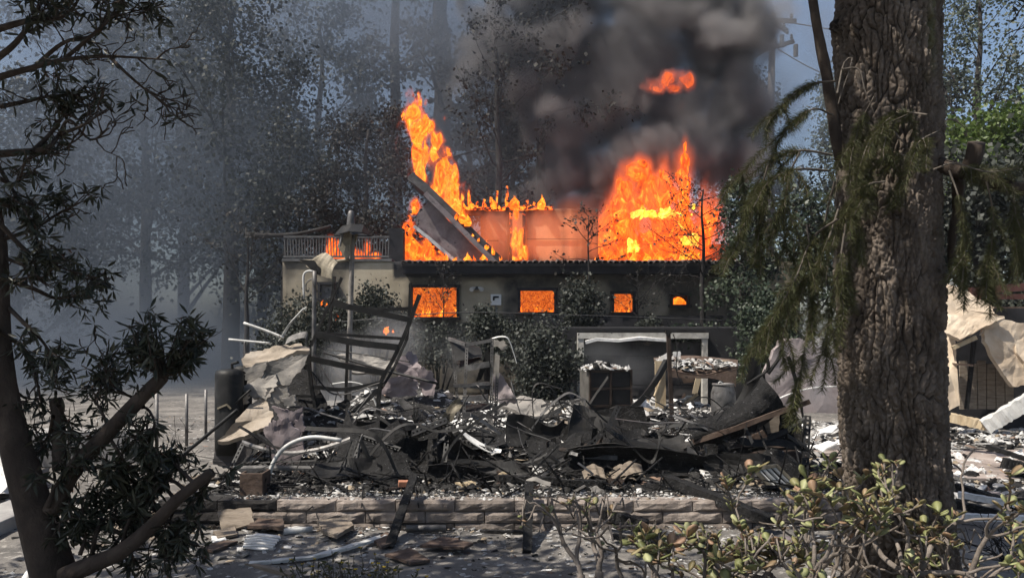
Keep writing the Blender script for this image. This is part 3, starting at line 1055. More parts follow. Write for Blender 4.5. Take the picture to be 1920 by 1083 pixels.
for k in range(5):
    z1 = gz_(641 + k * 27)
    z0 = gz_(641 + k * 27 + 26)
    dp = MB().box((gx_(1204), GAY + .14 + .012 * (k % 2), (z0 + z1) / 2), (gx_(1316) - gx_(1092), .05, z1 - z0)).build('door_panel', MT['garage'], gar, bevel=.008)
    if k > 0:
        m = MB()
        for q in range(4):
            m.box((gx_(1092) + (q + .5) * (gx_(1316) - gx_(1092)) / 4, GAY + .105, (z0 + z1) / 2), (.55, .012, (z1 - z0) * .55))
        m.build('raised_field', MT['garage'], dp, bevel=.004)
MB().bar([P(1073, 676, 17.6), P(1071, 775, 17.6)], .10, .1, (0, 1, 0), .01).build('side_post', MT['pinkwall'], gar)
MB().bar([P(1302, 738, 17.4), P(1312, 700, 17.4)], .12, .04, (0, 1, 0), .01).build('split_board', MT['tanwood'], gar)

# ------------------------------------------------------------------ fields on a voxel grid: fire and smoke
def field(blobs, Y, depth, vox, amp, freq, zst=1.0, oct_=4, warp=0.0, pad=0.5, billow=False):
    """Blobs (px, py, rx, ry) at distance Y -> F(x, y, z) with a noisy outline, and its bounds."""
    s = Y / FPX
    B = [(P(b[0], b[1], Y + (b[4] if len(b) > 4 else 0)), b[2] * s, b[3] * s) for b in blobs]
    lo = np.array([min(c.x - rx for c, rx, rz in B) - pad, min(c.y for c, rx, rz in B) - depth - pad, min(c.z - rz for c, rx, rz in B) - pad])
    hi = np.array([max(c.x + rx for c, rx, rz in B) + pad, max(c.y for c, rx, rz in B) + depth + pad, max(c.z + rz for c, rx, rz in B) + pad])
    n = np.maximum(((hi - lo) / vox).astype(int), 4)
    ax = [np.linspace(lo[k], hi[k], n[k]) for k in range(3)]
    X, Yg, Z = np.meshgrid(*ax, indexing='ij')
    p = np.stack([X * freq, Yg * freq, Z * freq * zst], -1)
    if warp:
        w = np.stack([fbm(p * .5 + 31.0 * k, 2) for k in range(3)], -1)
        p = p + w * warp
    nse = fbm(p, oct_, .55)
    if billow:
        nse = np.abs(fbm(p, 2)) * 2.0 + np.abs(fbm(p * 2.7 + 9, 2)) * .8 + fbm(p * 6, 3) * .25 - .45
    D = np.full(X.shape, -9.0)
    for c, rx, rz in B:
        d = 1 - np.sqrt(((X - c.x) / rx) ** 2 + ((Yg - c.y) / (depth if depth < rx * 3 else rx)) ** 2 + ((Z - c.z) / rz) ** 2)
        D = np.maximum(D, d)
    return D + nse * amp, lo, hi


def volume_cube(ng, name, F, lo, hi):
    """Nodes that turn the numpy grid F into a volume; returns the Volume Cube node."""
    nx, ny, nz_ = F.shape
    me = bpy.data.meshes.new(name + '_grid')
    me.vertices.add(F.size)
    a = me.attributes.new('value', 'FLOAT', 'POINT')
    a.data.foreach_set('value', np.ascontiguousarray(F, np.float32).ravel())
    src = bpy.data.objects.new(name + '_grid', me)
    N, L = ng.nodes, ng.links
    vc = N.new('GeometryNodeVolumeCube')
    oi = N.new('GeometryNodeObjectInfo')
    oi.inputs['Object'].default_value = src
    na = N.new('GeometryNodeInputNamedAttribute')
    na.data_type = 'FLOAT'
    na.inputs['Name'].default_value = 'value'
    si = N.new('GeometryNodeSampleIndex')
    si.data_type = 'FLOAT'
    si.domain = 'POINT'
    si.clamp = True
    L.new(oi.outputs['Geometry'], si.inputs['Geometry'])
    L.new(na.outputs['Attribute'], si.inputs['Value'])
    pos = N.new('GeometryNodeInputPosition')

    def vm(op, a_, b_=None):
        n_ = N.new('ShaderNodeVectorMath')
        n_.operation = op
        L.new(a_, n_.inputs[0])
        if b_ is not None:
            n_.inputs[1].default_value = b_
        return n_.outputs['Value' if op == 'DOT_PRODUCT' else 'Vector']
    v = vm('SUBTRACT', pos.outputs[0], tuple(lo))
    v = vm('MULTIPLY', v, tuple((np.array(F.shape) - 1) / (hi - lo)))
    v = vm('FLOOR', vm('ADD', v, (.5, .5, .5)))
    L.new(vm('DOT_PRODUCT', v, (ny * nz_, nz_, 1)), si.inputs['Index'])
    L.new(si.outputs[0], vc.inputs['Density'])
    vc.inputs['Min'].default_value = tuple(lo)
    vc.inputs['Max'].default_value = tuple(hi)
    for k, q in zip('XYZ', F.shape):
        vc.inputs['Resolution ' + k].default_value = int(q)
    return vc


def group(name):
    ng = bpy.data.node_groups.new(name, 'GeometryNodeTree')
    ng.interface.new_socket('Geometry', in_out='INPUT', socket_type='NodeSocketGeometry')
    ng.interface.new_socket('Geometry', in_out='OUTPUT', socket_type='NodeSocketGeometry')
    return ng, ng.nodes.new('NodeGroupOutput')


def grid_volume(name, F, lo, hi, mat, parent=None):
    ng, out = group(name + '_grid')
    vc = volume_cube(ng, name, F, lo, hi)
    sm = ng.nodes.new('GeometryNodeSetMaterial')
    sm.inputs['Material'].default_value = mat
    ng.links.new(vc.outputs[0], sm.inputs[0])
    ng.links.new(sm.outputs[0], out.inputs[0])
    vd = bpy.data.volumes.new(name)
    vd.materials.append(mat)
    o = bpy.data.objects.new(name, vd)
    COL.objects.link(o)
    o.modifiers.new('grid', 'NODES').node_group = ng
    if parent is not None:
        o.parent = parent
        o.matrix_parent_inverse = inv(parent)
    return o


def iso_mesh(name, F, lo, hi, level, mat, parent):
    ng, out = group(name + '_surface')
    vc = volume_cube(ng, name, F, lo, hi)
    vm = ng.nodes.new('GeometryNodeVolumeToMesh')
    vm.inputs['Threshold'].default_value = level
    ng.links.new(vc.outputs[0], vm.inputs[0])
    ng.links.new(vm.outputs[0], out.inputs[0])
    tmp = bpy.data.objects.new(name + '_tmp', bpy.data.meshes.new('tmp'))
    COL.objects.link(tmp)
    tmp.modifiers.new('grid', 'NODES').node_group = ng
    dg = bpy.context.evaluated_depsgraph_get()
    me = bpy.data.meshes.new_from_object(tmp.evaluated_get(dg))
    bpy.data.objects.remove(tmp)
    me.name = name
    me.materials.clear()
    me.polygons.foreach_set('use_smooth', [True] * len(me.polygons))
    return link(name, me, mat, parent)


def vol_mat(name, color, density, aniso=0.2, emit=None):
    m = bpy.data.materials.new(name)
    m.use_nodes = True
    nt = m.node_tree
    nt.nodes.clear()
    out = nt.nodes.new('ShaderNodeOutputMaterial')
    p = nt.nodes.new('ShaderNodeVolumePrincipled')
    p.inputs['Color'].default_value = (*color, 1)
    p.inputs['Density'].default_value = density
    p.inputs['Anisotropy'].default_value = aniso
    nt.links.new(p.outputs[0], out.inputs['Volume'])
    if emit:
        at = nt.nodes.new('ShaderNodeAttribute')
        at.attribute_name = 'density'
        r = ramp(nt, emit[1])
        nt.links.new(at.outputs['Fac'], r.inputs[0])
        nt.links.new(r.outputs[0], p.inputs['Emission Color'])
        mu = nt.nodes.new('ShaderNodeMath')
        mu.operation = 'MULTIPLY'
        mu.inputs[1].default_value = emit[0]
        nt.links.new(at.outputs['Fac'], mu.inputs[0])
        nt.links.new(mu.outputs[0], p.inputs['Emission Strength'])
    return m


def fire_vol(name, color, sigma, k, stops, scale=2.6):
    """Burning gas: density from the grid, colour from density and turbulence together."""
    m = vol_mat(name, color, sigma, 0)
    nt = m.node_tree
    p = [n for n in nt.nodes if n.type == 'PRINCIPLED_VOLUME'][0]
    at = nt.nodes.new('ShaderNodeAttribute')
    at.attribute_name = 'density'
    n = noise(nt, coords(nt, 1.0, (1, 1, .5)), scale, 5, .7, 1.8)
    a = nt.nodes.new('ShaderNodeMath')
    a.operation = 'MULTIPLY_ADD'
    nt.links.new(n.outputs['Fac'], a.inputs[0])
    a.inputs[1].default_value = 1.5
    a.inputs[2].default_value = -.75
    b = nt.nodes.new('ShaderNodeMath')
    b.operation = 'MULTIPLY_ADD'
    nt.links.new(at.outputs['Fac'], b.inputs[0])
    b.inputs[1].default_value = .7
    nt.links.new(a.outputs[0], b.inputs[2])
    r_ = ramp(nt, stops)
    nt.links.new(b.outputs[0], r_.inputs[0])
    nt.links.new(r_.outputs[0], p.inputs['Emission Color'])
    mu = nt.nodes.new('ShaderNodeMath')
    mu.operation = 'MULTIPLY'
    mu.inputs[1].default_value = k
    nt.links.new(at.outputs['Fac'], mu.inputs[0])
    nt.links.new(mu.outputs[0], p.inputs['Emission Strength'])
    return m


MT['fireglow'] = fire_vol('burning_gas', (.22, .15, .12), 1.9, 1.95, [(0.0, (0.18, 0.018, 0.004)), (.22, (0.55, 0.05, 0.005)), (.45, (0.95, 0.115, 0.008)), (.65, (1.0, 0.20, 0.013)), (.85, (1.0, 0.36, 0.03)), (1.0, (1.0, .6, .09))])
MT['firesmall'] = fire_vol('small_burning_gas', (.22, .15, .12), 4.5, 5.2, [(0.0, (0.3, 0.03, 0.004)), (.25, (0.8, 0.08, 0.006)), (.5, (1.0, 0.17, 0.012)), (.75, (1.0, 0.36, 0.03)), (1.0, (1.0, .7, .12))], 5.0)
MT['fireglowred'] = fire_vol('sooty_burning_gas', (.2, .15, .14), 3.2, 2.6, [(0.0, (0.10, 0.02, 0.012)), (.4, (0.5, 0.06, 0.02)), (.7, (1.0, 0.14, 0.03)), (1.0, (1.0, .28, .06))], 3.0)


def fire(label, blobs, Y, depth, mat, glow, vox=0.07, amp=.75, freq=1.5, level=.34, zst=.6, warp=1.2, group_=None, oct_=6, soft=.45):
    F, lo, hi = field(blobs, Y, depth, vox, amp, freq, zst, oct_=oct_, warp=warp)
    c = (lo + hi) / 2
    t = thing('fire', label, 'fire', (c[0], c[1], lo[2]), group_)
    iso_mesh('flame', F, lo, hi, level, mat, t)
    D = np.clip((F - level + soft) / (soft * 1.3), 0, 1)
    grid_volume('burning_gas', D, lo, hi, glow, t)
    return t


FIREG = 'fires in the burning house'
fire('great billow of orange fire rising over the right half of the roof',
     [(1280, 440, 60, 74), (1235, 440, 72, 72), (1178, 394, 54, 62), (1236, 362, 46, 46), (1283, 330, 26, 62), (1284, 272, 13, 54), (1316, 380, 25, 78), (1284, 300, 26, 50), (1150, 440, 52, 56), (1198, 312, 30, 24), (1250, 478, 100, 34), (1124, 466, 36, 34)],
     24.0, 1.3, MT['flame'], MT['fireglow'], .06, 1.9, 1.5, .50, .42, 1.5, group_=FIREG, soft=.62)
bigf = [o for o in COL.objects if o.name == 'fire'][0]
MT['flamecore'] = flame_mat('white_hot_core', 1.7, 3.0, [(0.34, (0.9, 0.16, 0.01)), (0.45, (1.0, 0.36, 0.025)), (0.55, (1.0, 0.6, 0.06)), (0.66, (1.0, 0.85, 0.22))])
for px_, py_, rx, ry in ((1200, 403, 18, 11), (1234, 400, 20, 11), (1262, 397, 16, 11), (1186, 463, 12, 13), (1292, 452, 22, 12), (1244, 478, 24, 11), (1214, 446, 10, 10), (1300, 388, 10, 16)):
    F, lo, hi = field([(px_, py_, rx * 1.5, ry * 1.3)], 23.25, .3, .025, 2.4, 4.2, .8, oct_=6, warp=1.6, pad=.25)
    iso_mesh('hot_core', F, lo, hi, .62, MT['flamecore'], bigf)
MT['glow'] = fire_vol('firelight_haze', (.35, .25, .2), .55, .62, [(0.0, (0.7, 0.10, 0.03)), (.5, (1.0, 0.19, 0.05)), (1.0, (1.0, 0.26, 0.07))], 1.6)  # emitting haze added before the upper walls to brighten them like firelight
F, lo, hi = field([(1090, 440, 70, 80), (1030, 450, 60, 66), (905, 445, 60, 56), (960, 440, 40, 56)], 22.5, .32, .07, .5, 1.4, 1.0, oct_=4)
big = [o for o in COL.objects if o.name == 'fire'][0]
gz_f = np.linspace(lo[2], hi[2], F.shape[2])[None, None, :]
grid_volume('firelight_haze', np.clip(F * 2.2, 0, 1) * np.clip((gz_f - 3.6) / .2, 0, 1), lo, hi, MT['glow'], big)
fire('small red tongue of fire inside the black smoke above the great blaze',
     [(1232, 156, 22, 15), (1258, 146, 20, 14), (1280, 150, 20, 14), (1268, 164, 16, 10)], 24.0, .5, MT['flamered'], MT['fireglowred'], .04, 2.2, 2.6, .62, .8, 1.4, group_=FIREG, soft=.75)
fire('tall twisting flame at the peak of the fallen gable',
     [(777, 212, 17, 24), (790, 250, 30, 30), (818, 262, 20, 20), (797, 290, 27, 34), (787, 322, 18, 24), (828, 335, 22, 32), (842, 368, 24, 30), (850, 332, 12, 22), (856, 396, 14, 20)],
     22.5, .45, MT['flamehot'], MT['firesmall'], .03, 2.7, 3.4, 0.46, .5, 1.5, group_=FIREG)
fire('flames licking out from under the fallen gable',
     [(770, 424, 14, 16), (781, 392, 12, 16), (776, 470, 18, 24), (800, 474, 26, 22), (826, 484, 20, 14), (764, 455, 10, 30)],
     22.6, .35, MT['flame'], MT['firesmall'], .03, 2.6, 3.8, 0.40, .5, 1.5, group_=FIREG)
fire('low flames behind the balcony rail under the metal hood',
     [(628, 468, 14, 18), (640, 478, 16, 10), (678, 478, 16, 12), (688, 464, 9, 20), (700, 480, 10, 8)], 21.7, .25, MT['flame'], MT['firesmall'], .03, 1.9, 3.6, 0.28, .5, 1.5, group_=FIREG)
fire('flames climbing the doorway studs of the upper storey',
     [(964, 440, 7, 40), (975, 460, 9, 34), (984, 470, 7, 20), (966, 400, 6, 20), (968, 486, 16, 8)], 22.9, .2, MT['flamehot'], MT['firesmall'], .03, 2.2, 4.4, 0.44, .5, 1.5, group_=FIREG)


def tongue(base, h, w):
    """One lick of flame: a wavering lobe that narrows to a point."""
    base = Vector(base)
    n = 9
    sx, sy = random.uniform(-.3, .3) * h, random.uniform(-.15, .15) * h
    ph = random.uniform(0, 6)
    pts, r = [], []
    for i in range(n):
        t = i / (n - 1)
        pts.append(base + Vector((sx * t * t + .12 * h * math.sin(ph + t * 5) * t, sy * t, h * t)))
        r.append(max(.004, w * (math.sin(math.pi * min(1, t * .8 + .22)) ** 1.2) * (1 - t) ** .6))
    return MB().tube(pts, r, 7, True, .18)


def tongues(label, spots, hmin, hmax, wk=.3, mat='flamehot'):
    c = Vector(spots[0])
    t = thing('fire', label, 'fire', c, FIREG)
    for s in spots:
        if random.random() < .3:
            continue
        h = hmin + (hmax * 1.25 - hmin) * random.random() ** 2.2
        s = Vector(s) + Vector((random.gauss(0, .05), random.gauss(0, .05), random.uniform(-.03, .01)))
        tongue(s, h, h * random.uniform(.5, 1.9) * wk).build('flame', MT[mat], t, smooth=True)


tongues('row of small flames along the burning top plate of the upper storey', [(ux(px) + random.uniform(-.05, .05), UY - .05, uz(392)) for px in range(862, 1040, 6)], .10, .34)
tongues('fringe of flames behind the eave tiles below the fallen gable', [(ux(px) * .97, 22.0, 3.60) for px in range(770, 945, 5)], .08, .24)
tongues('trail of flames down the sloping edge of the fallen gable', [P(px, 352 + (px - 797) * 1.03 - 6, GY - .25) for px in range(856, 925, 4)], .08, .30)
tongues('line of flames along the eave below the great blaze', [(hx(px, 22.6), 22.6, 3.58) for px in range(1120, 1345, 7)], .15, .40)
tongues('small flame burning in the shrubs under the big window', [P(729, 623, 19.0), P(726, 627, 19.0), P(733, 626, 19.0)], .10, .17)
tongues('spots of fire in the dark shrubs left of the shelving', [P(628, 592, 19.2), P(627, 600, 19.2), P(602, 572, 20.0), P(610, 575, 20.0)], .05, .13)

# fire filling each room behind the windows
for k, ((x0, x1, z0, z1), lab) in enumerate(zip(holes[:4], ('fire filling the room behind the biggest house window', 'fire behind the window right of the white meter box',
                                                           'fire behind the small window beside the ivy', 'little arch of fire glowing in the last window'))):
    t = thing('fire', lab, 'fire', ((x0 + x1) / 2, HY + .8, z0), FIREG)
    mx = .45 if k < 3 else -.02
    xs, zs = np.linspace(x0 - mx, x1 + mx, 40), np.linspace(z0 - .3, z1 + (.2 if k < 3 else -.05), 30)
    X, Z = np.meshgrid(xs, zs, indexing='ij')
    Yd = HY + (1.3 if k < 3 else .18) + fbm(np.stack([X * 2.2, Z * 2.2, np.full_like(X, k * 5.0)], -1), 4) * (1.8 if k < 3 else .12)
    V = np.stack([X, Yd, Z], -1).reshape(-1, 3)
    I = np.arange(X.size).reshape(X.shape)
    F = np.stack([I[:-1, :-1], I[1:, :-1], I[1:, 1:], I[:-1, 1:]], -1).reshape(-1, 4)
    if k == 3:
        cc = V[F].mean(1)
        F = F[((cc[:, 0] - (x0 + x1) / 2) / .24) ** 2 + ((cc[:, 2] - z0 + .02) / .27) ** 2 < 1]
    link('flame', np_mesh('flame', V, F, True), MT['flameroom' if k < 3 else 'flamehot'], t)
    for q in range(9 if k < 3 else 2):
        s = ((x0 + x1) / 2 + random.uniform(-.48, .48) * (x1 - x0), HY + random.uniform(.2, .6), z0 - .12 + random.uniform(0, .1))
        tongue(s, random.uniform(.2, .55) * (z1 - z0), random.uniform(.03, .07)).build('flame', MT['flamehot'], t, smooth=True)

# ------------------------------------------------------------------ smoke
MT['plume'] = vol_mat('dark_smoke', (.36, .345, .345), 2.7, .0)
MT['drift'] = vol_mat('blue_smoke', (.235, .28, .35), 1.0, .1)
PL = [(1190, 275, 90, 60), (1250, 300, 70, 60), (1325, 290, 50, 70), (1130, 380, 60, 40), (980, 140, 60, 110), (1010, 40, 90, 60), (1245, 215, 62, 62), (1310, 262, 66, 70), (1365, 205, 78, 76), (1335, 110, 100, 70), (1205, 110, 140, 90), (1095, 120, 120, 110), (1060, 255, 100, 100), (1035, 345, 55, 48),
      (1110, 330, 80, 60), (1150, 230, 90, 90), (1230, 10, 190, 60), (1090, 10, 110, 60), (1390, 300, 40, 60), (1330, 330, 30, 40), (1160, 180, 120, 90)]
PL += [(930, 90, 70, 120), (1250, -40, 130, 60), (1080, -40, 200, 60), (1040, 320, 60, 60), (1075, 392, 70, 36), (1000, 372, 46, 40), (1385, 150, 60, 110), (1400, 60, 50, 70), (1020, 150, 100, 130), (1260, 215, 60, 50), (1290, 190, 50, 60), (1312, 84, 60, 56), (1300, 40, 50, 50)]
F, lo, hi = field(PL, 26.6, 2.0, .12, .9, .55, 1.0, oct_=5, warp=.8, pad=1.6, billow=True)
gz = np.linspace(lo[2], hi[2], F.shape[2])[None, None, :]
ex = [np.clip(np.minimum(np.arange(k) , k - 1 - np.arange(k)) / 10, 0, 1) for k in F.shape]
D = ex[0][:, None, None] * ex[1][None, :, None] * ex[2][None, None, :] * np.clip((F + .05) / .55, 0, 1) ** 1.7 * np.clip((gz - 3.7) / .8, 0, 1)
tag(grid_volume('smoke_plume', D, lo, hi, MT['plume']), 'dense dark smoke rolling up from the great blaze', None, None, 'stuff')
# thin blue smoke drifting through the trees behind and low over the lawn
lo, hi = np.array([-26.0, 17.5, 0.02]), np.array([13.0, 47.0, 22.0])
n = [78, 60, 44]
ax = [np.linspace(lo[k], hi[k], n[k]) for k in range(3)]
X, Y, Z = np.meshgrid(*ax, indexing='ij')
nse = fbm(np.stack([X * .22, Y * .22, Z * .3], -1), 4)
px = X / Y * FPX + 960
D = np.clip(.42 + nse * 1.3, 0, 1)
D = D * np.clip((1130 - px) / 260, .10, 1) * np.clip((Y - 19) / 7, 0, 1)
D = D + np.clip((520 - px) / 200, 0, 1) * np.exp(-(Z / 2.6) ** 2) * np.clip(.6 + nse, 0, 1) * .9 * np.clip((Y - 17.5) / 3, 0, 1)
fade = np.minimum.reduce([np.clip((X - lo[0]) / 4, 0, 1), np.clip((hi[0] - X) / 4, 0, 1), np.clip((Y - lo[1]) / 2, 0, 1), np.clip((hi[1] - Y) / 4, 0, 1), np.clip((hi[2] - Z) / 5, 0, 1)])
tag(grid_volume('drifting_smoke', D * fade * 0.175, lo, hi, MT['drift']), 'thin blue smoke drifting through the trees', None, None, 'stuff')
MT['steam'] = vol_mat('pale_smoke', (.75, .77, .8), 1.0, .2)
MT['greysmoke'] = vol_mat('grey_smoke', (.34, .35, .38), 1.0, .1)
for lab, bl, Y_, dp, k in (('soft grey smoke spreading from the dark plume towards the great trunk', [(1430, 40, 120, 130), (1450, 190, 100, 120), (1400, 320, 60, 90), (1540, 60, 90, 100), (1300, 20, 200, 90)], 28.5, 1.6, .34),
                           ('grey smoke spreading left from the dark plume through the pines', [(900, 120, 120, 140), (960, 280, 90, 110), (800, 60, 130, 110)], 27.4, 1.2, .30),
                           ('blue-grey smoke trailing away round the utility pole', [(1440, 60, 70, 90), (1480, 180, 70, 110), (1500, 330, 60, 110), (1430, 300, 60, 100), (1540, 120, 60, 120)], 33.0, 1.5, .34),
                           ('grey smoke hanging between the pine trunks above the tall flame', [(700, 60, 140, 120), (850, 80, 140, 130), (640, 220, 120, 120), (790, 260, 120, 90), (930, 240, 80, 120)], 29.0, 1.6, .30),
                           ('pale smoke rising between the black sheets and the great trunk', [(1535, 720, 30, 60), (1545, 660, 24, 60), (1520, 600, 20, 60)], 13.0, .4, .8),
                           ('faint smoke hanging in front of the garage door', [(1130, 660, 60, 26), (1085, 720, 34, 60), (1000, 690, 60, 80), (1180, 690, 70, 40), (860, 660, 60, 60)], 17.6, .4, .22),
                           ('faint blue smoke between the racks', [(640, 745, 90, 40), (660, 680, 80, 60), (740, 640, 60, 60)], 15.0, .6, .55)):
    F, lo, hi = field(bl, Y_, dp, .09 if Y_ < 20 else .2, 1.0, 1.1 if Y_ < 20 else .4, 1.0, oct_=4)
    tag(grid_volume('smoke_wisp', np.clip(F, 0, 1) * k, lo, hi, MT['steam'] if Y_ < 20 else (MT['greysmoke'] if Y_ < 28.8 else MT['drift'])), lab, None, None, 'stuff')
# the hazy air of the whole place
hz_m = vol_mat('hazy_air', (.80, .85, .92), 0.0005, .1)
m = MB()
m.box((0, 60, 14.0), (260, 180, 30.6))
h = m.build('haze', hz_m)
h['kind'] = 'stuff'

# ------------------------------------------------------------------ trees
def grow(start, d, L, r, wob=.25, up=.1, n=7, droop=0.0):
    """A wandering limb: points and radii."""
    pts, rr = [Vector(start)], [r]
    d = Vector(d).normalized()
    for i in range(n):
        d = (d + Vector([random.gauss(0, wob) for _ in range(3)]) * .6 + Vector((0, 0, up - droop * i / n))).normalized()
        pts.append(pts[-1] + d * (L / n))
        rr.append(max(.003, r * (1 - (i + 1) / n * .75)))
    return pts, rr


def at(pts, t):
    f = t * (len(pts) - 1)
    i = min(int(f), len(pts) - 2)
    return pts[i].lerp(pts[i + 1], f - i), (pts[i + 1] - pts[i]).normalized()


def tree(name, label, base, H, r0, nb=14, t0=.3, spread=2.5, elev=.5, leaf=None, nleaf=4000, lsize=.16, clump=.5, group_=None, lean=(0, 0), sub=5,
         bark='barkfar', cat='tree', trunk=None, sides=7, twigs=3, up=.06, droop=0.0, profile=None, radii=None):
    """A tree: a wandering trunk, limbs with twigs (part limbs) and a leafy crown of separate small leaves."""
    base = Vector(base)
    t = thing(name, label, cat, base, group_)
    if trunk is None:
        tp = []
        for i in range(9):
            u = i / 8
            tp.append(base + Vector((lean[0] * u + random.uniform(-.03, .03) * H * .4 * u, lean[1] * u + random.uniform(-.02, .02) * H * u, H * u)))
    else:
        tp = [Vector(p) for p in trunk]
    tp = [Vector(q) for q in spline(tp, 14)]
    rr = radii or [r0 * (1.25 if i == 0 else 1) * (1 - .8 * i / 13) for i in range(14)]
    MB().tube(tp, rr, sides + 2, True, .08).build('trunk', MT[bark], t, smooth=True)
    tips = []
    for b in range(nb):
        lm = MB()
        u = t0 + (1 - t0) * (b + random.random()) / nb
        p, dv = at(tp, min(u, .99))
        az = b * 2.4 + random.uniform(-.6, .6)
        L = spread * (profile(u) if profile else (1.15 - .75 * (u - t0) / (1 - t0))) * random.uniform(.65, 1.2)
        d = Vector((math.cos(az), math.sin(az), elev + random.uniform(-.25, .3)))
        lp, lr = grow(p, d, L, max(.012, r0 * .38 * (1.1 - u)), .22, up, 7, droop)
        lm.tube(lp, lr, 5, False)
        for s in range(sub):
            q, dq = at(lp, random.uniform(.25, 1.0))
            d2 = (dq + Vector([random.gauss(0, .7) for _ in range(3)])).normalized()
            sp, sr = grow(q, d2, L * random.uniform(.25, .5), max(.006, lr[3] * .5), .3, up, 4, droop)
            lm.tube(sp, sr, 4, False)
            tips += sp[1:]
            for k in range(twigs):
                q2, dq2 = at(sp, random.uniform(.3, 1.0))
                tw, tr = grow(q2, dq2 + Vector([random.gauss(0, .8) for _ in range(3)]), L * random.uniform(.10, .22), .005 + lsize * .01, .3, up, 3)
                lm.tube(tw, [max(.004, x) for x in tr], 3, False)
                tips += tw[1:]
        lm.build('limb', MT[bark], t, smooth=True)
    if leaf:
        c = np.array([list(q) for q in tips])
        nleaf = int(nleaf * (1.5 if base.y > 22.5 else 1))
        c = c[RNG.integers(0, len(c), nleaf)] + RNG.normal(0, clump * .5, (nleaf, 3))
        leaf_cloud('crown', MT[leaf], c, lsize * (.72 if base.y > 22.5 else .9), t, aspect=.7, var=.55)
    return t


def shrub(label, px, py, rx, ry, Y, leaf, nleaf, lsize, group_=None, name='shrub', depth=None, bottom=None):
    """A bush: stems from the ground and a ragged mass of leaves round (px, py)."""
    c = P(px, py, Y)
    s = Y / FPX
    zb = 0.0 if bottom is None else bottom
    t = thing(name, label, 'shrub', (c.x, c.y, zb), group_)
    st = MB()
    ends = []
    for k in range(9):
        d = Vector((random.gauss(0, .5) * rx * s, random.gauss(0, .4) * rx * s, 0))
        e = c + Vector((d.x, d.y, random.uniform(-.2, .9) * ry * s))
        pts = [Vector((c.x + d.x * .15, c.y + d.y * .15, zb)), Vector((c.x + d.x * .5, c.y + d.y * .5, (zb + e.z) / 2)), e]
        st.tube(spline(pts, 6), [.03, .026, .02, .016, .012, .006], 5, False)
        ends.append(e)
    st.build('stems', MT['barkfar'], t)
    n = nleaf
    k = 26
    cl = rdir(k) * (RNG.random((k, 1)) ** .45) * np.array([rx * s, depth or rx * s * .8, ry * s]) + np.array(list(c))
    idx = RNG.integers(0, k, n)
    sz = RNG.uniform(.14, .36, k)[idx][:, None]
    pts = cl[idx] + RNG.normal(0, 1, (n, 3)) * np.array([rx * s, rx * s * .8, ry * s]) * sz
    pts = pts[pts[:, 2] > zb + .02]
    leaf_cloud('foliage', MT[leaf], pts, lsize, t, aspect=.7)
    return t


TG = 'smoke-veiled trees behind the house'
conif = lambda u: 1.1 - .85 * u
# left: broad dark trees dissolving into blue smoke
tree('oak_tree', 'broad dark oak with a long bough arching over the smoky lawn', P(432, 745, 27), 13, .34, 16, .25, 5.0, .35, 'farleaf', 11000, .19, .75, TG)
tree('oak_tree', 'dark tree at the back of the lawn with a slim bare trunk in blue smoke', P(272, 735, 31), 14, .28, 15, .30, 5.2, .4, 'farleaf', 9000, .20, .8, TG)
tree('oak_tree', 'tall smoke-veiled tree filling the sky above the lawn beside the lance-leaved tree', P(130, 730, 36), 17, .35, 15, .25, 6.0, .4, 'farleaf', 8000, .24, .9, TG)
tree('oak_tree', 'forked thin tree with sparse leaves standing by the balcony', P(522, 735, 24), 7.5, .10, 12, .35, 2.4, .7, 'farleaf', 3600, .15, .5, TG, lean=(.4, 0))
tree('oak_tree', 'leafy dark tree leaning towards the tall twisting flame', P(668, 735, 23.2), 7.6, .16, 15, .42, 2.1, .45, 'burntleaf', 8500, .135, .42, TG, lean=(.35, 0))
tree('oak_tree', 'high-crowned tree whose thick bough curves across the top of the smoke', P(600, 735, 34), 16, .30, 14, .55, 4.6, .3, 'farleaf', 5500, .2, .7, TG)
tree('oak_tree', 'wide dim tree far behind between oak trunks in the smoke', P(345, 728, 42), 18, .4, 16, .2, 6.5, .3, 'farleaf', 9000, .28, 1.0, TG)
tree('oak_tree', 'low dense tree at the left edge of the smoky lawn', P(30, 730, 28), 9, .25, 14, .15, 4.2, .35, 'farleaf', 11000, .19, .8, TG)
tree('oak_tree', 'dim tree low in the blue smoke left of the balcony', P(490, 730, 38), 12, .3, 16, .12, 5.2, .3, 'farleaf', 11000, .24, .9, TG)
# centre: tall conifers
tree('pine_tree', 'very thick dim pine trunk in grey smoke above the tall flame', P(828, 728, 34), 26, .62, 22, .2, 4.0, .1, 'farleaf', 2200, .3, .6, TG, profile=conif, droop=.15)
tree('pine_tree', 'slimmer dim pine with a pale gap beside it in the smoke', P(745, 728, 36), 25, .42, 20, .25, 3.6, .1, 'farleaf', 2200, .3, .7, TG, profile=conif, droop=.15)
tree('pine_tree', 'scorched pine with bare upswept branches and few singed tufts', P(932, 735, 25.2), 11.6, .20, 24, .42, 2.4, .15, 'burntleaf', 1500, .16, .16, TG, profile=lambda u: .9 if u < .8 else .55, sub=6, up=.12)
tree('pine_tree', 'black straight pine trunk at the edge of the dark smoke plume', P(1012, 735, 26), 16, .24, 14, .55, 1.9, .0, 'burntleaf', 1500, .2, .35, TG, droop=.2)
tree('pine_tree', 'dark pine standing close behind the burning upper wall', P(960, 735, 27.5), 10.5, .2, 24, .3, 2.2, .05, 'farleaf', 7000, .2, .35, TG, profile=conif, droop=.2)
tree('pine_tree', 'bushy dark pine behind the tall twisting flame', P(880, 735, 30), 13, .22, 24, .25, 2.6, .05, 'farleaf', 3200, .24, .4, TG, profile=conif, droop=.2)
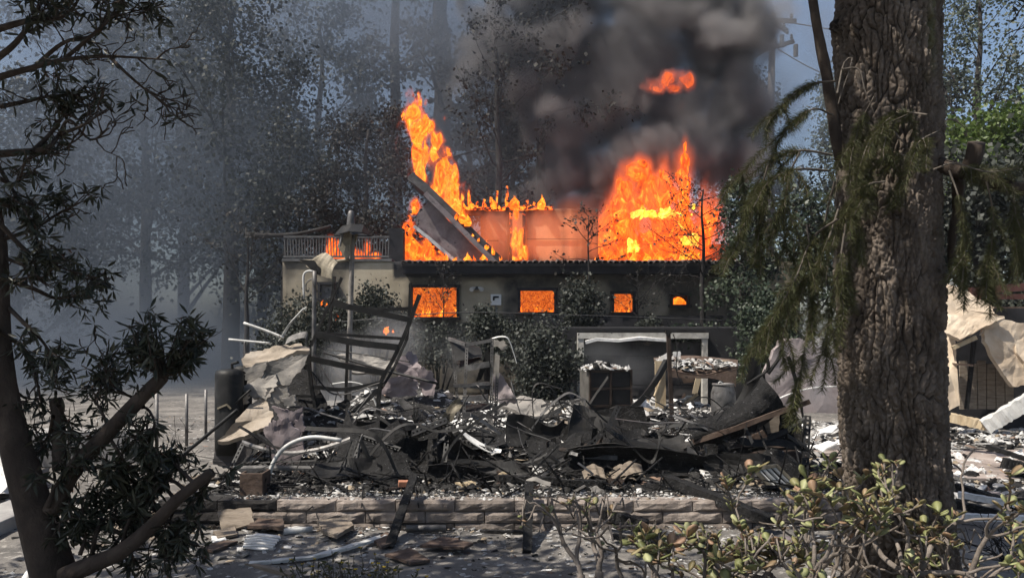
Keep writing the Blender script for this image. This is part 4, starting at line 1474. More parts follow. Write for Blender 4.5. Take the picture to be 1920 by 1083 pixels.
# right: beyond the pole and the great trunk
tree('gum_tree', 'tall airy tree with pale small leaves against the sky right of the great trunk', P(1840, 700, 24), 11.5, .22, 16, .28, 4.0, .75, 'paleleaf', 8000, .13, .5, None, sub=6)
tree('gum_tree', 'second airy pale-leaved tree behind the great trunk beside the utility pole', P(1600, 700, 46), 17, .30, 16, .28, 5.6, .7, 'paleleaf', 9000, .22, .7, None)
tree('gum_tree', 'blue-hazed tree behind the utility pole', P(1395, 700, 48), 17, .36, 16, .2, 4.5, .4, 'farleaf', 9000, .28, .8, None)
tree('bay_tree', 'bright green leafy tree lit by the sun beyond the cut branch', P(1868, 700, 19.5), 5.6, .18, 16, .3, 2.3, .5, 'greenleaf', 13000, .13, .45, None)
tree('bay_tree', 'shaded dark tree behind the collapsed stucco ruin', P(1835, 690, 17.5), 4.0, .16, 18, .2, 2.1, .3, 'farleaf', 12000, .13, .5, None)
tree('bay_tree', 'dark tree mass at the far right edge behind the red steel beam', P(1990, 690, 19), 5.6, .18, 18, .15, 3.0, .3, 'farleaf', 13000, .14, .6, None)
tree('bay_tree', 'dark leafy tree between the house end and the great trunk', P(1520, 690, 21.5), 4.2, .14, 16, .2, 1.6, .4, 'ivyleaf', 4500, .13, .5, None)
tree('bay_tree', 'dull green tree far behind the great trunk and the airy trees', P(1720, 690, 30), 9.5, .25, 18, .2, 4.2, .4, 'farleaf', 12000, .2, .7, None)
tree('bay_tree', 'ivy-hung tree standing against the end of the house', P(1392, 715, 19), 4.6, .15, 18, .22, .95, .2, 'ivyleaf', 5200, .10, .32, None, droop=.5)
# bare trees silhouetted against the fire
tree('bare_tree', 'burnt bare tree with curling twigs in front of the great blaze', P(1318, 700, 19.6), 4.5, .09, 18, .48, 1.75, .35, 'burntleaf', 420, .075, .1, None, bark='blacktwig', sub=7, twigs=5, up=.0, droop=.1)
tree('bare_tree', 'small bare sapling poking above the eave left of the great blaze', P(1104, 690, 19.6), 3.75, .05, 10, .66, 1.0, .6, 'burntleaf', 200, .085, .1, None, bark='blacktwig', sub=5, twigs=3)

tree('bare_tree', 'burnt creeper with thin twigs crossing the biggest window', P(832, 700, 20.2), 2.7, .03, 12, .5, .75, .5, 'burntleaf', 160, .07, .08, None, bark='blacktwig', sub=5, twigs=3)
tree('bare_tree', 'burnt creeper with thin twigs crossing the small window', P(1196, 700, 20.2), 2.6, .03, 12, .5, .75, .5, 'burntleaf', 120, .07, .08, None, bark='blacktwig', sub=5, twigs=3)
# the oak's long horizontal bough near the balcony
tree('bare_tree', 'burnt tree with a long level bough reaching the metal hood', P(462, 740, 22.0), 4.6, .10, 8, .55, 1.6, .5, 'burntleaf', 300, .10, .2, None, bark='barkfar')
MB().tube(spline(pl([(464, 440), (500, 442), (560, 438), (620, 424)], 22.0), 14), list(np.linspace(.085, .04, 14)), 8, True, .08).build('limb', MT['barkfar'], [o for o in COL.objects if o.name.startswith('bare_tree') and o.type == 'EMPTY'][-1], smooth=True)

SG = 'dark shrubs along the foot of the house'
for px, py, rx, ry, Y, nl, lab in ((703, 590, 56, 48, 19.4, 5200, 'rounded dark shrub against the cream wall left of the biggest window'),
                                   (912, 616, 40, 40, 19.3, 4200, 'shrub beneath the white meter box'),
                                   (820, 652, 70, 34, 18.9, 4800, 'low dark shrub under the biggest window'),
                                   (985, 648, 50, 40, 18.8, 4200, 'shrub under the second window'),
                                   (1092, 580, 34, 52, 19.5, 4600, 'tall leafy shrub between the second window and the small window'),
                                   (1222, 622, 30, 26, 19.2, 1600, 'thin creeper shrub between the small window and the arch of fire'),
                                   (1312, 640, 60, 26, 18.9, 3400, 'dark shrub hanging over the garage lintel'),
                                   (610, 610, 60, 60, 19.6, 4600, 'smoke-veiled shrub below the balcony'),
                                   (1440, 640, 60, 90, 17.2, 6000, 'dark evergreen shrub beside the end of the garage'),
                                   (1030, 690, 56, 76, 17.6, 6500, 'dark scorched shrub filling the space left of the garage door'),
                                   (540, 640, 60, 60, 20.5, 4200, 'dim shrub behind the white broken pipes')):
    shrub(lab, px, py, rx, ry, Y, 'ivyleaf' if px > 1300 else 'farleaf', nl, .085, SG)
shrub('dark hedge-like bush under the dark tree far right', 1900, 610, 90, 60, 16.5, 'farleaf', 7000, .1)

# ------------------------------------------------------------------ utility pole and cables
UPY = 40.0
up = thing('utility_pole', 'wooden utility pole with two pairs of crossarms rising out of the smoke', 'utility pole', (P(1443, 620, UPY).x, UPY, 0))
pz = lambda py: P(0, py, UPY).z
X0 = P(1443, 620, UPY).x
MB().tube([(X0, UPY, 0), (X0 + .05, UPY, pz(250)), (X0 + .15, UPY, pz(26))], [.24, .2, .15], 10).build('pole', MT['pole'], up, smooth=True)
for (a, b, c, d) in ((1425, 27, 1475, 58), (1440, 38, 1492, 40), (1424, 96, 1488, 78), (1432, 92, 1472, 84)):
    MB().bar([P(a, b, UPY - .3), P(c, d, UPY + .1)], .16, .2).build('crossarm', MT['pole'], up)
for px, py in ((1428, 22), (1470, 50), (1484, 33), (1430, 88), (1455, 80), (1484, 72), (1447, 60), (1476, 62)):
    MB().lathe(P(px, py, UPY - .2), [(.0, -.05), (.07, -.05), (.09, .05), (.05, .1), (.08, .16), (.0, .22)], 8).build('insulator', MT['barelight'], up)
for px, py in ((1492, 84), (1466, 66)):
    MB().tube([P(px, py, UPY - .3), P(px, py + 22, UPY - .3)], .12, 8).build('cutout', MT['barelight'], up)


def cable(label, pts, r=.03):
    MB().tube(spline(pts, 24), r, 5).build('power_cable', MT['wire']) and None
    o = COL.objects[-1]
    tag(o, label, 'cable')


cable('cable slanting across the smoke behind the tall flame', [P(820, 302, 27), P(900, 280, 27.5), P(1000, 248, 28), P(1130, 215, 30), P(1300, 160, 36), P(1440, 95, UPY)], .035)
cable('cable running from the upper crossarm off behind the great trunk', [P(1478, 42, UPY), P(1560, 56, 37), P(1680, 80, 33)], .03)
cable('cable sagging from the lower crossarm towards the airy tree', [P(1458, 92, UPY), P(1530, 132, 37), P(1640, 170, 33)], .03)
cable('thin cable crossing in front of the shrubs below the windows', [P(640, 603, 18.6), P(850, 586, 18.6), P(1060, 590, 18.6), P(1300, 598, 18.6), P(1480, 606, 18.6)], .012)

# ------------------------------------------------------------------ the great trunk
TY = 5.0
ts = TY / FPX
tr = thing('cedar_tree', 'massive cedar with deeply furrowed bark and drooping needle sprays', 'tree', (P(1680, 620, TY).x, TY, 0))
prof = [(1160, 1560, 1830), (1090, 1574, 1808), (1000, 1580, 1797), (850, 1573, 1783), (700, 1569, 1776), (600, 1567, 1772), (450, 1566, 1768), (300, 1565, 1766), (150, 1563, 1766), (60, 1556, 1766),
        (0, 1563, 1766), (-200, 1572, 1762), (-900, 1600, 1750), (-1600, 1640, 1720)]
nt_ = 400
zz = np.concatenate([np.linspace(P(0, 1160, TY).z, P(0, -40, TY).z, 700), np.linspace(P(0, -60, TY).z, P(0, -1200, TY).z, 40)])
nzv = len(zz)
pzs = np.array([P(0, p[0], TY).z for p in prof])
cx = np.interp(zz, pzs, [((p[1] + p[2]) / 2 - 960) * ts for p in prof])
rr = np.interp(zz, pzs, [(p[2] - p[1]) / 2 * ts * .875 for p in prof])
th = np.linspace(0, 2 * math.pi, nt_, endpoint=False)
T, Z = np.meshgrid(th, zz, indexing='ij')
ct, st = np.cos(T), np.sin(T)
R0 = rr[None, :].repeat(nt_, 0)
q = np.stack([ct * R0 + cx[None], st * R0, Z], -1)


def cells(u, v, nu):
    """Distance to the borders of jittered cells (second minus first nearest centre), wrapped in u."""
    iu, iv = np.floor(u).astype(int), np.floor(v).astype(int)
    f1 = np.full(u.shape, 9.0)
    f2 = np.full(u.shape, 9.0)
    ident = np.zeros(u.shape)
    for a in (-1, 0, 1):
        for b in (-1, 0, 1):
            cu, cv = iu + a, iv + b
            hx_, hy_, hv_ = LAT[(cu % nu) & 63, cv & 63, 5], LAT[(cu % nu) & 63, cv & 63, 11], LAT[(cu % nu) & 63, cv & 63, 23]
            d = np.sqrt((cu + hx_ - u) ** 2 + (cv + hy_ - v) ** 2)
            new = d < f1
            f2 = np.where(new, f1, np.minimum(f2, d))
            ident = np.where(new, hv_, ident)
            f1 = np.where(new, d, f1)
    return f2 - f1, ident


wz = fbm(q * np.array([5, 5, 2.]), 3)
wt = fbm(q * np.array([6, 6, 3.]) + 20, 4)
e1, id1 = cells(T / (2 * math.pi) * 56 + wt * 3.4, Z * 5.2 + wz * 1.6 + wt, 56)
e2, id2 = cells(T / (2 * math.pi) * 60 + wt * 3, Z * 22 + wz * 3, 60)
e3, id3 = cells(T / (2 * math.pi) * 34 + wt * 3.0, Z * 3.4 + wz * 1.5 + wt, 34)
mixn = np.clip(fbm(q * 1.3 + 5, 2) * 4 + .45, 0, 1)
e1 = e1 * (1 - mixn) + np.minimum(e3, e1 * 1.6 + .12) * mixn
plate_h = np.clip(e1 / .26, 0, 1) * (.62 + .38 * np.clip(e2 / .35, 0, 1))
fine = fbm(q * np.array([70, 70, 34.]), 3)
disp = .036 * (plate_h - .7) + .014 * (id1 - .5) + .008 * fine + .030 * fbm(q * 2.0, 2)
RR = R0 + disp
kn = np.exp(-((Z - P(0, 52, TY).z) / .045) ** 2) * np.exp(-(((T - math.pi * 1.02) / .22) ** 2))      # knot at the upper left edge
RR = RR + kn * .05
V = np.stack([cx[None] + ct * RR, TY + st * RR, Z], -1).reshape(-1, 3)
I = np.arange(nt_ * nzv).reshape(nt_, nzv)
J = np.roll(I, -1, 0)
F = np.stack([I[:, :-1], J[:, :-1], J[:, 1:], I[:, 1:]], -1).reshape(-1, 4)
left = np.clip((-ct - .55) / .4, 0, 1) * np.clip((Z - 1.0) / 2.0, 0, 1)  # darker left side, the trunk's shading put into the bark colour
bark_dark = np.clip((.42 - plate_h) * 1.6, 0, .7) + kn * .6 + .25 * left * (fbm(q * 3, 3) + .6)  # furrows deepened by darker colour, plus the black knot and shaded side
link('trunk', np_mesh('trunk', V, F, False, attr=bark_dark.reshape(-1)), MT['bark'], tr)

cb = MB()
cb.tube(spline([P(1516, -60, 4.85), P(1530, 40, 4.85), P(1548, 130, 4.86), P(1562, 220, 4.88), P(1572, 300, 4.9)], 14), [.024, .026, .028, .029, .03, .031, .032, .033, .034, .034, .034, .034, .03, .02], 9, True, .12)
cb.build('dead_limb', MT['bark2'], tr, smooth=True)
cb = MB()
cb.tube(spline([P(1740, 300, 4.9), P(1790, 318, 4.75), P(1850, 335, 4.65), P(1900, 352, 4.6), P(1990, 362, 4.5)], 14), [.05, .05, .048, .046, .044, .046, .042, .04, .04, .04, .038, .035, .03, .03], 10, True, .1)
cb.tube(spline([P(1796, 326, 4.8), P(1796, 380, 4.84), P(1788, 430, 4.88), P(1780, 510, 4.92)], 8), [.03, .036, .03, .03, .024, .026, .02, .008], 8, True, .25)
cb.tube([P(1812, 330, 4.7), P(1826, 296, 4.66), P(1832, 268, 4.62)], [.05, .05, .048], 10, True, .08)
cb.build('cut_branch', MT['bark2'], tr, smooth=True)

# needle sprays: drooping twigs with rows of needles
SPR = [
    ([(1562, 216), (1522, 205), (1470, 246), (1420, 292), (1386, 332)], 4.7, .006, 7),
    ([(1566, 152), (1520, 158), (1478, 186), (1455, 214)], 4.7, .007, 8),
    ([(1560, 290), (1500, 282), (1450, 300), (1418, 350), (1402, 410)], 4.6, .008, 12),
    ([(1555, 320), (1490, 318), (1440, 345), (1400, 420), (1372, 480)], 4.55, .008, 12),
    ([(1566, 340), (1548, 410), (1532, 520), (1512, 630), (1496, 745)], 4.55, .008, 16),
    ([(1572, 410), (1524, 446), (1492, 520), (1442, 610), (1396, 676)], 4.5, .008, 16),
    ([(1576, 380), (1544, 470), (1490, 560), (1466, 640), (1474, 690)], 4.5, .007, 14),
    ([(1586, 420), (1570, 520), (1554, 600), (1548, 668)], 4.5, .007, 14),
    ([(1600, 300), (1600, 420), (1590, 520), (1580, 600)], 4.5, .006, 12),
    ([(1690, 225), (1640, 250), (1610, 320), (1600, 400)], 4.5, .006, 12),
    ([(1740, 215), (1690, 212), (1650, 240), (1636, 300)], 4.5, .006, 10),
    ([(1720, 300), (1680, 290), (1640, 310), (1618, 370)], 4.5, .006, 10),
    ([(1660, 340), (1620, 350), (1580, 400), (1560, 460)], 4.45, .006, 10),
    ([(1640, 180), (1610, 240), (1590, 330)], 4.5, .005, 9),
    ([(1760, 245), (1720, 270), (1690, 330), (1680, 390)], 4.5, .005, 8),
    ([(1780, 320), (1800, 380), (1810, 460), (1806, 540)], 4.6, .006, 12),
    ([(1850, 340), (1862, 400), (1858, 470), (1850, 530)], 4.6, .006, 12),
    ([(1900, 350), (1905, 410), (1912, 480)], 4.55, .006, 10),
    ([(1775, 300), (1820, 315), (1870, 318), (1930, 312)], 4.6, .005, 8),
    ([(1500, 285), (1480, 330), (1470, 400), (1474, 470)], 4.6, .006, 10),
    ([(1440, 310), (1428, 360), (1424, 430), (1430, 480)], 4.6, .006, 10),
]
tw = MB()
NP, ND, NS = [], [], []
for pts, Y, r, ns in SPR:
    base_ = [P(x, y, Y + random.uniform(-.12, .12)) for x, y in pts]
    sp = [Vector(q) for q in spline(base_, 22)]
    tw.tube(sp, list(np.linspace(r, .002, 22)), 5, False)
    twigs_ = [sp[5:]]
    for k in range(ns):
        q, dq = at(sp, random.uniform(.15, 1))
        L = random.uniform(.10, .30)
        a, b = grow(q, (dq + Vector((random.gauss(0, .7), random.gauss(0, .5), random.uniform(-1.0, .1)))).normalized(), L, .0028, .16, -.12, 6)
        tw.tube(a, b, 4, False)
        twigs_.append(a)
    for tp in twigs_:
        Ltot = sum((tp[i + 1] - tp[i]).length for i in range(len(tp) - 1))
        n = int(Ltot * 1050)
        for u in np.linspace(.02, 1, max(6, n)):
            q, dq = at(tp, min(u, .999))
            side = Vector([random.gauss(0, 1) for _ in range(3)])
            side = (side - dq * side.dot(dq)).normalized()
            NP.append(list(q))
            NS.append(random.uniform(.024, .052))
            ND.append(list((dq * random.uniform(.3, .9) + side + Vector((0, 0, -.25))).normalized()))
tw.build('twigs', MT['twig'], tr, smooth=True)
NP, ND, NS = np.array(NP), np.array(ND), np.array(NS)
V, F = scatter(NEEDLE_V, NEEDLE_F, NP, frames(ND, RNG.uniform(0, 6, len(NP))), np.stack([NS * 1.3, NS, NS * 1.3], 1))
o = link('needles', np_mesh('needles', V, F), MT['needle'], tr)
o['kind'] = 'stuff'
# pale dead twigs hanging against the bark
for pts in ([(1570, 175), (1582, 120), (1598, 112), (1576, 180), (1572, 195)], [(1578, 130), (1610, 130), (1622, 170), (1640, 215)], [(1570, 330), (1566, 380), (1580, 420), (1596, 440)],
            [(1566, 410), (1575, 440), (1588, 500), (1574, 540)], [(1512, 420), (1518, 460), (1528, 500), (1534, 545)], [(1542, 455), (1552, 480), (1548, 540)], [(1668, 240), (1690, 262), (1710, 290)],
            [(1640, 250), (1664, 232), (1700, 215)], [(1750, 318), (1790, 306), (1850, 322), (1920, 314)], [(1760, 240), (1778, 224), (1800, 232), (1815, 248)]):
    pm = MB()
    pm.tube(spline([P(x, y, 4.52 + random.uniform(-.03, .03)) for x, y in pts], 12), list(np.linspace(.006, .002, 12)), 5, False)
    pm.build('dead_twig', MT['twig'], tr, smooth=True)
# the cedar's unseen crown, extra limbs swung sunward to shade trunk and foreground
cr = MB()
pts_ = []
for k in range(48):
    z = random.uniform(4.6, 9.0)
    a = k * 2.4 if k < 20 else rad(random.uniform(150, 250))
    lp, lr = grow((P(1680, 0, TY).x, TY, z), (math.cos(a), math.sin(a), .15), random.uniform(2.2, 4.2) * (1.1 - (z - 4.6) / 9), .06, .12, .0, 8, .05)
    if any(abs((p.x / p.y * FPX)) < 985 and HORIZ - (p.z - CAMZ) / p.y * FPX > -60 for p in lp if p.y > .5):
        continue
    cr.tube(lp, lr, 5, False)
    for _ in range(430):
        q, dq = at(lp, random.uniform(.2, 1))
        p = q + Vector((random.gauss(0, .3), random.gauss(0, .3), random.gauss(-.08, .15)))
        if p.y > .5 and HORIZ - (p.z - CAMZ) / p.y * FPX > -30:
            continue
        pts_.append(list(p))
cr.build('limbs', MT['bark2'], tr)
leaf_cloud('crown', MT['needle'], pts_, .16, tr, aspect=.5)

# ------------------------------------------------------------------ lance-leaved tree at the left
LY = 4.3
lt = thing('lance_leaved_tree', 'dark lance-leaved tree with leaning trunk and a leafy lopped branch', 'tree', (P(118, 620, LY).x, LY, 0))
lsc = LY / FPX
tb = MB()
trunk_px = [(122, 1230), (112, 1120), (80, 1000), (44, 890), (22, 800), (6, 700), (0, 600), (-2, 480), (-14, 380), (-40, 250), (-60, 100)]
tb.tube(spline([P(x, y, LY) for x, y in trunk_px], 26), list(np.interp(np.linspace(0, 1, 26), [0, .12, .3, .5, .7, 1], [w * lsc / 2 for w in (96, 80, 60, 40, 30, 24)])), 14, True, .05)
tb.build('trunk', MT['bark2'], lt, smooth=True)
limbs = [([(96, 960), (140, 878), (205, 808), (262, 748), (306, 706)], [32, 31, 29, 27, 24], LY - .05),
         ([(118, 1082), (170, 1058), (226, 1034), (280, 990), (330, 938), (398, 884)], [36, 33, 30, 26, 22, 18], LY - .1),
         ([(112, 880), (110, 800), (104, 745)], [26, 24, 22], LY + .1)]
for pts, ws, Y in limbs:
    MB().tube(spline([P(x, y, Y) for x, y in pts], 16), list(np.interp(np.linspace(0, 1, 16), np.linspace(0, 1, len(ws)), [w * lsc / 2 for w in ws])), 11, True, .06).build('limb', MT['bark2'], lt, smooth=True)
fine_ = MB()
leafspots = []          # (point, direction)


def whorl(p, d, n=7, spread=1.0):
    for _ in range(n):
        v = (Vector(d) * .6 + Vector([random.gauss(0, .7) for _ in range(3)]) * spread + Vector((0, 0, -.35))).normalized()
        leafspots.append((list(Vector(p) + v * random.uniform(0, .02)), list(v)))


def twigtree(start, d, L, r, depth, leafy, curl=.35):
    pts, rr_ = grow(start, d, L, r, curl, .03, 6)
    fine_.tube(pts, rr_, 6 if r > .01 else 4, False)
    if depth == 0:
        if random.random() < leafy:
            whorl(pts[-1], pts[-1] - pts[-2], random.randint(5, 9))
            if random.random() < .5:
                whorl(pts[3], pts[4] - pts[3], 4)
        return
    for k in range(random.choice((2, 2, 3))):
        q, dq = at(pts, random.uniform(.55, 1.0) if k else 1.0)
        twigtree(q, (dq + Vector((random.gauss(0, .55), random.gauss(0, .45), random.gauss(0, .55)))).normalized(), L * random.uniform(.55, .85), rr_[-1] * .85 + .001, depth - 1, leafy, curl)


def px_branch(pts, w, leafy, Y=LY, side=7, depth=2, L=.22):
    sp = [Vector(q) for q in spline([P(x, y, Y + random.uniform(-.12, .12)) for x, y in pts], 16)]
    fine_.tube(sp, list(np.linspace(w * lsc / 2, .004, 16)), 7, False)
    for k in range(int(10 * leafy)):
        q, dq = at(sp, random.uniform(.35, 1.0))
        whorl(q, dq, 5)
    for k in range(side):
        q, dq = at(sp, random.uniform(.25, 1.0))
        twigtree(q, (dq + Vector((random.gauss(0, .8), random.gauss(0, .6), random.gauss(.1, .8)))).normalized(), L * random.uniform(.6, 1.2), .006, depth, leafy)


UPB = [([(-20, 290), (40, 285), (90, 278), (112, 252), (150, 238), (200, 205)], 16, .35), ([(-20, 150), (50, 130), (120, 112), (205, 106), (310, 112)], 14, .12),
       ([(205, 106), (240, 140), (270, 166), (300, 188)], 7, .12), ([(60, 285), (95, 250), (130, 200), (160, 160)], 10, .8), ([(-20, 60), (50, 40), (120, 30), (160, -20)], 14, .9),
       ([(-20, 120), (30, 80), (70, 20), (90, -30)], 14, .95), ([(120, 112), (180, 60), (210, 30), (235, 10)], 8, .35), ([(60, 130), (120, 80), (180, 65), (215, 20)], 9, .6),
       ([(0, 200), (50, 190), (95, 180), (150, 178)], 10, .85), ([(110, 255), (130, 225), (170, 262), (205, 240)], 7, .15), ([(-10, 330), (30, 345), (50, 300), (90, 280)], 9, .8),
       ([(0, 420), (50, 470), (110, 500), (180, 520)], 10, .95), ([(0, 450), (60, 430), (110, 400), (150, 380)], 9, .95), ([(-5, 520), (60, 540), (110, 560), (160, 545), (205, 520)], 10, 1.0),
       ([(0, 560), (40, 600), (80, 640), (110, 690)], 10, 1.0), ([(0, 620), (50, 660), (70, 720), (80, 770)], 9, 1.0), ([(0, 380), (40, 400), (70, 450), (90, 500)], 9, .95),
       ([(-10, 300), (20, 350), (50, 400), (70, 430)], 9, .95), ([(0, 480), (50, 500), (80, 520), (120, 480)], 8, .95), ([(110, 760), (130, 800), (150, 830)], 8, .9),
       ([(100, 780), (90, 820), (70, 850)], 8, .9), ([(150, 880), (200, 870), (240, 840), (262, 810)], 8, .9), ([(200, 812), (230, 860), (250, 900)], 8, .8),
       ([(240, 770), (275, 765), (290, 800), (268, 820)], 7, .9), ([(262, 750), (220, 730), (200, 700)], 6, .5), ([(205, 808), (190, 770), (168, 740)], 7, .5),
       ([(170, 1058), (180, 1000), (200, 950), (240, 920)], 10, 1.0), ([(226, 1034), (240, 980), (270, 930), (300, 900)], 9, 1.0), ([(280, 990), (300, 1010), (322, 1030)], 8, 1.0),
       ([(330, 938), (320, 980), (330, 1010)], 7, 1.0), ([(120, 1000), (150, 960), (180, 930), (210, 900)], 10, 1.0), ([(90, 950), (110, 900), (140, 860)], 9, 1.0), ([(150, 1040), (160, 1000), (150, 960)], 8, 1.0),
       ([(240, 1020), (250, 1050), (240, 1062)], 7, .9), ([(300, 965), (270, 940), (240, 960)], 7, 1.0), ([(60, 930), (100, 930), (130, 960)], 8, 1.0), ([(330, 938), (300, 900), (276, 868)], 8, 1.0), ([(280, 990), (250, 940), (222, 905)], 9, 1.0), ([(398, 884), (384, 915), (352, 950)], 8, 1.0),
       ([(366, 908), (330, 872), (304, 850)], 8, 1.0), ([(300, 965), (330, 990), (345, 1030)], 8, 1.0), ([(250, 1016), (200, 985), (160, 975)], 9, 1.0), ([(200, 1045), (230, 1000), (262, 962)], 9, 1.0), ([(350, 920), (320, 900), (290, 920), (262, 950)], 8, 1.0)]
for pts, w, lf_ in UPB:
    px_branch(pts, w, lf_, LY, 7 if lf_ > .5 else 7, 1 if lf_ > .5 else 2, .105 if lf_ > .5 else .16)
# the leafy ball at the end of the lopped branch
ballc = P(312, 640, LY - .05)
for k in range(62):
    d = Vector(rdir(1, .1)[0])
    d = Vector((d.x, d.y * .8, d.z * .85)).normalized()
    s = P(306, 706, LY - .05)
    e = ballc + Vector((d.x * .235, d.y * .18, d.z * .175)) * random.uniform(.5, 1.05)
    mid = s.lerp(e, .5) + Vector([random.gauss(0, .02) for _ in range(3)])
    sp = spline([s, mid, e], 7)
    fine_.tube(sp, list(np.linspace(.009, .003, 7)), 5, False)
    whorl(e, e - mid, random.randint(8, 12))
    whorl(Vector(sp[4]), e - mid, 6)
fine_.build('twigs', MT['bark2'], lt, smooth=True)
random.shuffle(leafspots)
lme = np_mesh('leaf', LANCE_V * np.array([.066, .066, .066]), LANCE_F)
lproto = None
for p, d in leafspots[:300]:
    R = Matrix([list(r) for r in frames(np.array([d]), np.array([random.uniform(0, 6.28)]))[0]])
    if lproto is None:
        o = lproto = link('leaf', lme, MT['darkleaf'], lt)
    else:
        o = lproto.copy()
        COL.objects.link(o)
    s = random.uniform(.75, 1.25)
    o.matrix_basis = Matrix.Translation(Vector(p)) @ R.to_4x4() @ Matrix.Diagonal((s, s, s, 1))
rest = leafspots[300:]
leaf_cloud('foliage', MT['darkleaf'], [p for p, d in rest], .066, lt, np.array([d for p, d in rest]), .3, 1.0, (LANCE_V, LANCE_F), 'stuff')
# its unseen crown, loose leaves placed sunward to keep the tree in shadow
pts_ = []
for k in range(4200):
    p = Vector((-4.0, LY - .6, 4.9)) + Vector((random.gauss(0, 1.1), random.gauss(0, 1.0), random.gauss(0, .7)))
    if p.y > .5 and HORIZ - (p.z - CAMZ) / p.y * FPX > -20 and p.x / p.y * FPX > -980:
        continue
    pts_.append(list(p))
leaf_cloud('crown', MT['darkleaf'], pts_, .10, lt, None, .3, 2.5, None, 'stuff')
# a leafy twig dipping in at the top right corner belongs to a second tree outside the picture
tw2 = thing('hanging_twig', 'leafy twig dipping into view at the top right corner of the sky', 'twig', P(1925, 10, 4.4))
m = MB()
sp = spline([P(1990, -20, 4.4), P(1930, 2, 4.4), P(1905, 30, 4.4)], 8)
m.tube(sp, .004, 5, False)
sp2 = spline([P(1990, 40, 4.4), P(1910, 55, 4.4), P(1885, 66, 4.4)], 8)
m.tube(sp2, .003, 5, False)
m.build('stem', MT['bark2'], tw2)
for q in list(sp[2:]) + list(sp[4:]) + list(sp[5:]):
    v = (Vector((-.5, random.gauss(0, .5), random.gauss(-.1, .6)))).normalized()
    Rm = Matrix([list(r) for r in frames(np.array([list(v)]), np.array([random.uniform(0, 6)]))[0]])
    o = link('leaf', lme.copy(), None, tw2)
    o.matrix_basis = Matrix.Translation(Vector(q)) @ Rm.to_4x4() @ Matrix.Diagonal((.8, .8, .8, 1))

# ------------------------------------------------------------------ jade plants
JV, JF = [], []
for i, (w_, y_, z_) in enumerate(((.05, 0, 0), (.17, .25, .03), (.30, .55, .06), (.28, .82, .08), (.10, 1.0, .10))):
    JV += [(-w_, y_, z_ + .03), (0, y_, z_ + .075 * (1 if 0 < i < 4 else .4)), (w_, y_, z_ + .03), (0, y_, z_ - .05 * (1 if 0 < i < 4 else .4))]
for i in range(4):
    for k in range(4):
        JF.append((i * 4 + k, i * 4 + (k + 1) % 4, i * 4 + 4 + (k + 1) % 4, i * 4 + 4 + k))
JF += [(3, 2, 1, 0), (16, 17, 18, 19)]
jme = bpy.data.meshes.new('leaf')
jme.from_pydata([(x * 1.15, y, z) for x, y, z in JV], [], JF)
jme.polygons.foreach_set('use_smooth', [True] * len(jme.polygons))
jme.materials.append(MT['jadeleaf'])
jproto = None
JB = 'jade plants in front of the wall'


def jade(label, base_px, Y, spread_px, top_py, nmain, nleaf, lean=0.0, sparse=1.0, leafsize=.07):
    global jproto
    s = Y / FPX
    b = P(base_px[0], base_px[1], Y)
    t = thing('jade_plant', label, 'shrub', (b.x, b.y, 0), JB)
    st = MB()
    ends = []
    topz = P(0, top_py, Y).z

    def rec(p, d, L, r, dep):
        pts, rr_ = grow(p, d, L, r, .34, .06, 5)
        rr_ = [max(.006, r * (1 - .3 * i / 5)) for i in range(6)]
        for q in pts:
            if q.z > topz - .04: q.z = topz - random.uniform(0.0, .16)
            if q.z < .04: q.z = .04 + random.uniform(0, .03)
        st.tube(pts, rr_, 8 if r > .012 else 6, False, .06)
        if dep <= 1:
            ends.append((pts[-1], (pts[-1] - pts[-2]).normalized()))
            if dep == 0 and random.random() < .6:
                ends.append((pts[3], (pts[3] - pts[2]).normalized()))
        if dep == 0:
            return
        for k in range(2 if random.random() < .7 else 3):
            dd = (pts[-1] - pts[-2]).normalized() + Vector((random.gauss(lean, .75), random.gauss(-.05, .5), random.gauss(.05, .55)))
            rec(pts[-1], dd.normalized(), L * random.uniform(.62, .95), rr_[-1] * .72, dep - 1)
    hgt = topz - .02
    for k in range(nmain):
        dx = random.uniform(-1, 1)
        rec(Vector((b.x + dx * .06, b.y + random.uniform(-.05, .05), -.02)), Vector((dx * spread_px * s / max(.3, hgt) * .9 + lean * .4, random.uniform(-.25, .25), 1)).normalized(), hgt * .42, .030 * random.uniform(.8, 1.2), 3)
    st.build('stems', MT['jadestem'], t, smooth=True)
    random.shuffle(ends)
    left_ = nleaf
    for p, d in ends:
        if random.random() > sparse:
            continue
        k = random.randint(4, 8)
        a0 = random.uniform(0, 6)
        sz = random.uniform(.6, 1.2)
        for j in range(k):
            if left_ <= 0:
                break
            a = a0 + j * 2.4
            side = Vector((math.cos(a), math.sin(a), 0))
            v = (d * random.uniform(.2, 1.0) + side * .9 + Vector((0, 0, .25))).normalized()
            Rm = Matrix([list(r) for r in frames(np.array([list(v)]), np.array([random.uniform(-.5, .5)]))[0]])
            if jproto is None:
                o = jproto = bpy.data.objects.new('leaf', jme)
            else:
                o = jproto.copy()
            COL.objects.link(o)
            o.parent = t
            o.matrix_parent_inverse = inv(t)
            q = sz * leafsize * random.uniform(.55, 1.12)
            o.matrix_basis = Matrix.Translation(p + v * .004 - d * (.012 * j)) @ Rm.to_4x4() @ Matrix.Diagonal((q, q, q, 1))
            left_ -= 1
        if left_ <= 0:
            break


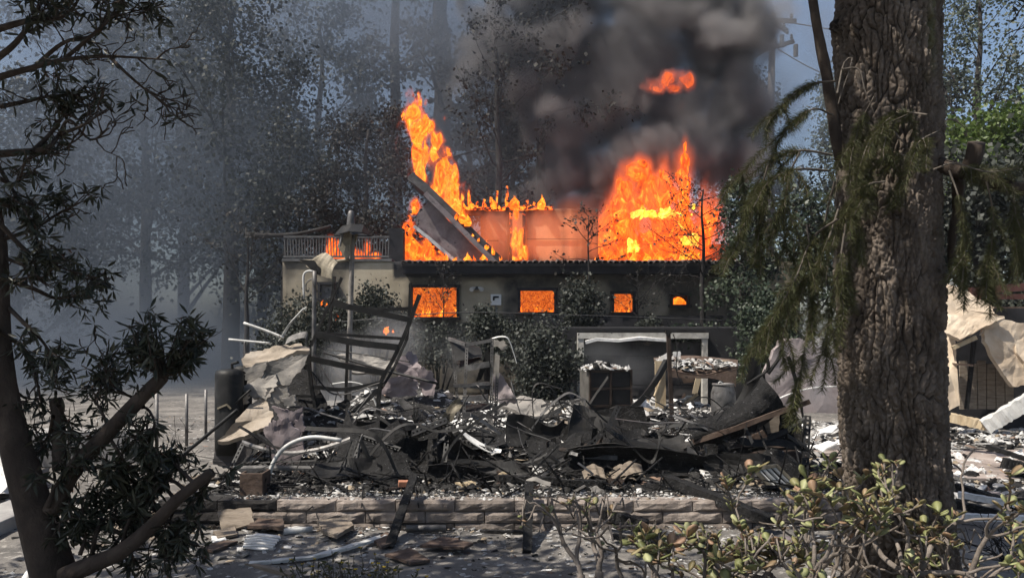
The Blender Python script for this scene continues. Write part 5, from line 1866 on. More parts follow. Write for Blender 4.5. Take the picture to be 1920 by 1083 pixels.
jade('bare-stemmed jade plant with drooping leafless twigs, at the open end of the jade row', (1112, 1150), 4.7, 90, 935, 3, 70, -.05, .35, .055)
jade('jade plant with big sunlit leaves standing before the short charred log', (1262, 1160), 4.5, 90, 975, 4, 298, 0, 1, .088)
jade('spreading jade plant with many reddish leaves in front of the wall end', (1385, 1160), 4.55, 90, 985, 4, 298, 0, 1, .08)
jade('tall jade plant with a thick forked stem left of the great trunk', (1492, 1180), 4.5, 95, 878, 4, 298, .03, 1, .075)
jade('jade plant growing right before the foot of the great trunk', (1590, 1170), 4.35, 90, 925, 4, 298, 0, 1, .07)
jade('jade plant with curling grey stems across the right edge of the great trunk', (1705, 1180), 4.3, 100, 846, 4, 298, .05, 1, .07)
jade('low jade plant by the burnt twigs at the corner', (1850, 1170), 4.3, 90, 985, 4, 298, 0, .9, .072)

# burnt twiggy shrub, yellow weeds
bt = thing('burnt_shrub', 'black leafless twiggy shrub beside the tan path', 'shrub', G(1890, 1040))
m = MB()
for k in range(16):
    a, b = grow(P(1895 + random.uniform(-10, 10), 1055, 5.6), (random.gauss(-.5, .9), random.gauss(0, .5), random.uniform(.2, 1)), random.uniform(.25, .5), .006, .3, .0, 6)
    m.tube(a, b, 4, False)
    for j in range(4):
        q, dq = at(a, random.uniform(.3, 1))
        c_, d_ = grow(q, dq + Vector([random.gauss(0, .7) for _ in range(3)]), random.uniform(.08, .2), .003, .3, 0, 4)
        m.tube(c_, d_, 3, False)
m.build('branches', MT['blacktwig'], bt)
for lab, px, py, wpx, n in (('weed with small yellow flowers beside the white trim strip', 640, 1090, 55, 46), ('yellow-flowered weed under the leaning charred post', 725, 1085, 50, 40), ('low yellow-flowered weed at the edge of the path', 580, 1100, 30, 22)):
    w0 = P(px, py, 4.9)
    w_ = thing('yellow_weed', lab, 'plant', (w0.x, w0.y, 0), 'yellow-flowered weeds at the path')
    m = MB()
    fl, lf2, ld2 = [], [], []
    for k in range(n):
        bx = Vector((w0.x + random.gauss(0, wpx * .5) * .0033, 4.9 + random.gauss(0, .12), 0))
        a, b = grow(bx, (random.gauss(0, .35), random.gauss(0, .3), 1), random.uniform(.12, .32), .003, .2, .0, 5)
        m.tube(a, b, 3, False)
        for _ in range(14):
            q, dq = at(a, random.uniform(.1, 1))
            lf2.append(list(q))
            ld2.append(list((dq * .4 + Vector([random.gauss(0, .7) for _ in range(3)])).normalized()))
        if random.random() < .6:
            fl.append(a[-1])
    m.build('stems', MT['twig'], w_)
    leaf_cloud('foliage', MT['weedleaf'], lf2, .035, w_, np.array(ld2), .4, .35)
    fp, fd = [], []
    for q in fl:
        for j in range(6):
            a = j * 1.047
            fp.append(list(q))
            fd.append([math.cos(a), math.sin(a) * .8 - .3, .35])
    o = leaf_cloud('flowers', MT['yellow'], fp, .014, w_, np.array(fd), .2, .7)
    o['kind'] = 'stuff'

# thin charred sticks and wires, past counting
n = 1500
X = RNG.uniform(PX0 + .1, PX1 - .1, n)
Y = 7.3 + 5.5 * RNG.random(n) ** 1.4
D_ = rdir(n)
D_[:, 2] *= .4
SV = np.array([[-.5, 0, -.5], [.5, 0, -.5], [.5, 0, .5], [-.5, 0, .5], [-.4, 1, -.4], [.4, 1, -.4], [.4, 1, .4], [-.4, 1, .4]])
SF = np.array([[0, 1, 2, 3], [4, 7, 6, 5], [0, 4, 5, 1], [1, 5, 6, 2], [2, 6, 7, 3], [3, 7, 4, 0]])
w_ = RNG.uniform(.005, .018, n)
V, F = scatter(SV, SF, np.stack([X, Y, bed_height(X, Y) + RNG.uniform(.0, .08, n)], 1), frames(D_), np.stack([w_, RNG.uniform(.12, .55, n), w_], 1))
o = link('charred_sticks', np_mesh('charred_sticks', V, F), MT['char'])
o['kind'] = 'stuff'

# ------------------------------------------------------------------ wreckage on the platform
def bz(x, y):
    return float(bed_height(np.array([x]), np.array([y]))[0])


def one(m, name, label, cat, mat, group_=None, **k):
    o = m.build(name, MT[mat] if isinstance(mat, str) else mat, None, **k)
    return tag(o, label, cat, group_)


# the heap of broken plaster at the left
HP = 'plaster slabs of the collapsed heap'
for lab, mat, pts, Y, th_, bump in (
        ('tan roof-like slab lying across the top of the plaster heap', 'slabtan', [(452, 676), (470, 660, .15), (510, 647, .3), (560, 643, .4), (580, 650, .35), (578, 660, .1), (520, 670, -.05), (465, 690, -.1)], 9.4, .05, .05),
        ('grey fragment hanging below the topmost slab of the plaster heap', 'slab', [(455, 690), (500, 677), (494, 700), (478, 726), (466, 724), (458, 704)], 9.2, .04, .03),
        ('broad grey slab leaning in the middle of the plaster heap', 'slab', [(498, 680), (540, 668, .1), (578, 664, .2), (566, 692, .1), (543, 720), (512, 718), (494, 708)], 9.25, .045, .03),
        ('ragged grey slab jutting out towards the dark tank', 'slab', [(448, 727), (480, 712, .1), (516, 703, .15), (520, 724), (500, 752), (474, 744)], 9.1, .045, .06),
        ('square grey slab beside the black hollow of the plaster heap', 'slab', [(500, 728), (538, 726), (544, 752), (520, 756), (498, 750)], 9.1, .05, .03),
        ('small rounded slab at the edge of the black hollow', 'slab', [(528, 746), (552, 742), (554, 760), (536, 760)], 9.05, .05, .02),
        ('pale pointed roof-like slab at the front of the plaster heap', 'slabtan', [(408, 826, -.1), (440, 790), (470, 760, .3), (498, 752, .4), (512, 778, .2), (508, 792, 0), (470, 812, -.1)], 8.7, .05, .05),
        ('mauve slab standing on its rounded end in the plaster heap', 'slabpink', [(493, 806), (512, 788), (538, 784), (558, 806), (571, 842), (560, 872), (538, 880), (510, 872), (500, 838)], 8.6, .04, .04),
        ('torn mauve slab wedged under the grey slabs', 'slabpink', [(508, 760), (530, 766), (548, 772), (568, 762), (556, 792), (540, 800), (522, 782)], 8.9, .04, .05),
        ('pale narrow slab sticking up behind the mauve slab', 'slabpink', [(552, 790), (566, 778), (572, 800), (564, 822), (556, 812)], 8.75, .04, .02),
        ('tan chip with an orange face next to the dark tank', 'slabtan', [(452, 742), (466, 738), (464, 756), (452, 760)], 9.0, .04, .02),
        ('dark wide slab under the pale pointed slab', 'darkroof', [(404, 830), (470, 815), (500, 800), (470, 850), (430, 880), (400, 870)], 8.9, .05, .05)):
    one(plate(pl(pts, Y), th_, .02, 5, bump, seed=len(lab)), 'plaster_slab', lab, 'slab', mat, HP)
one(sheet(pl([(420, 850, .5), (470, 760, .9), (540, 690, .9), (590, 690, .8)], 9.4), pl([(420, 900, .1), (480, 880, .1), (560, 880, .2), (620, 860, .4)], 8.9), 26, 12, .15, .09), 'collapsed_roofing', 'black crumpled roofing sheet forming the hollow of the plaster heap', 'roofing', 'char', None, solid=.02)
# the dark tank and its neighbour
for lab, px, w, top, bot, Y in (('dark cylindrical water tank at the left of the plaster heap', 430, 52, 692, 850, 9.0), ('narrower black tank touching the plaster heap', 455, 34, 686, 830, 9.5)):
    c = P(px, bot, Y)
    r = w / 2 * Y / FPX
    h = P(px, top, Y).z - c.z
    t = thing('water_tank', lab, 'tank', c)
    m = MB()
    m.lathe(c, [(0, 0), (r, 0), (r, h * .2), (r * 1.02, h * .22), (r, h * .24), (r, h * .93), (r * .93, h * .98), (r * .6, h), (0, h * 1.01)], 22)
    m.build('body', MT['blackmetal' if px > 440 else 'rack'], t, smooth=True)
    MB().tube([c + Vector((r * .2, 0, h * .98)), c + Vector((r * .2, 0, h + .06)), c + Vector((r * .7, -.03, h + .08))], .018, 8).build('pipe_stub', MT['blackmetal'], t)
    MB().bar([c + Vector((-r * .5, -r * .95, h * .55)), c + Vector((r * .2, -r * 1.1, h * .6)), c + Vector((r * .5, -r * 1.1, h * .55))], .014, .02).build('valve', MT['tanmetal'], t)

# white broken pipes above the heap
for lab, pts, r, mat in (('white round pipe sticking out to the left above the plaster heap', [(457, 605), (500, 620), (532, 633)], .016, 'whitemetal'),
                         ('thin grey pipe lying level at the left of the plaster heap', [(429, 636), (470, 640), (505, 643)], .014, 'whitemetal'),
                         ('short upright stub under the level grey pipe', [(459, 640), (461, 672)], .014, 'greymetal')):
    one(MB().tube(spline(pl(pts, 9.7), 10), r, 10), 'pipe', lab, 'pipe', mat, 'broken pipes on the plaster heap', smooth=True)
one(ribbon(pl([(526, 636), (540, 612), (556, 594), (571, 578)], 9.7), .07, (.75, .2, .6), 12, 4, bulge=.015, noise=.008), 'flattened_duct', 'bleached flattened duct pointing up from the top of the plaster heap', 'duct', 'whitemetal', None, solid=.006)
one(ribbon(pl([(536, 640), (552, 632), (572, 628), (574, 642)], 9.7), .09, (.2, .3, .9), 12, 4, noise=.02), 'crumpled_flashing', 'crumpled blue-grey flashing beneath the flattened duct', 'flashing', 'greymetal', None, solid=.005)

# tall steel rack, sagging
RY = 10.0
rk = thing('shelving_rack', 'tall buckled black steel rack with sagging shelf beams', 'rack', P(650, 800, RY))
def bars(t, name, mat, items, Y):
    for pts, w in items:
        MB().bar(spline(pl(pts, Y), max(2, len(pts) * 4)), w * Y / FPX * 1.0, w * Y / FPX * 1.2, (0, 1, 0) if abs(pts[0][0] - pts[-1][0]) < abs(pts[0][1] - pts[-1][1]) else (0, 0, 1), .0015).build(name, MT[mat], t)
bars(rk, 'post', 'rack', [([(627, 518, .4), (622, 570, .4), (616, 624, .4)], 5), ([(641, 520), (612, 582), (583, 648)], 5), ([(770, 530, .4), (767, 590, .4), (763, 638, .4)], 5),
                          ([(787, 552), (762, 620), (738, 672), (713, 722), (709, 800)], 7), ([(762, 638, .4), (738, 690, .3), (718, 724, .2)], 5), ([(577, 648), (584, 724), (592, 772), (594, 850)], 6), ([(652, 634, .3), (650, 700, .3), (648, 752, .3)], 5),
                          ([(717, 724), (686, 752), (640, 792), (592, 838)], 6)], RY)
bars(rk, 'shelf_beam', 'rack', [([(624, 562, .4), (664, 575, .4), (713, 580, .4), (768, 578, .4)], 5), ([(624, 569), (690, 583), (768, 599)], 9), ([(591, 626), (660, 641), (746, 651)], 10), ([(599, 624, .4), (680, 630, .4), (764, 635, .4)], 5),
                                ([(583, 672), (650, 686), (722, 699)], 9), ([(584, 724), (640, 730), (690, 722), (718, 716)], 6), ([(555, 742), (604, 743)], 4)], RY)
one(MB().tube(spline(pl([(607, 660, .6), (700, 688, .4), (822, 719)], 10.6), 12), .018, 8), 'pipe', 'long grey pipe slanting through the tall black rack', 'pipe', 'rack', 'broken pipes on the plaster heap', smooth=True)
one(MB().tube(spline(pl([(616, 655, .8), (680, 664, .6), (768, 678)], 10.9), 10), .01, 6), 'rod', 'thin rod lying behind the tall black rack', 'rod', 'rack')
one(MB().tube(spline(pl([(588, 662), (610, 702), (640, 745)], 10.3), 10), .009, 6), 'rod', 'thin rod leaning inside the tall black rack', 'rod', 'greymetal')
one(MB().tube(spline(pl([(620, 720), (660, 716), (690, 728), (706, 760)], 10.8), 14), .011, 6), 'bent_rod', 'pale hooped rod under the lowest beam of the tall rack', 'rod', 'whitemetal')

# second rack with slotted posts
SY = 10.5
s2 = thing('slotted_shelving', 'narrow burnt shelving unit with slotted posts and a dished top tray', 'rack', P(893, 800, SY))
for a, b in (((873, 641), (866, 806)), ((920, 634), (918, 806)), ((846, 640, .5), (858, 790, .5)), ((930, 700, .5), (926, 800, .5))):
    pa, pb = pl([a, b], SY)
    angle_iron(pa, pb, .042, .042, .3).build('post', MT['greymetal'], s2, solid=.004)  # lighter steel puts the light on posts and beams into the colour
bars(s2, 'shelf_beam', 'greymetal', [([(842, 635, .4), (874, 646)], 5), ([(874, 646), (921, 638)], 5), ([(874, 690), (918, 682)], 9), ([(868, 722), (918, 718)], 5), ([(868, 748), (916, 744)], 9), ([(868, 777), (906, 777)], 9), ([(850, 722, .5), (926, 726, .5)], 6)], SY)
for (a, b, c, d), lab in ((((842, 635, .45), (898, 650, .45), (905, 668), (854, 677)), None), (((854, 678, .45), (898, 662, .45), (903, 674), (862, 690)), None), (((870, 762, .5), (922, 757, .5), (918, 768), (868, 772)), None)):
    sheet(pl([a, b], SY), pl([d, c], SY), 10, 6, -.03, .02).build('shelf_tray', MT['blackmetal'], s2, solid=.006)
one(plate(pl([(914, 652), (921, 668), (902, 712), (893, 713), (898, 696)], SY + .1), .01, .01, 3, .01), 'scorched_sheet', 'black triangular panel hanging in the slotted shelving', 'panel', 'blackmetal')
one(ribbon(pl([(922, 634), (938, 630), (952, 634), (962, 660), (968, 680)], 10.8), .02, (.1, .5, .6), 16, 3, noise=.01), 'bent_conduit', 'pale bent strip dangling beyond the slotted shelving', 'strip', 'whitemetal', None, solid=.008)
one(plate(pl([(920, 634), (946, 640), (952, 650), (940, 656), (922, 646)], 10.9), .02, .02, 4, .04), 'plaster_fragment', 'crumbled pale plaster caught on the slotted shelving', 'plaster', 'slab')
one(MB().bar(pl([(932, 664), (930, 704)], 11.2), .07, .05, (0, 1, 0), .01), 'timber_post', 'stubby grey post behind the slotted shelving', 'post', 'slab')

# poles and the metal hoods
p1 = thing('vent_pipe', 'tall white-flaked steel vent pipe with a folded dark hood and pale stack', 'vent pipe', P(655, 745, 13.0))
MB().tube(spline(pl([(661, 440), (659, 520), (656, 620), (654, 750)], 13.0), 10), .042, 12).build('pipe', MT['slab'], p1, smooth=True)
m = MB()
m.raw(pl([(626, 442), (642, 424), (660, 420), (682, 422), (698, 443), (678, 436, -.5), (652, 434, -.5)], 13.0), [(0, 6, 1), (6, 5, 3, 2), (6, 2, 1), (5, 4, 3)])
m.raw(pl([(626, 442), (644, 428, .4), (684, 428, .4), (698, 443)], 13.0), [(0, 1, 2, 3)])
m.build('hood', MT['blackmetal'], p1, solid=.012)
m = MB()
m.raw(pl([(640, 436), (652, 429), (660, 442), (656, 478), (648, 486), (633, 462)], 12.9), [(0, 1, 2, 3, 4, 5)])
m.raw(pl([(660, 440), (672, 438), (666, 456), (656, 480), (657, 452)], 13.0), [(0, 1, 2, 3, 4)])
m.build('hanging_flap', MT['tanmetal'], p1, solid=.012)
MB().tube(pl([(644, 432), (637, 462)], 12.85), .02, 8).build('brace', MT['greymetal'], p1)
MB().lathe(P(658, 424, 13.1), [(.07, 0), (.065, .12), (.055, .20), (.035, .25), (0, .265)], 14).build('stack', MT['greymetal'], p1, smooth=True)
MB().tube(pl([(632, 490), (655, 486)], 12.95), .03, 10).build('side_pipe', MT['tanmetal'], p1)
p2 = thing('steel_post', 'flaking white steel post with a hooked pipe at its top beside the tall rack', 'post', P(589, 745, 12.4))
MB().tube(spline(pl([(590, 508), (589, 600), (588, 750)], 12.4), 8), .036, 12).build('post', MT['greymetal'], p2, smooth=True)
MB().tube(spline(pl([(570, 560), (569, 530), (570, 514), (578, 508), (588, 509)], 12.4), 12), .017, 8).build('hook', MT['whitemetal'], p2, smooth=True)
MB().tube(spline(pl([(574, 546), (574, 532), (582, 524), (588, 522)], 12.4), 10), .010, 8).build('hook', MT['greymetal'], p2, smooth=True)
cs = sheet(pl([(596, 489, .3), (610, 474, .2), (633, 493)], 12.3), pl([(562, 487, .5), (592, 512, .3), (622, 523)], 12.2), 34, 8, -.05, .01, .012, 5)
one(cs, 'corrugated_sheet', 'bent tan corrugated sheet perched on the flaking white post', 'sheet', 'tanmetal', None, solid=.008)
one(plate(pl([(560, 486), (588, 488), (606, 508), (598, 516)], 12.4), .01, .01, 3, .01), 'bent_sheet', 'dark underside flap below the tan corrugated sheet', 'sheet', 'blackmetal')

# collapsed pale stucco behind the racks
CS = 'pale stucco slabs fallen behind the racks'
for lab, pts, Y, mat in (('mauve stucco slab arching behind the tall rack', [(740, 676), (770, 658, .2), (782, 668, .2), (790, 690), (800, 712), (770, 716), (745, 704)], 13.2, 'slabpink'),
                         ('curled pale stucco slab ending in a torn edge', [(782, 690), (796, 690), (810, 700), (820, 716), (812, 742), (792, 738), (784, 714)], 13.0, 'slabpink'),
                         ('low mauve slab lying in front of the arched stucco', [(712, 712), (760, 706), (784, 716), (780, 742), (740, 744), (712, 738)], 12.8, 'slabpink'),
                         ('grey sagging slab seen through the tall rack', [(630, 664), (690, 660, .4), (742, 680, .3), (720, 700), (660, 696)], 13.4, 'slab'),
                         ('pale dusty boulder-like slab right of the slotted shelving', [(924, 704), (938, 700), (958, 728), (970, 752), (946, 760), (926, 752)], 12.0, 'pinkwall'),
                         ('grey weathered hood-shaped slab on the ash before the garage', [(935, 764), (958, 748, .4), (985, 741, .5), (1020, 752, .4), (1052, 770), (1030, 778, -.2), (980, 776, -.3)], 12.4, 'slab')):
    one(plate(pl(pts, Y), .05, .03, 5, .07, seed=len(lab)), 'stucco_slab', lab, 'slab', mat, CS)
for lab, pts, Y, mat in (('crumpled grey metal sheet sliding off the middle of the wreck', [(742, 748), (752, 745), (800, 782), (822, 800), (806, 806), (770, 782)], 11.2, 'greymetal'),
                         ('second crumpled grey sheet lower on the middle of the wreck', [(748, 768), (768, 776), (796, 808), (780, 812), (756, 790)], 11.0, 'greymetal'),
                         ('cream paper-like flap standing by the slotted shelving', [(850, 752), (862, 745), (866, 760), (846, 790), (830, 802), (822, 794)], 10.6, 'tanmetal')):
    one(plate(pl(pts, Y), .012, .02, 4, .05, seed=len(lab)), 'crumpled_sheet', lab, 'sheet', mat, 'crumpled sheets in the wreckage')
one(MB().bar(pl([(748, 826), (690, 826)], 10.2), .02, .2, (0, 0, 1)), 'board', 'olive-brown board standing under the tall rack', 'board', 'tanmetal')

# filing cabinet
CY = 13.0
cc = P(1146, 797, CY)
fc = thing('filing_cabinet', 'burnt black cabinet of six drawers in two columns with ash on top', 'cabinet', (cc.x, cc.y, cc.z))
cw, ch, cd = 84 * CY / FPX, 104 * CY / FPX, .55
Rm = Matrix.Rotation(rad(11), 3, 'Z')
cpt = lambda x, y, z: cc + Rm @ Vector((x, y, z))
m = MB()
m.box(cpt(0, .04 + cd / 2, ch / 2), (cw, cd - .0, ch), Rm)
m.build('body', MT['cabinet'], fc, bevel=.01)
fm = MB()
for x in (-cw / 2 + .015, 0, cw / 2 - .015):
    fm.box(cpt(x, .03, ch / 2), (.03, .06, ch - .004), Rm)
for z in (.035, ch * .345, ch * .66, ch - .02):
    for x in (-cw / 4, cw / 4):
        fm.box(cpt(x, .032, z), (cw / 2 - .031, .05, .035), Rm)
fm.build('frame', MT['brownmetal'], fc)
for i in range(2):
    for j, (za, zb) in enumerate(((.06, ch * .32), (ch * .37, ch * .635), (ch * .685, ch - .045))):
        dr = MB().box(cpt((-.25 + .5 * i) * cw, .035 + random.uniform(-.005, .012), (za + zb) / 2), (cw / 2 - .045, .03, zb - za), Rm, .004).build('drawer', MT['drawer'], fc, bevel=.006)
X = RNG.uniform(-cw / 2 - .02, cw / 2, 330)
Yq = RNG.uniform(0.0, cd, 330)
hgt = np.clip(.14 * np.exp(-((X + .12) / .2) ** 2) * (1 - np.abs(Yq - .25)), 0, 1)
Pw = np.array([list(cpt(x, y, ch + .004 + h * RNG.random())) for x, y, h in zip(X, Yq, hgt)])


def ash_on(name, Pw, smin, smax, weights, parent=None):
    o = rubble(name, Pw[:, 0], Pw[:, 1], Pw[:, 2], smin, smax, weights, .5)
    if parent is not None:
        pass
    return o


ash_on('cabinet_ash', Pw, .03, .17, np.array([.3, .2, .12, .08, .08, .06, .06, .08, .02]))

# workbench heaped with ash
WY = 13.6
wb = thing('workbench', 'burnt workbench with a sagging brown apron and one pale leg, heaped with white ash', 'bench', P(1300, 770, WY))
sheet(pl([(1226, 672, .7), (1300, 668, .7), (1384, 676, .7)], WY), pl([(1232, 686), (1268, 697), (1320, 704), (1384, 688)], WY), 20, 8, 0, .01).build('benchtop', MT['brownwood'], wb, solid=.04)
sheet(pl([(1253, 692), (1290, 702), (1330, 703), (1381, 690)], WY - .02), pl([(1253, 706), (1300, 709), (1340, 710), (1379, 724)], WY - .02), 18, 5, 0, .008).build('apron', MT['brownwood'], wb, solid=.03)
MB().bar(pl([(1360, 692, .3), (1361, 770, .3)], WY), .07, .07, (0, 1, 0)).build('leg', MT['brownwood'], wb)
MB().bar(pl([(1237, 676), (1238, 770)], WY), .15, .14, (0, 1, 0), .012).build('leg', MT['tanwood'], wb)
MB().bar(pl([(1248, 690, -.05), (1228, 742, -.05)], WY), .035, .08, (0, 1, 0), .006).build('brace', MT['tanwood'], wb)
u, v = RNG.random(900), RNG.random(900)
px = 1232 + u * 150
Yq = WY + v * .66
zt = np.array([P(0, 686, WY).z] * 900) - .10 * np.exp(-((px - 1305) / 40) ** 2) * (1 - v) + .16 * RNG.random(900) * np.exp(-((v - .5) / .4) ** 2) * np.clip((1390 - px) / 60, 0, 1)
ash_on('bench_ash', np.stack([(px - 960) / FPX * Yq, Yq, zt], 1), .03, .17, np.array([.36, .22, .12, .07, .06, .05, .04, .06, .02]))
one(plate(pl([(1235, 672), (1252, 660), (1254, 668), (1240, 680)], WY + .1), .02, .01, 3, .01), 'ash_sheet', 'square white ash sheet at the left corner of the workbench', 'sheet', 'white')
one(plate(pl([(1262, 660), (1276, 658), (1276, 668), (1262, 668)], WY + .2), .02, .01, 3, .01), 'ash_sheet', 'small white ash block on the workbench behind the steel pole', 'sheet', 'white')
for lab, pts in (('torn brown paper scrap hanging under the workbench', [(1278, 708), (1304, 704), (1300, 716), (1282, 718)]), ('triangular brown scrap lower under the workbench', [(1276, 750), (1284, 736), (1288, 748)])):
    one(plate(pl(pts, 14.6), .008, .006, 3, .01), 'burnt_scrap', lab, 'scrap', 'brownwood')
one(MB().bar(pl([(1280, 760), (1308, 738)], 13.9), .03, .05, (0, 0, 1)), 'stick', 'pale stick leaning under the workbench', 'stick', 'tanwood')

# steel pole with a leaning pipe, drum
sp_ = thing('steel_pole', 'straight dark steel pole standing before the workbench', 'pole', P(1262, 822, 11.5))
MB().bar(spline(pl([(1253, 622), (1256, 700), (1262, 826)], 11.5), 8), .055, .055, (0, 1, 0)).build('pole', MT['brownmetal'], sp_)
MB().box(P(1253, 622, 11.5), (.08, .08, .05)).build('cap', MT['blackmetal'], sp_)
one(MB().tube(spline(pl([(1262, 626), (1270, 650), (1268, 690), (1276, 720)], 11.7), 10), .008, 6), 'wire', 'thin wire hanging from the top of the steel pole', 'wire', 'blackmetal')
one(MB().bar(spline(pl([(1250, 676, .1), (1228, 716), (1200, 752), (1168, 776)], 12.0), 10), .07, .08, (0, 0, 1)), 'leaning_beam', 'dark steel beam leaning from the pole down to the cabinet', 'beam', 'rack')
c = P(1356, 792, 12.5)
t = thing('steel_drum', 'scorched grey steel drum with a rolled rim right of the workbench', 'drum', c)
k = 12.5 / FPX
MB().lathe(c, [(0, 0), (20 * k, 0), (22 * k, 20 * k), (23 * k, 40 * k), (22.5 * k, 56 * k), (19 * k, 68 * k), (19 * k, 70 * k), (20.5 * k, 71 * k), (20.5 * k, 73.5 * k), (16 * k, 74 * k), (15 * k, 66 * k), (0, 66 * k)], 26).build('body', MT['greymetal'], t, smooth=True)
MB().tube(spline(pl([(1347, 722), (1348, 716), (1353, 716), (1355, 722)], 12.5), 8), .008, 6).build('handle', MT['whitemetal'], t)

# slotted angles, straps and hoops in front
for lab, a, b, w, tn in (('slotted steel angle standing at the middle of the wreck', (837, 793), (829, 866), .05, .2), ('slotted steel angle slanting up to the middle peak', (772, 818), (838, 793), .07, -.6),
                         ('wide slotted angle running down to the leaning charred post', (829, 862), (784, 900), .075, .4), ('slotted angle leaning left of the racks, first of a crossed pair', (660, 822), (638, 912), .06, .1),
                         ('slotted angle of the crossed pair leaning the other way', (676, 822), (654, 876), .05, .5), ('slotted steel angle pointing up before the black cabinet', (1156, 758), (1136, 800), .055, .2),
                         ('long slotted angle slanting below the black cabinet', (1137, 797), (1080, 853), .055, .3), ('short upright slotted angle right of the curled black trough', (1084, 850), (1074, 890), .06, .2),
                         ('slotted angle lying low behind the crossed pair', (676, 822), (746, 846), .06, .8), ('slotted angle under the middle peak', (858, 826), (924, 846), .05, .9),
                         ('slotted angle half buried at the left of the wreck', (452, 830), (430, 876), .045, .2), ('slotted angle at the foot of the leaning charred post', (790, 902), (850, 872), .05, .7),
                         ('slotted steel post at the right end of the wreck', (1509, 778), (1503, 895), .065, .2)):
    Y = 8.4 if a[0] < 1200 else 8.3
    pa, pb = P(*a, Y + .1), P(*b, Y - .15)
    one(angle_iron(pa, pb, w, .05, tn), 'slotted_angle', lab, 'steel angle', 'rack', 'slotted steel angles', solid=.004)
for lab, pts, Y, w, d, mat in (
        ('dark steel leg beside the upright slotted angle', [(1116, 802), (1112, 826), (1106, 852)], 8.5, .07, (.8, .5, 0), 'blackmetal'),
        ('long black strap running right from the slotted angle peak', [(1133, 797), (1160, 818), (1200, 832), (1260, 838), (1300, 830)], 8.4, .07, (0, .6, .6), 'blackmetal'),
        ('flat grey strap lying level across the left of the wreck', [(436, 878), (520, 877), (600, 878), (640, 882), (680, 892), (722, 910)], 8.0, .05, (0, .2, .9), 'greymetal'),
        ('drooping grey strap over the mauve slab', [(454, 828, .2), (486, 840), (520, 848), (560, 848), (610, 838), (656, 822)], 8.2, .045, (0, .3, .9), 'greymetal'),
        ('dark strap sloping down from the crossed angles', [(676, 826), (694, 862), (722, 900)], 8.2, .045, (.8, .3, .3), 'rack'),
        ('black strap joining the curled trough to the slotted angle', [(1020, 850), (1060, 842), (1100, 836), (1130, 822)], 8.5, .06, (0, .5, .7), 'brownmetal'),
        ('dark level strap below the slotted angles', [(1058, 861), (1110, 866), (1160, 866), (1212, 860)], 8.2, .06, (0, .2, .9), 'brownmetal'),
        ('black drooping strap under the curled trough', [(920, 868), (970, 874), (1010, 862), (1030, 854), (1056, 874), (1076, 890)], 8.1, .05, (0, .4, .7), 'blackmetal'),
        ('bent shiny strap folded into a V at the right of the wreck', [(1288, 840), (1326, 866), (1368, 890), (1384, 886), (1414, 872), (1448, 846)], 8.2, .07, (0, .3, .9), 'greymetal'),
        ('broad dark strap spanning the right end of the wreck', [(1388, 826), (1420, 830), (1456, 829), (1486, 834), (1514, 840)], 8.3, .08, (0, .4, .8), 'rack'),
        ('dark strap rising to the slotted end post', [(1440, 822), (1476, 806), (1510, 785)], 8.3, .06, (0, .4, .8), 'rack'),
        ('dark strap hanging down from the slotted end post', [(1478, 816), (1500, 830), (1514, 840)], 8.25, .05, (0, .4, .8), 'rack'),
        ('light curling edge strip among the black sheets', [(1408, 788), (1424, 770), (1432, 748), (1434, 724)], 8.4, .06, (.6, .5, .2), 'rack')):
    one(ribbon(pl(pts, Y), w, d, 26, 3, noise=.006, bulge=.006), 'steel_strap', lab, 'strap', mat, 'bent steel straps', solid=.006)
one(MB().tube(spline(pl([(503, 914), (505, 892), (512, 868), (530, 842), (556, 826), (590, 819), (640, 825)], 7.9), 26), .021, 10), 'bent_hose', 'pale bent hose arching over the front of the wreck', 'hose', 'whitemetal', None, smooth=True)
one(MB().tube(spline(pl([(310, 880), (380, 822), (445, 768)], 8.2), 10), .019, 8), 'pole', 'long dark pole slanting up towards the plaster heap', 'pole', 'rack', None, smooth=True)
one(MB().tube(spline(pl([(404, 800), (440, 758), (470, 730)], 8.9), 8), .014, 8), 'pole', 'thin dark pole lying against the dark tank', 'pole', 'rack', None, smooth=True)
# open bin
c = P(479, 931, 7.35)
t = thing('scorched_bin', 'scorched square bin full of debris on the wall end', 'bin', c)
m = MB()
for dx, dy, sx, sy in ((-.095, 0, .02, .2), (.095, 0, .02, .2), (0, -.11, .21, .02), (0, .11, .21, .02)):
    m.box(c + Vector((dx, dy, .12)), (sx, sy, .235))
m.box(c + Vector((0, 0, .02)), (.17, .19, .03))
m.build('body', MT['brownwood'], t, bevel=.006)
MB().box(c + Vector((0, 0, .17)), (.15, .16, .1), Euler((.3, .2, .4)).to_matrix(), .03).build('contents', MT['char'], t)

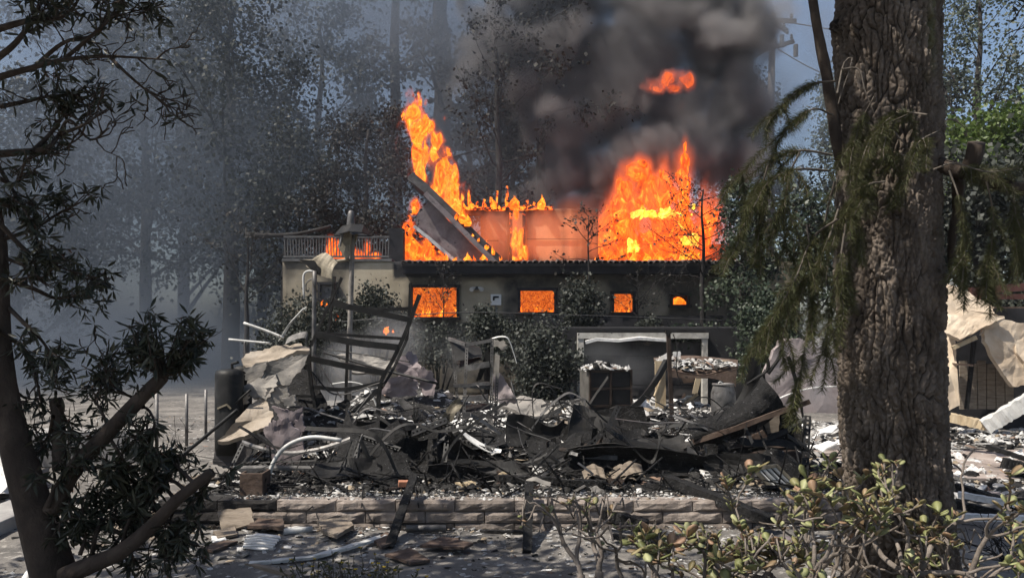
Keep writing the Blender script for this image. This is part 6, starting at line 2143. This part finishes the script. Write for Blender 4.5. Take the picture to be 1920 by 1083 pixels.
# curled black trough in the middle
for lab, A, B, Y, mat, bl in (
        ('curled black metal trough in the middle of the wreck', [(857, 800, .2), (890, 824, .2), (930, 842, .2), (960, 843, .2), (1000, 834, .2), (1041, 822, .2)], [(832, 862, -.1), (880, 872, -.2), (930, 880, -.2), (980, 886, -.2), (1020, 884, -.2), (1050, 884, -.1)], 8.5, 'blackmetal', .12),
        ('brown scorched inner panel of the curled trough', [(900, 842, .3), (960, 850, .3), (1036, 824, .3)], [(910, 884, .1), (970, 892, .1), (1044, 880, .1)], 8.6, 'brownmetal', .08),
        ('end flap of the curled trough', [(1040, 820, .3), (1046, 850, .2), (1052, 884)], [(1026, 826), (1030, 856), (1036, 888)], 8.5, 'brownmetal', .0),
        ('black sheet folded under the middle peak', [(840, 802), (860, 826), (900, 850)], [(826, 880), (866, 896), (930, 900)], 8.4, 'blackmetal', .05),
        ('pale ash-dusted lip along the curled trough', [(856, 798), (884, 818), (916, 836), (940, 842)], [(862, 808, -.1), (884, 830, -.1), (912, 846, -.1), (938, 848, -.1)], 8.35, 'white', .01),
        ('black crumpled sheet below the crossed angles', [(540, 868, .3), (620, 860, .3), (690, 858, .3), (780, 872, .3)], [(530, 914), (600, 908), (700, 912), (800, 908)], 8.0, 'char', .1),
        ('black folded sheet right of the leaning charred post', [(800, 870), (860, 866), (930, 892)], [(790, 905), (850, 902), (930, 910)], 7.9, 'char', .05)):
    one(sheet(pl(A, Y), pl(B, Y), 34, 10, bl, .03, seed=len(lab)), 'curled_sheet', lab, 'metal sheet', mat, 'curled sheets in the wreckage', solid=.007)
# the great tangle of black sheets at the right
for lab, A, B, Y, mat, bl in (
        ('black sheet sweeping up like a sail at the right of the wreck', [(1160, 832), (1240, 836), (1310, 822), (1370, 782), (1410, 730), (1436, 690)], [(1200, 852, -.2), (1270, 850, -.2), (1340, 836, -.2), (1410, 800, -.2), (1444, 762, -.1), (1456, 742)], 8.7, 'char', .10),
        ('tall dark torn sheet standing in the tangle under the needle sprays', [(1404, 664), (1398, 710), (1380, 752), (1346, 790)], [(1432, 664, .1), (1424, 722, .1), (1410, 768), (1370, 806)], 8.8, 'blackmetal', .05),
        ('second standing black sheet close to the plank in the tangle', [(1428, 700), (1440, 726), (1456, 754), (1490, 790)], [(1396, 744, .2), (1400, 780, .2), (1420, 806, .2), (1460, 830, .2)], 8.9, 'char', .06),
        ('broad curved black sheet across the front of the tangle', [(1200, 838), (1270, 846), (1340, 842), (1420, 836), (1500, 842)], [(1250, 898, -.3), (1310, 912, -.3), (1370, 912, -.3), (1440, 908, -.2), (1490, 882, -.1)], 8.5, 'char', .2),
        ('rounded dark drum-like sheet at the back of the tangle', [(1390, 836, .4), (1440, 832, .4), (1486, 842, .3), (1498, 862, .2)], [(1384, 884, .1), (1430, 898), (1470, 900), (1490, 884)], 8.4, 'brownmetal', -.14),
        ('long black sheet bulging in front of the slotted angles', [(1060, 846), (1150, 838), (1250, 844), (1330, 852)], [(1050, 890), (1150, 900), (1260, 908), (1340, 900)], 8.0, 'char', .16),
        ('black sheet curling over inside the tangle like a breaking wave', [(1290, 800), (1350, 772), (1400, 742), (1430, 704)], [(1300, 840), (1370, 824), (1430, 800), (1470, 768)], 8.3, 'char', -.14),
        ('black sheet bent down at the slotted end post', [(1470, 760), (1500, 790), (1508, 830)], [(1430, 800), (1450, 850), (1480, 890)], 8.6, 'char', .1),
        ('flat black sheet lying along the foot of the tangle', [(1265, 888), (1320, 898), (1390, 896)], [(1270, 908), (1320, 914), (1400, 910)], 7.9, 'blackmetal', .02),
        ('thin black sheet draped over the strap in the tangle', [(1060, 842), (1130, 832), (1200, 838), (1290, 846)], [(1090, 852), (1150, 848), (1220, 858), (1300, 860)], 8.3, 'blackmetal', .03)):
    one(sheet(pl(A, Y), pl(B, Y), 34, 10, bl, .035, seed=len(lab) + 3), 'curled_sheet', lab, 'metal sheet', mat, 'curled sheets in the wreckage', solid=.007)
one(MB().bar(spline(pl([(1299, 828, .1), (1380, 802), (1450, 776), (1519, 752, -.1)], 8.1), 10), .035, .05, (0, 0, 1), .004), 'plank', 'long scorched plank poking out of the black tangle', 'plank', 'brownwood')
one(plate(pl([(1440, 762), (1464, 756), (1460, 808), (1430, 814), (1420, 808)], 8.6), .03, .006, 3, .01), 'board', 'olive-brown board upright inside the black tangle', 'board', 'wood')
one(plate(pl([(1400, 822), (1430, 806), (1440, 818), (1410, 828)], 8.5), .02, .006, 3, .01), 'board', 'small scorched board lying inside the black tangle', 'board', 'brownwood')
for k_, (a, b) in enumerate((((1346, 872), (1380, 846)), ((1352, 874), (1372, 856)), ((1322, 836), (1326, 862)))):
    one(MB().tube(pl([a, b], 8.2), .010, 6), 'rod', ('long thin rod inside the V of the shiny strap', 'short thin rod inside the V of the shiny strap', 'upright short rod at the left of the shiny strap')[k_], 'rod', 'greymetal')
for k_, pts in enumerate(([(1428, 650), (1440, 690), (1400, 720)], [(1478, 668), (1490, 706), (1500, 750), (1506, 784)], [(1440, 700), (1462, 668), (1470, 640)])):
    one(MB().tube(spline(pl(pts, 8.6), 10), [.022, .022, .02, .02, .02, .018, .018, .016, .014, .012], 8, True, .1), 'burnt_branch', ('burnt branch crossing the standing black sheet', 'bent burnt branch above the slotted end post', 'burnt branch reaching up into the needle sprays')[k_], 'branch', 'blackmetal')
MARKS = [('beside the plaster heap', -2.5, 9.0), ('below the tall black rack', -1.7, 10.0), ('near the slotted shelving', -.4, 10.5), ('by the middle peak', -.75, 8.3), ('along the curled black trough', -.05, 8.5),
         ('before the black cabinet', 1.5, 12.3), ('under the workbench', 2.9, 13.2), ('at the foot of the steel pole', 2.3, 11.3), ('among the black tangle', 2.6, 8.6), ('by the crossed slotted angles', -1.6, 8.2),
         ('close behind the leaning charred post', -.9, 7.5), ('close behind the upright charred post', .2, 7.5), ('behind the long sliding beam', 1.7, 7.6), ('by the scorched bin', -2.3, 7.5), ('near the grey hood-shaped slab', .3, 12.2)]
FIELD = [('by the great trunk', 3.9, 9.0), ('on the pavement', 6.0, 10.0), ('near the thick pale timber', 6.6, 10.6), ('before the collapsed stucco wall', 6.0, 12.2), ('behind the black charred log', 4.6, 8.2)]
FOOT = [('by the crate side', -2.5, 6.7), ('by the white corrugated scrap', -1.9, 6.2), ('by the leaning charred post', -1.0, 6.3), ('by the curled shingles', -.5, 6.3), ('by the upright charred post', .15, 6.2), ('before the thick charred log', 1.2, 6.3)]


def where(x, y, marks):
    return min(marks, key=lambda q: (q[1] - x) ** 2 + (q[2] - y) ** 2)[0]


# tangle of thinner blackened straps and crumpled sheets under the named pieces
for k_ in range(92):
    x, y = random.uniform(-2.5, 3.0), random.uniform(7.65, 9.8)
    z = bz(x, y) + random.uniform(.02, .52) * (1 if y > 7.9 else .4)
    a = random.choice((0, 0, 3.14)) + random.gauss(0, .7)
    L = random.uniform(.35, 1.0)
    d = Vector((math.cos(a), math.sin(a) * .5, random.gauss(0, .45)))
    p0 = Vector((x, y, z))
    pts = [p0 - d * L * .5 + Vector((0, 0, random.uniform(-.05, .12))), p0 + Vector((random.gauss(0, .10), random.gauss(0, .08), random.gauss(.03, .16))), p0 + d * L * .5 + Vector((0, 0, random.uniform(-.1, .06)))]
    for q in pts:
        q.z = max(q.z, bz(min(max(q.x, PX0), PX1), max(q.y, 7.15)) + .01)
    one(ribbon(pts, random.uniform(.015, .05), (random.gauss(0, .3), random.uniform(.2, 1), random.uniform(.1, 1)), 16, 3, noise=.015), 'twisted_strap', ('short ' if L < .55 else ('long ' if L > .8 else '')) + 'thin blackened strap twisted into the wreckage ' + where(x, y, MARKS), 'strap',
        random.choice(('blackmetal', 'blackmetal', 'rack', 'rack', 'char', 'blackmetal', 'greymetal')), 'thin straps in the tangle', solid=.006)
for k_ in range(38):
    x, y = (random.uniform(-2.4, 2.9), random.uniform(7.8, 9.4)) if k_ < 24 else (random.uniform(-1.9, 1.3), random.uniform(8.3, 9.9))
    z = bz(x, y) + .02
    w_, h_ = (random.uniform(.3, .7), random.uniform(.10, .32)) if k_ < 24 else (random.uniform(.35, .8), random.uniform(.28, .5))
    o_ = Vector((x, y, z))
    a = random.gauss(0, .4)
    ex = Vector((math.cos(a), math.sin(a), 0))
    A = [o_ + ex * (w_ * (t - .5)) + Vector((random.gauss(0, .04), .10 + random.gauss(0, .05), h_ * random.uniform(.6, 1.1))) for t in (0, .35, .7, 1)]
    B = [o_ + ex * (w_ * (t - .5)) + Vector((random.gauss(0, .05), -.10 + random.gauss(0, .05), random.uniform(-.03, .04))) for t in (0, .35, .7, 1)]
    one(sheet(A, B, 16, 7, random.uniform(-.08, .1), .05, seed=k_ * 1.7), 'crumpled_sheet', ('low' if h_ < .2 else 'upstanding') + ' crumpled black sheet in the wreckage ' + where(x, y, MARKS), 'metal sheet', random.choice(('char', 'blackmetal', 'char', 'char')),
        'small crumpled black sheets in the tangle', solid=.006)
# louvred vent panel
A = pl([(1412, 878), (1456, 872), (1490, 906), (1446, 914)], 7.45)
t = thing('vent_grille', 'pale louvred vent panel with warped dark slats lying on the ash', 'vent', A[3])
cA = lambda u, v: A[0].lerp(A[1], u).lerp(A[3].lerp(A[2], u), v)
m = MB()
for q in ([cA(0, 0), cA(1, 0)], [cA(1, 0), cA(1, 1)], [cA(1, 1), cA(0, 1)], [cA(0, 1), cA(0, 0)]):
    m.bar(q, .03, .03)
m.build('frame', MT['tanmetal'], t)
MB().raw([cA(.02, .02) + Vector((0, .02, -.02)), cA(.98, .02) + Vector((0, .02, -.02)), cA(.98, .98) + Vector((0, .02, -.02)), cA(.02, .98) + Vector((0, .02, -.02))], [(0, 1, 2, 3)]).build('back', MT['blackmetal'], t, solid=.004)
for k_ in range(4):
    u0 = .1 + k_ * .215
    sheet([cA(u0, .05), cA(u0 + random.uniform(-.03, .03), .5), cA(u0, .95)], [cA(u0 + .15, .05), cA(u0 + .15 + random.uniform(-.04, .02), .5), cA(u0 + .15, .95)], 12, 3, .01, .004).build('slat', MT['whitemetal'], t, solid=.006)

# charred posts and beams
CBG = 'charred beams on the wall and platform'
def charred(label, a, b, w, h=None, Y0=None, Y1=None, za=None):
    p0 = P(a[0], a[1], Y0)
    p1 = P(b[0], b[1], Y1)
    n = 26
    m = MB()
    m.bar([p0.lerp(p1, i / (n - 1)) for i in range(n)], w, h or w, (0, 0, 1) if abs(a[0] - b[0]) > abs(a[1] - b[1]) else (0, 1, 0), w * .055)
    return one(m, 'charred_beam', label, 'beam', 'char', CBG)
charred('charred post leaning on the wall below the middle peak', (776, 893), (728, 1030), .068, .08, 7.15, 6.24)
charred('upright charred post flecked with white ash leaning on the wall', (992, 908), (988, 1038), .07, .07, 7.0, 6.12)
charred('long charred beam sliding off the platform over the wall', (1250, 898), (1446, 976), .10, .085, 7.5, 6.6)
charred('short thick charred log lying at the foot of the wall', (1132, 962), (1214, 984), .085, .085, 6.75, 6.6)
charred('thin charred piece lying below the thick charred log', (1176, 985), (1240, 998), .05, .05, 6.6, 6.5)
charred('charred beam lying level along the top of the platform', (936, 896), (1050, 900), .075, .06, 7.6, 7.6)
charred('charred beam continuing the level one towards the black tangle', (1052, 904), (1136, 906), .075, .06, 7.5, 7.5)
charred('flat charred lath in front of the thick charred log', (1150, 1004), (1240, 1022), .05, .04, 6.4, 6.2)
charred('charred stick lying at the foot of the wall in the middle', (900, 998), (992, 1000), .05, .05, 6.75, 6.72)
one(ribbon(pl([(984, 902), (1000, 898), (1016, 904), (1032, 908)], 7.1), .05, (.1, .6, .4), 14, 4, noise=.02), 'torn_membrane', 'torn grey membrane draped over the upright charred post', 'membrane', 'slab', None, solid=.006)
one(MB().box(P(757, 906, 7.4), (.1, .09, .055), Euler((0, .05, .2)).to_matrix(), .004), 'brick', 'single orange brick on the wall beside the leaning charred post', 'brick', 'brick', None, bevel=.005)

# larger scraps strewn over the platform, the foot of the wall and the ash field
def gp(pts, z=.02):
    return [G(x, y, z) for x, y in pts]
for name, lab, pts, z, mat, th_ in (
        ('wooden_crate_side', 'weathered crate side leaning against the blackened wall end', [(408, 958), (470, 950), (476, 978), (414, 998)], None, 'wood', .02),
        ('board', 'white-blotched brown board on the ground before the wall', [(464, 990), (476, 976), (530, 978), (534, 994)], .05, 'brownwood', .025),
        ('tile', 'tan tile with a black knot lying before the wall', [(594, 982), (648, 974), (664, 990), (632, 1010), (606, 1002)], .06, 'wood', .03),
        ('shingle', 'brown shingle with a curled corner on the path', [(788, 1026), (826, 1010), (862, 1012), (832, 1026)], .04, 'brownwood', .02),
        ('shingle', 'dark shingle overlapping the curled brown one', [(830, 1030), (850, 1012), (888, 1022), (870, 1030)], .05, 'brownwood', .02),
        ('shingle', 'dark brown shingle at the foot of the leaning charred post', [(722, 1042), (770, 1030), (806, 1052), (770, 1058)], .04, 'brownwood', .02),
        ('shingle', 'brown splintered shingle near the yellow weeds', [(700, 1014), (724, 1000), (744, 1016), (716, 1028)], .03, 'brownwood', .02),
        ('shingle', 'greyish shingle beside the crate side', [(400, 1000), (440, 990), (446, 1004), (408, 1012)], .03, 'wood', .02),
        ('shingle', 'narrow brown shingle under the crate side', [(376, 1030), (420, 1016), (446, 1018), (400, 1036)], .03, 'brownwood', .02),
        ('ash_sheet', 'white ash sheet left of the crate side', [(396, 1008), (424, 1006), (424, 1014), (398, 1016)], .03, 'white', .012),
        ('plank', 'pinkish plank lying in front of the jade plants', [(1412, 1012), (1486, 1012), (1486, 1022), (1412, 1022)], .03, 'slabpink', .03)):
    P3 = gp(pts, z) if z is not None else [P(408, 956, 7.0 - .12), P(470, 950, 6.93), P(476, 980, 6.8), P(414, 998, 6.72)]
    one(plate(P3, th_, .008, 3, .006, seed=len(lab)), name, lab, name.split('_')[-1], mat, 'scraps at the foot of the wall')
one(sheet(gp([(462, 1012), (480, 1000), (526, 1004)], .06), gp([(454, 1026), (490, 1030), (510, 1028)], .04), 12, 36, .0, .006, 0, 1), 'corrugated_scrap', 'white corrugated scrap lying before the wall', 'sheet', 'white', None, solid=.006)
for k_ in range(5):
    a = G(456 + k_ * 1.5, 1024 - k_ * 5, .065)
    b = G(512 + k_ * 3.5, 1026 - k_ * 4.5, .065)
    MB().tube(spline([a, a.lerp(b, .5) + Vector((0, 0, .012)), b], 8), .009, 6).build('corrugation', MT['white'], COL.objects[-1] if COL.objects[-1].name.startswith('corrugated_scrap') else bpy.data.objects['corrugated_scrap'])
for o in [x for x in COL.objects if x.name.startswith('corrugation')]:
    o.matrix_parent_inverse = Matrix.Translation(-bpy.data.objects['corrugated_scrap'].location)
for lab, a, b, r, mat in (('grey-white pipe lying along the foot of the wall', (532, 996), (586, 992), .028, 'whitemetal'), ('pale grey pipe near the leaning charred post', (762, 990), (836, 990), .03, 'greymetal')):
    one(MB().tube([G(*a, .04), G(*b, .04)], r, 12), 'pipe', lab, 'pipe', mat, None, smooth=True)
one(MB().bar(spline([G(467, 1056, .03), G(579, 1044, .05), G(650, 1026, .05), G(722, 1004, .04)], 16), .06, .02, (0, 0, 1), .004), 'trim_strip', 'long white bent trim strip lying across the path', 'strip', 'whitemetal')
one(MB().bar([G(465, 1058, .02), G(510, 1068, .03), G(548, 1078, .03)], .05, .03, (0, 0, 1), .003), 'wood_strip', 'tan wooden strip lying below the white trim strip', 'strip', 'wood')

def scrap_mesh(key, mat, th_, seed):
    n = random.choice((4, 4, 5, 6))
    pts = []
    for i in range(n):
        a = 2 * math.pi * i / n + random.uniform(-.3, .3)
        r = random.uniform(.7, 1.15)
        pts.append(Vector((math.cos(a) * r * .5, math.sin(a) * r * .36, 0)))
    me = plate(pts, th_, .10, 3, .16, 3, seed).mesh(key)
    me.materials.append(MT[mat])
    return me
def strew(name, lab, cat, mat, grp, spots, smin, smax, th_=.03, tilt=.3, zf=bed_height, up=.03, marks=None):
    ms = [scrap_mesh(name, mat, th_, k * 3.3) for k in range(6)]
    for x, y in spots:
        me = ms[random.randrange(6)]
        o = bpy.data.objects.new(name, me)
        COL.objects.link(o)
        s = random.uniform(smin, smax) * random.uniform(.75, 1.2)
        o.location = (x, y, float(zf(np.array([x]), np.array([y]))[0]) + up + .04 * s)
        o.rotation_euler = (random.gauss(0, tilt), random.gauss(0, tilt), random.uniform(0, 6.28))
        o.scale = (s, s * random.uniform(.6, 1.2), s)
        big_ = 'large ' if s > smin + .72 * (smax - smin) else ('small ' if s < smin + .25 * (smax - smin) else '')
        tag(o, big_ + lab + (' ' + where(x, y, marks) if marks else ''), cat, grp)
rs = lambda n, x0, x1, y0, y1, pw=1.2: [(random.uniform(x0, x1), y0 + (y1 - y0) * random.random() ** pw) for _ in range(n)]
strew('ash_sheet', 'white ash sheet lying on black rubble', 'sheet', 'white', 'white ash sheets on the platform', rs(56, -1.4, 3.4, 8.6, 14.5) + rs(18, -.2, 1.2, 9.3, 12), .18, .46, marks=MARKS)
strew('roofing_scrap', 'black roofing scrap lying in the rubble', 'scrap', 'char', 'black roofing scraps on the platform', rs(90, -2.8, 3.5, 7.4, 13), .12, .34, .02, .5, marks=MARKS)
strew('metal_scrap', 'dull grey metal scrap lying in the rubble', 'scrap', 'greymetal', 'grey metal scraps on the platform', rs(30, -2.6, 3.5, 8.2, 13.5), .12, .32, .02, .4, marks=MARKS)
strew('rusty_scrap', 'brown scorched scrap lying in the rubble', 'scrap', 'brownmetal', 'brown scraps on the platform', rs(30, -2.4, 3.5, 7.3, 11), .10, .26, .03, .45, marks=MARKS)
strew('timber_scrap', 'tan split timber scrap lying in the rubble', 'scrap', 'tanwood', 'tan timber scraps on the platform', rs(26, -.5, 3.3, 7.5, 10.5), .12, .3, .05, .3, marks=MARKS)
strew('plaster_chip', 'grey plaster chip lying on the path', 'chip', 'slab', 'plaster chips at the foot of the wall', [(x, y) for x, y in rs(50, -3.2, 1.9, 5.7, 6.8)], .06, .18, .08, .15, gfn, .012, marks=FOOT)
strew('ash_chunk', 'white ash chunk in the ash field', 'chunk', 'white', 'ash chunks in the field', rs(60, 4.3, 8.2, 8.3, 13), .12, .4, .12, .4, gfn, .08, marks=FIELD)
strew('charred_chunk', 'black charred chunk in the ash field', 'chunk', 'char', 'charred chunks in the field', rs(34, 4.2, 8.2, 8.2, 12.5), .12, .35, .12, .4, gfn, .07, marks=FIELD)
for k_, (px_, py_, rot, mat) in enumerate(((1108, 885, .2, 'wood'), (1160, 885, -.5, 'wood'), (1178, 880, .6, 'wood'), (1050, 800, .2, 'wood'))):
    c = P(px_, py_, 7.9 if k_ < 3 else 10.5)
    m = sheet([c + Vector((-.10, 0, .02)), c + Vector((0, .03, .09)), c + Vector((.12, 0, .05))], [c + Vector((-.08, -.14, -.06)), c + Vector((.02, -.12, 0)), c + Vector((.14, -.14, -.04))], 14, 6, .02, .02, .006, 3)
    one(m, 'curled_carton', ('tan curled carton scrap beneath the slotted angle', 'folded tan carton scrap right of the slotted angle', 'narrow tan carton scrap against the black tangle', 'tan carton scrap lying left of the black cabinet')[k_], 'scrap', mat, None, solid=.006)

# ------------------------------------------------------------------ the stucco ruin at the right
RU = 12.0
ru = thing('ruined_stucco_wall', 'collapsed cream stucco wall with its skin folded over a black hollow', 'ruin', P(1850, 770, RU))
for nm, mat, pts, th_, bump in (
        ('stucco_skin', 'stucco', [(1755, 526, .3), (1790, 536, .3), (1822, 552, .2), (1862, 574, .1), (1864, 588), (1884, 596), (1848, 612, -.1), (1800, 636, -.2), (1770, 622, -.1), (1762, 580, .1)], .07, .06),
        ('stucco_skin', 'stucco', [(1846, 612), (1880, 598, .15), (1926, 608, .2), (1968, 650, .2), (1975, 726), (1930, 722), (1899, 724), (1876, 690), (1844, 640)], .07, .05),
        ('stucco_skin', 'stucco', [(1894, 610, .2), (1940, 612, .2), (1960, 660), (1930, 700), (1908, 660)], .06, .05),
        ('stucco_skin', 'stucco', [(1762, 628, .3), (1790, 626, .2), (1794, 680), (1800, 760), (1770, 772), (1758, 700)], .08, .04),
        ('stucco_rim', 'stucco', [(1858, 594), (1882, 592), (1884, 600), (1852, 618), (1840, 628), (1844, 612)], .05, .03)):
    plate(pl(pts, RU), th_, .015, 7, bump * .7, 6, len(pts)).build(nm, MT[mat], ru)
for k_ in range(6):
    x = 1806 + k_ * 17
    MB().bar(pl([(x, 676 + k_ % 2 * 6, .5), (x + 1, 766, .5)], RU), .125, .03, (0, 1, 0), .006).build('wall_board', MT['wood'], ru)
MB().box(P(1860, 690, RU + .75), (1.7, .1, 1.9)).build('dark_backing', MT['fascia'], ru)
MB().bar(pl([(1826, 640), (1820, 700), (1812, 766)], RU + .1), .05, .05, (0, 1, 0)).build('stud', MT['char'], ru)
MB().bar(pl([(1786, 652, -.1), (1830, 632, -.1)], RU), .05, .06, (0, 0, 1)).build('lath', MT['tanwood'], ru)
MB().bar(pl([(1790, 682), (1818, 684)], RU), .2, .03, (0, 0, 1)).build('shelf', MT['brownwood'], ru)
MB().bar(pl([(1782, 530, .3), (1800, 548, .3), (1818, 556, .3)], RU), .03, .06, (0, 0, 1)).build('cap_strip', MT['whitemetal'], ru)
rf = thing('red_steel_frame', 'red-brown steel beam on posts behind the collapsed stucco wall', 'steel frame', P(1880, 700, 14.5))
MB().bar(pl([(1818, 546), (1990, 532)], 14.5), .12, .14, (0, 0, 1)).build('beam', MT['redsteel'], rf)
MB().bar(pl([(1822, 556), (1990, 556)], 15.3), .1, .1, (0, 0, 1)).build('beam', MT['redsteel'], rf)
for x in (1822, 1844, 1960):
    MB().bar(pl([(x, 545), (x, 740)], 14.6), .09, .09, (0, 1, 0)).build('post', MT['redsteel'], rf)
MB().box(P(1892, 598, 13.6), (.55, .1, .42)).build('infill_panel', MT['brownwood'], rf)
for lab, a, b, w, Y0, Y1, mat in (('pale split timber lying before the collapsed stucco wall', (1770, 780), (1856, 798), .13, 11.0, 10.6, 'tanwood'), ('thick pale timber propped at the right end of the ash field', (1846, 800), (1940, 745), .2, 10.5, 10.3, 'whitemetal'),
                                  ('black charred log lying across the pavement', (1790, 912), (1935, 956), .085, 7.6, 7.2, 'char'), ('white ash-coated log under the black one', (1796, 926), (1935, 950), .06, 7.4, 7.1, 'white'),
                                  ('thin black log beside the great trunk', (1770, 940), (1870, 962), .08, 7.0, 6.9, 'char'), ('ash-white log nearest the burnt twigs', (1790, 968), (1925, 972), .06, 6.7, 6.7, 'white'),
                                  ('black log at the edge of the ash field', (1880, 866), (1940, 880), .12, 9.0, 8.9, 'char'), ('dark stick crossing the ash field', (1850, 836), (1930, 862), .06, 9.6, 9.3, 'char')):
    n = 20
    p0, p1 = P(*a, Y0), P(*b, Y1)
    one(MB().bar([p0.lerp(p1, i / (n - 1)) for i in range(n)], w, w * .9, (0, 0, 1), w * .06), 'log', lab, 'log', mat, 'logs right of the great trunk')
one(MB().box(G(1864, 925, .1), (.09, .06, .04), Euler((0, 0, .1)).to_matrix(), .003), 'brick', 'pale brick resting on the black log', 'brick', 'pinkwall', None, bevel=.004)
# pale wall and clutter seen between the black tangle and the trunk
one(plate(pl([(1432, 700), (1462, 636), (1500, 634), (1540, 650), (1575, 660), (1575, 775), (1440, 775)], 14.5), .15, .03, 5, .03), 'wall_fragment', 'pale pink wall fragment standing behind the black tangle', 'wall', 'pinkwall')
one(MB().tube(spline(pl([(1448, 752), (1490, 735), (1530, 726), (1572, 724)], 13.8), 10), .014, 6), 'pipe', 'thin white pipe across the pale pink wall fragment', 'pipe', 'white', None, smooth=True)
one(MB().bar(pl([(1404, 732), (1416, 755)], 11.5), .04, .05, (0, 1, 0)), 'white_rod', 'short white bar leaning behind the standing black sheet', 'bar', 'white')
strew('ash_sheet', 'large white ash sheet lying between the black tangle and the great trunk', 'sheet', 'white', 'ash sheets by the great trunk', rs(14, 3.3, 4.6, 9.5, 13.5), .3, .6)

# ------------------------------------------------------------------ the left side: low wall, kerb, thin stakes
lw = thing('low_concrete_wall', 'low grey concrete wall running off behind the lance-leaved tree', 'wall', G(230, 872))
m = MB()
a, b = G(268, 868), G(-60, 880)
for k_ in range(6):
    p, q = a.lerp(b, k_ / 6), a.lerp(b, (k_ + .985) / 6)
    m2 = MB()
    m2.box((p + q) / 2 + Vector((0, .2, .21)), ((p - q).length, .40, .44), Matrix.Rotation(math.atan2((a - b).y, (a - b).x), 3, 'Z'), .006)
    m2.build('block', MT['concrete'], lw, bevel=.012)
one(sheet([G(-60, 846, .2), G(20, 842, .5), G(60, 836, .25)], [G(-60, 930, .02), G(10, 926, .1), G(52, 912, .02)], 20, 10, .1, .06), 'white_tarpaulin', 'sunlit white crumpled sheeting beside the low concrete wall', 'sheeting', 'white', None, solid=.006)
m = MB()
a, b = G(58, 962), G(-120, 1040)
m.box((a + b) / 2 + Vector((0, .0, .06)), ((a - b).length, .42, .14), Matrix.Rotation(math.atan2((a - b).y, (a - b).x), 3, 'Z'), .006)
kb = m.build('kerb', MT['concrete'], bevel=.015)
kb['kind'] = 'structure'
one(MB().tube(spline([G(40, 1100, .05), G(60, 1066, .1), G(68, 1040, .05)], 8), .03, 8), 'bent_pipe', 'curved white pipe piece on the ground by the kerb', 'pipe', 'whitemetal', None, smooth=True)
for lab, px_, top, bot in (('thin grey stake in the lawn nearest the lopped branch', 294, 735, 868), ('thin grey stake in the middle of the smoky lawn', 350, 738, 838), ('thin pale stake in the lawn beside the dark tank', 386, 730, 822)):
    b_ = G(px_, bot)
    one(MB().tube([b_ + Vector((0, 0, -.05)), P(px_, top, b_.y)], .024, 8), 'stake', lab, 'stake', 'greymetal', 'stakes in the lawn', smooth=True)
for lab, px_, py_, n in (('sparse bare weed tuft left of the wall end', 345, 868, 9), ('bare weed tuft beside the long dark pole', 312, 905, 8)):
    b_ = G(px_, py_)
    t = thing('dry_weed', lab, 'plant', b_, 'dry weeds left of the wall')
    m = MB()
    for k_ in range(n):
        a, r_ = grow(b_ + Vector((random.gauss(0, .12), random.gauss(0, .1), 0)), (random.gauss(0, .5), random.gauss(0, .4), 1), random.uniform(.25, .55), .005, .3, 0, 5)
        m.tube(a, r_, 4, False)
        for j in range(3):
            q, dq = at(a, random.uniform(.3, 1))
            c_, d_ = grow(q, dq + Vector([random.gauss(0, .7) for _ in range(3)]), .12, .003, .3, 0, 3)
            m.tube(c_, d_, 3, False)
    m.build('stems', MT['blacktwig'], t)
strew('plank_scrap', 'grey plank scrap lying on the ground left of the wall', 'scrap', 'wood', 'plank scraps left of the wall', rs(26, -3.6, -2.4, 6.2, 9.5), .15, .38, .05, .15, gfn, .02)
bpy.context.view_layer.update()
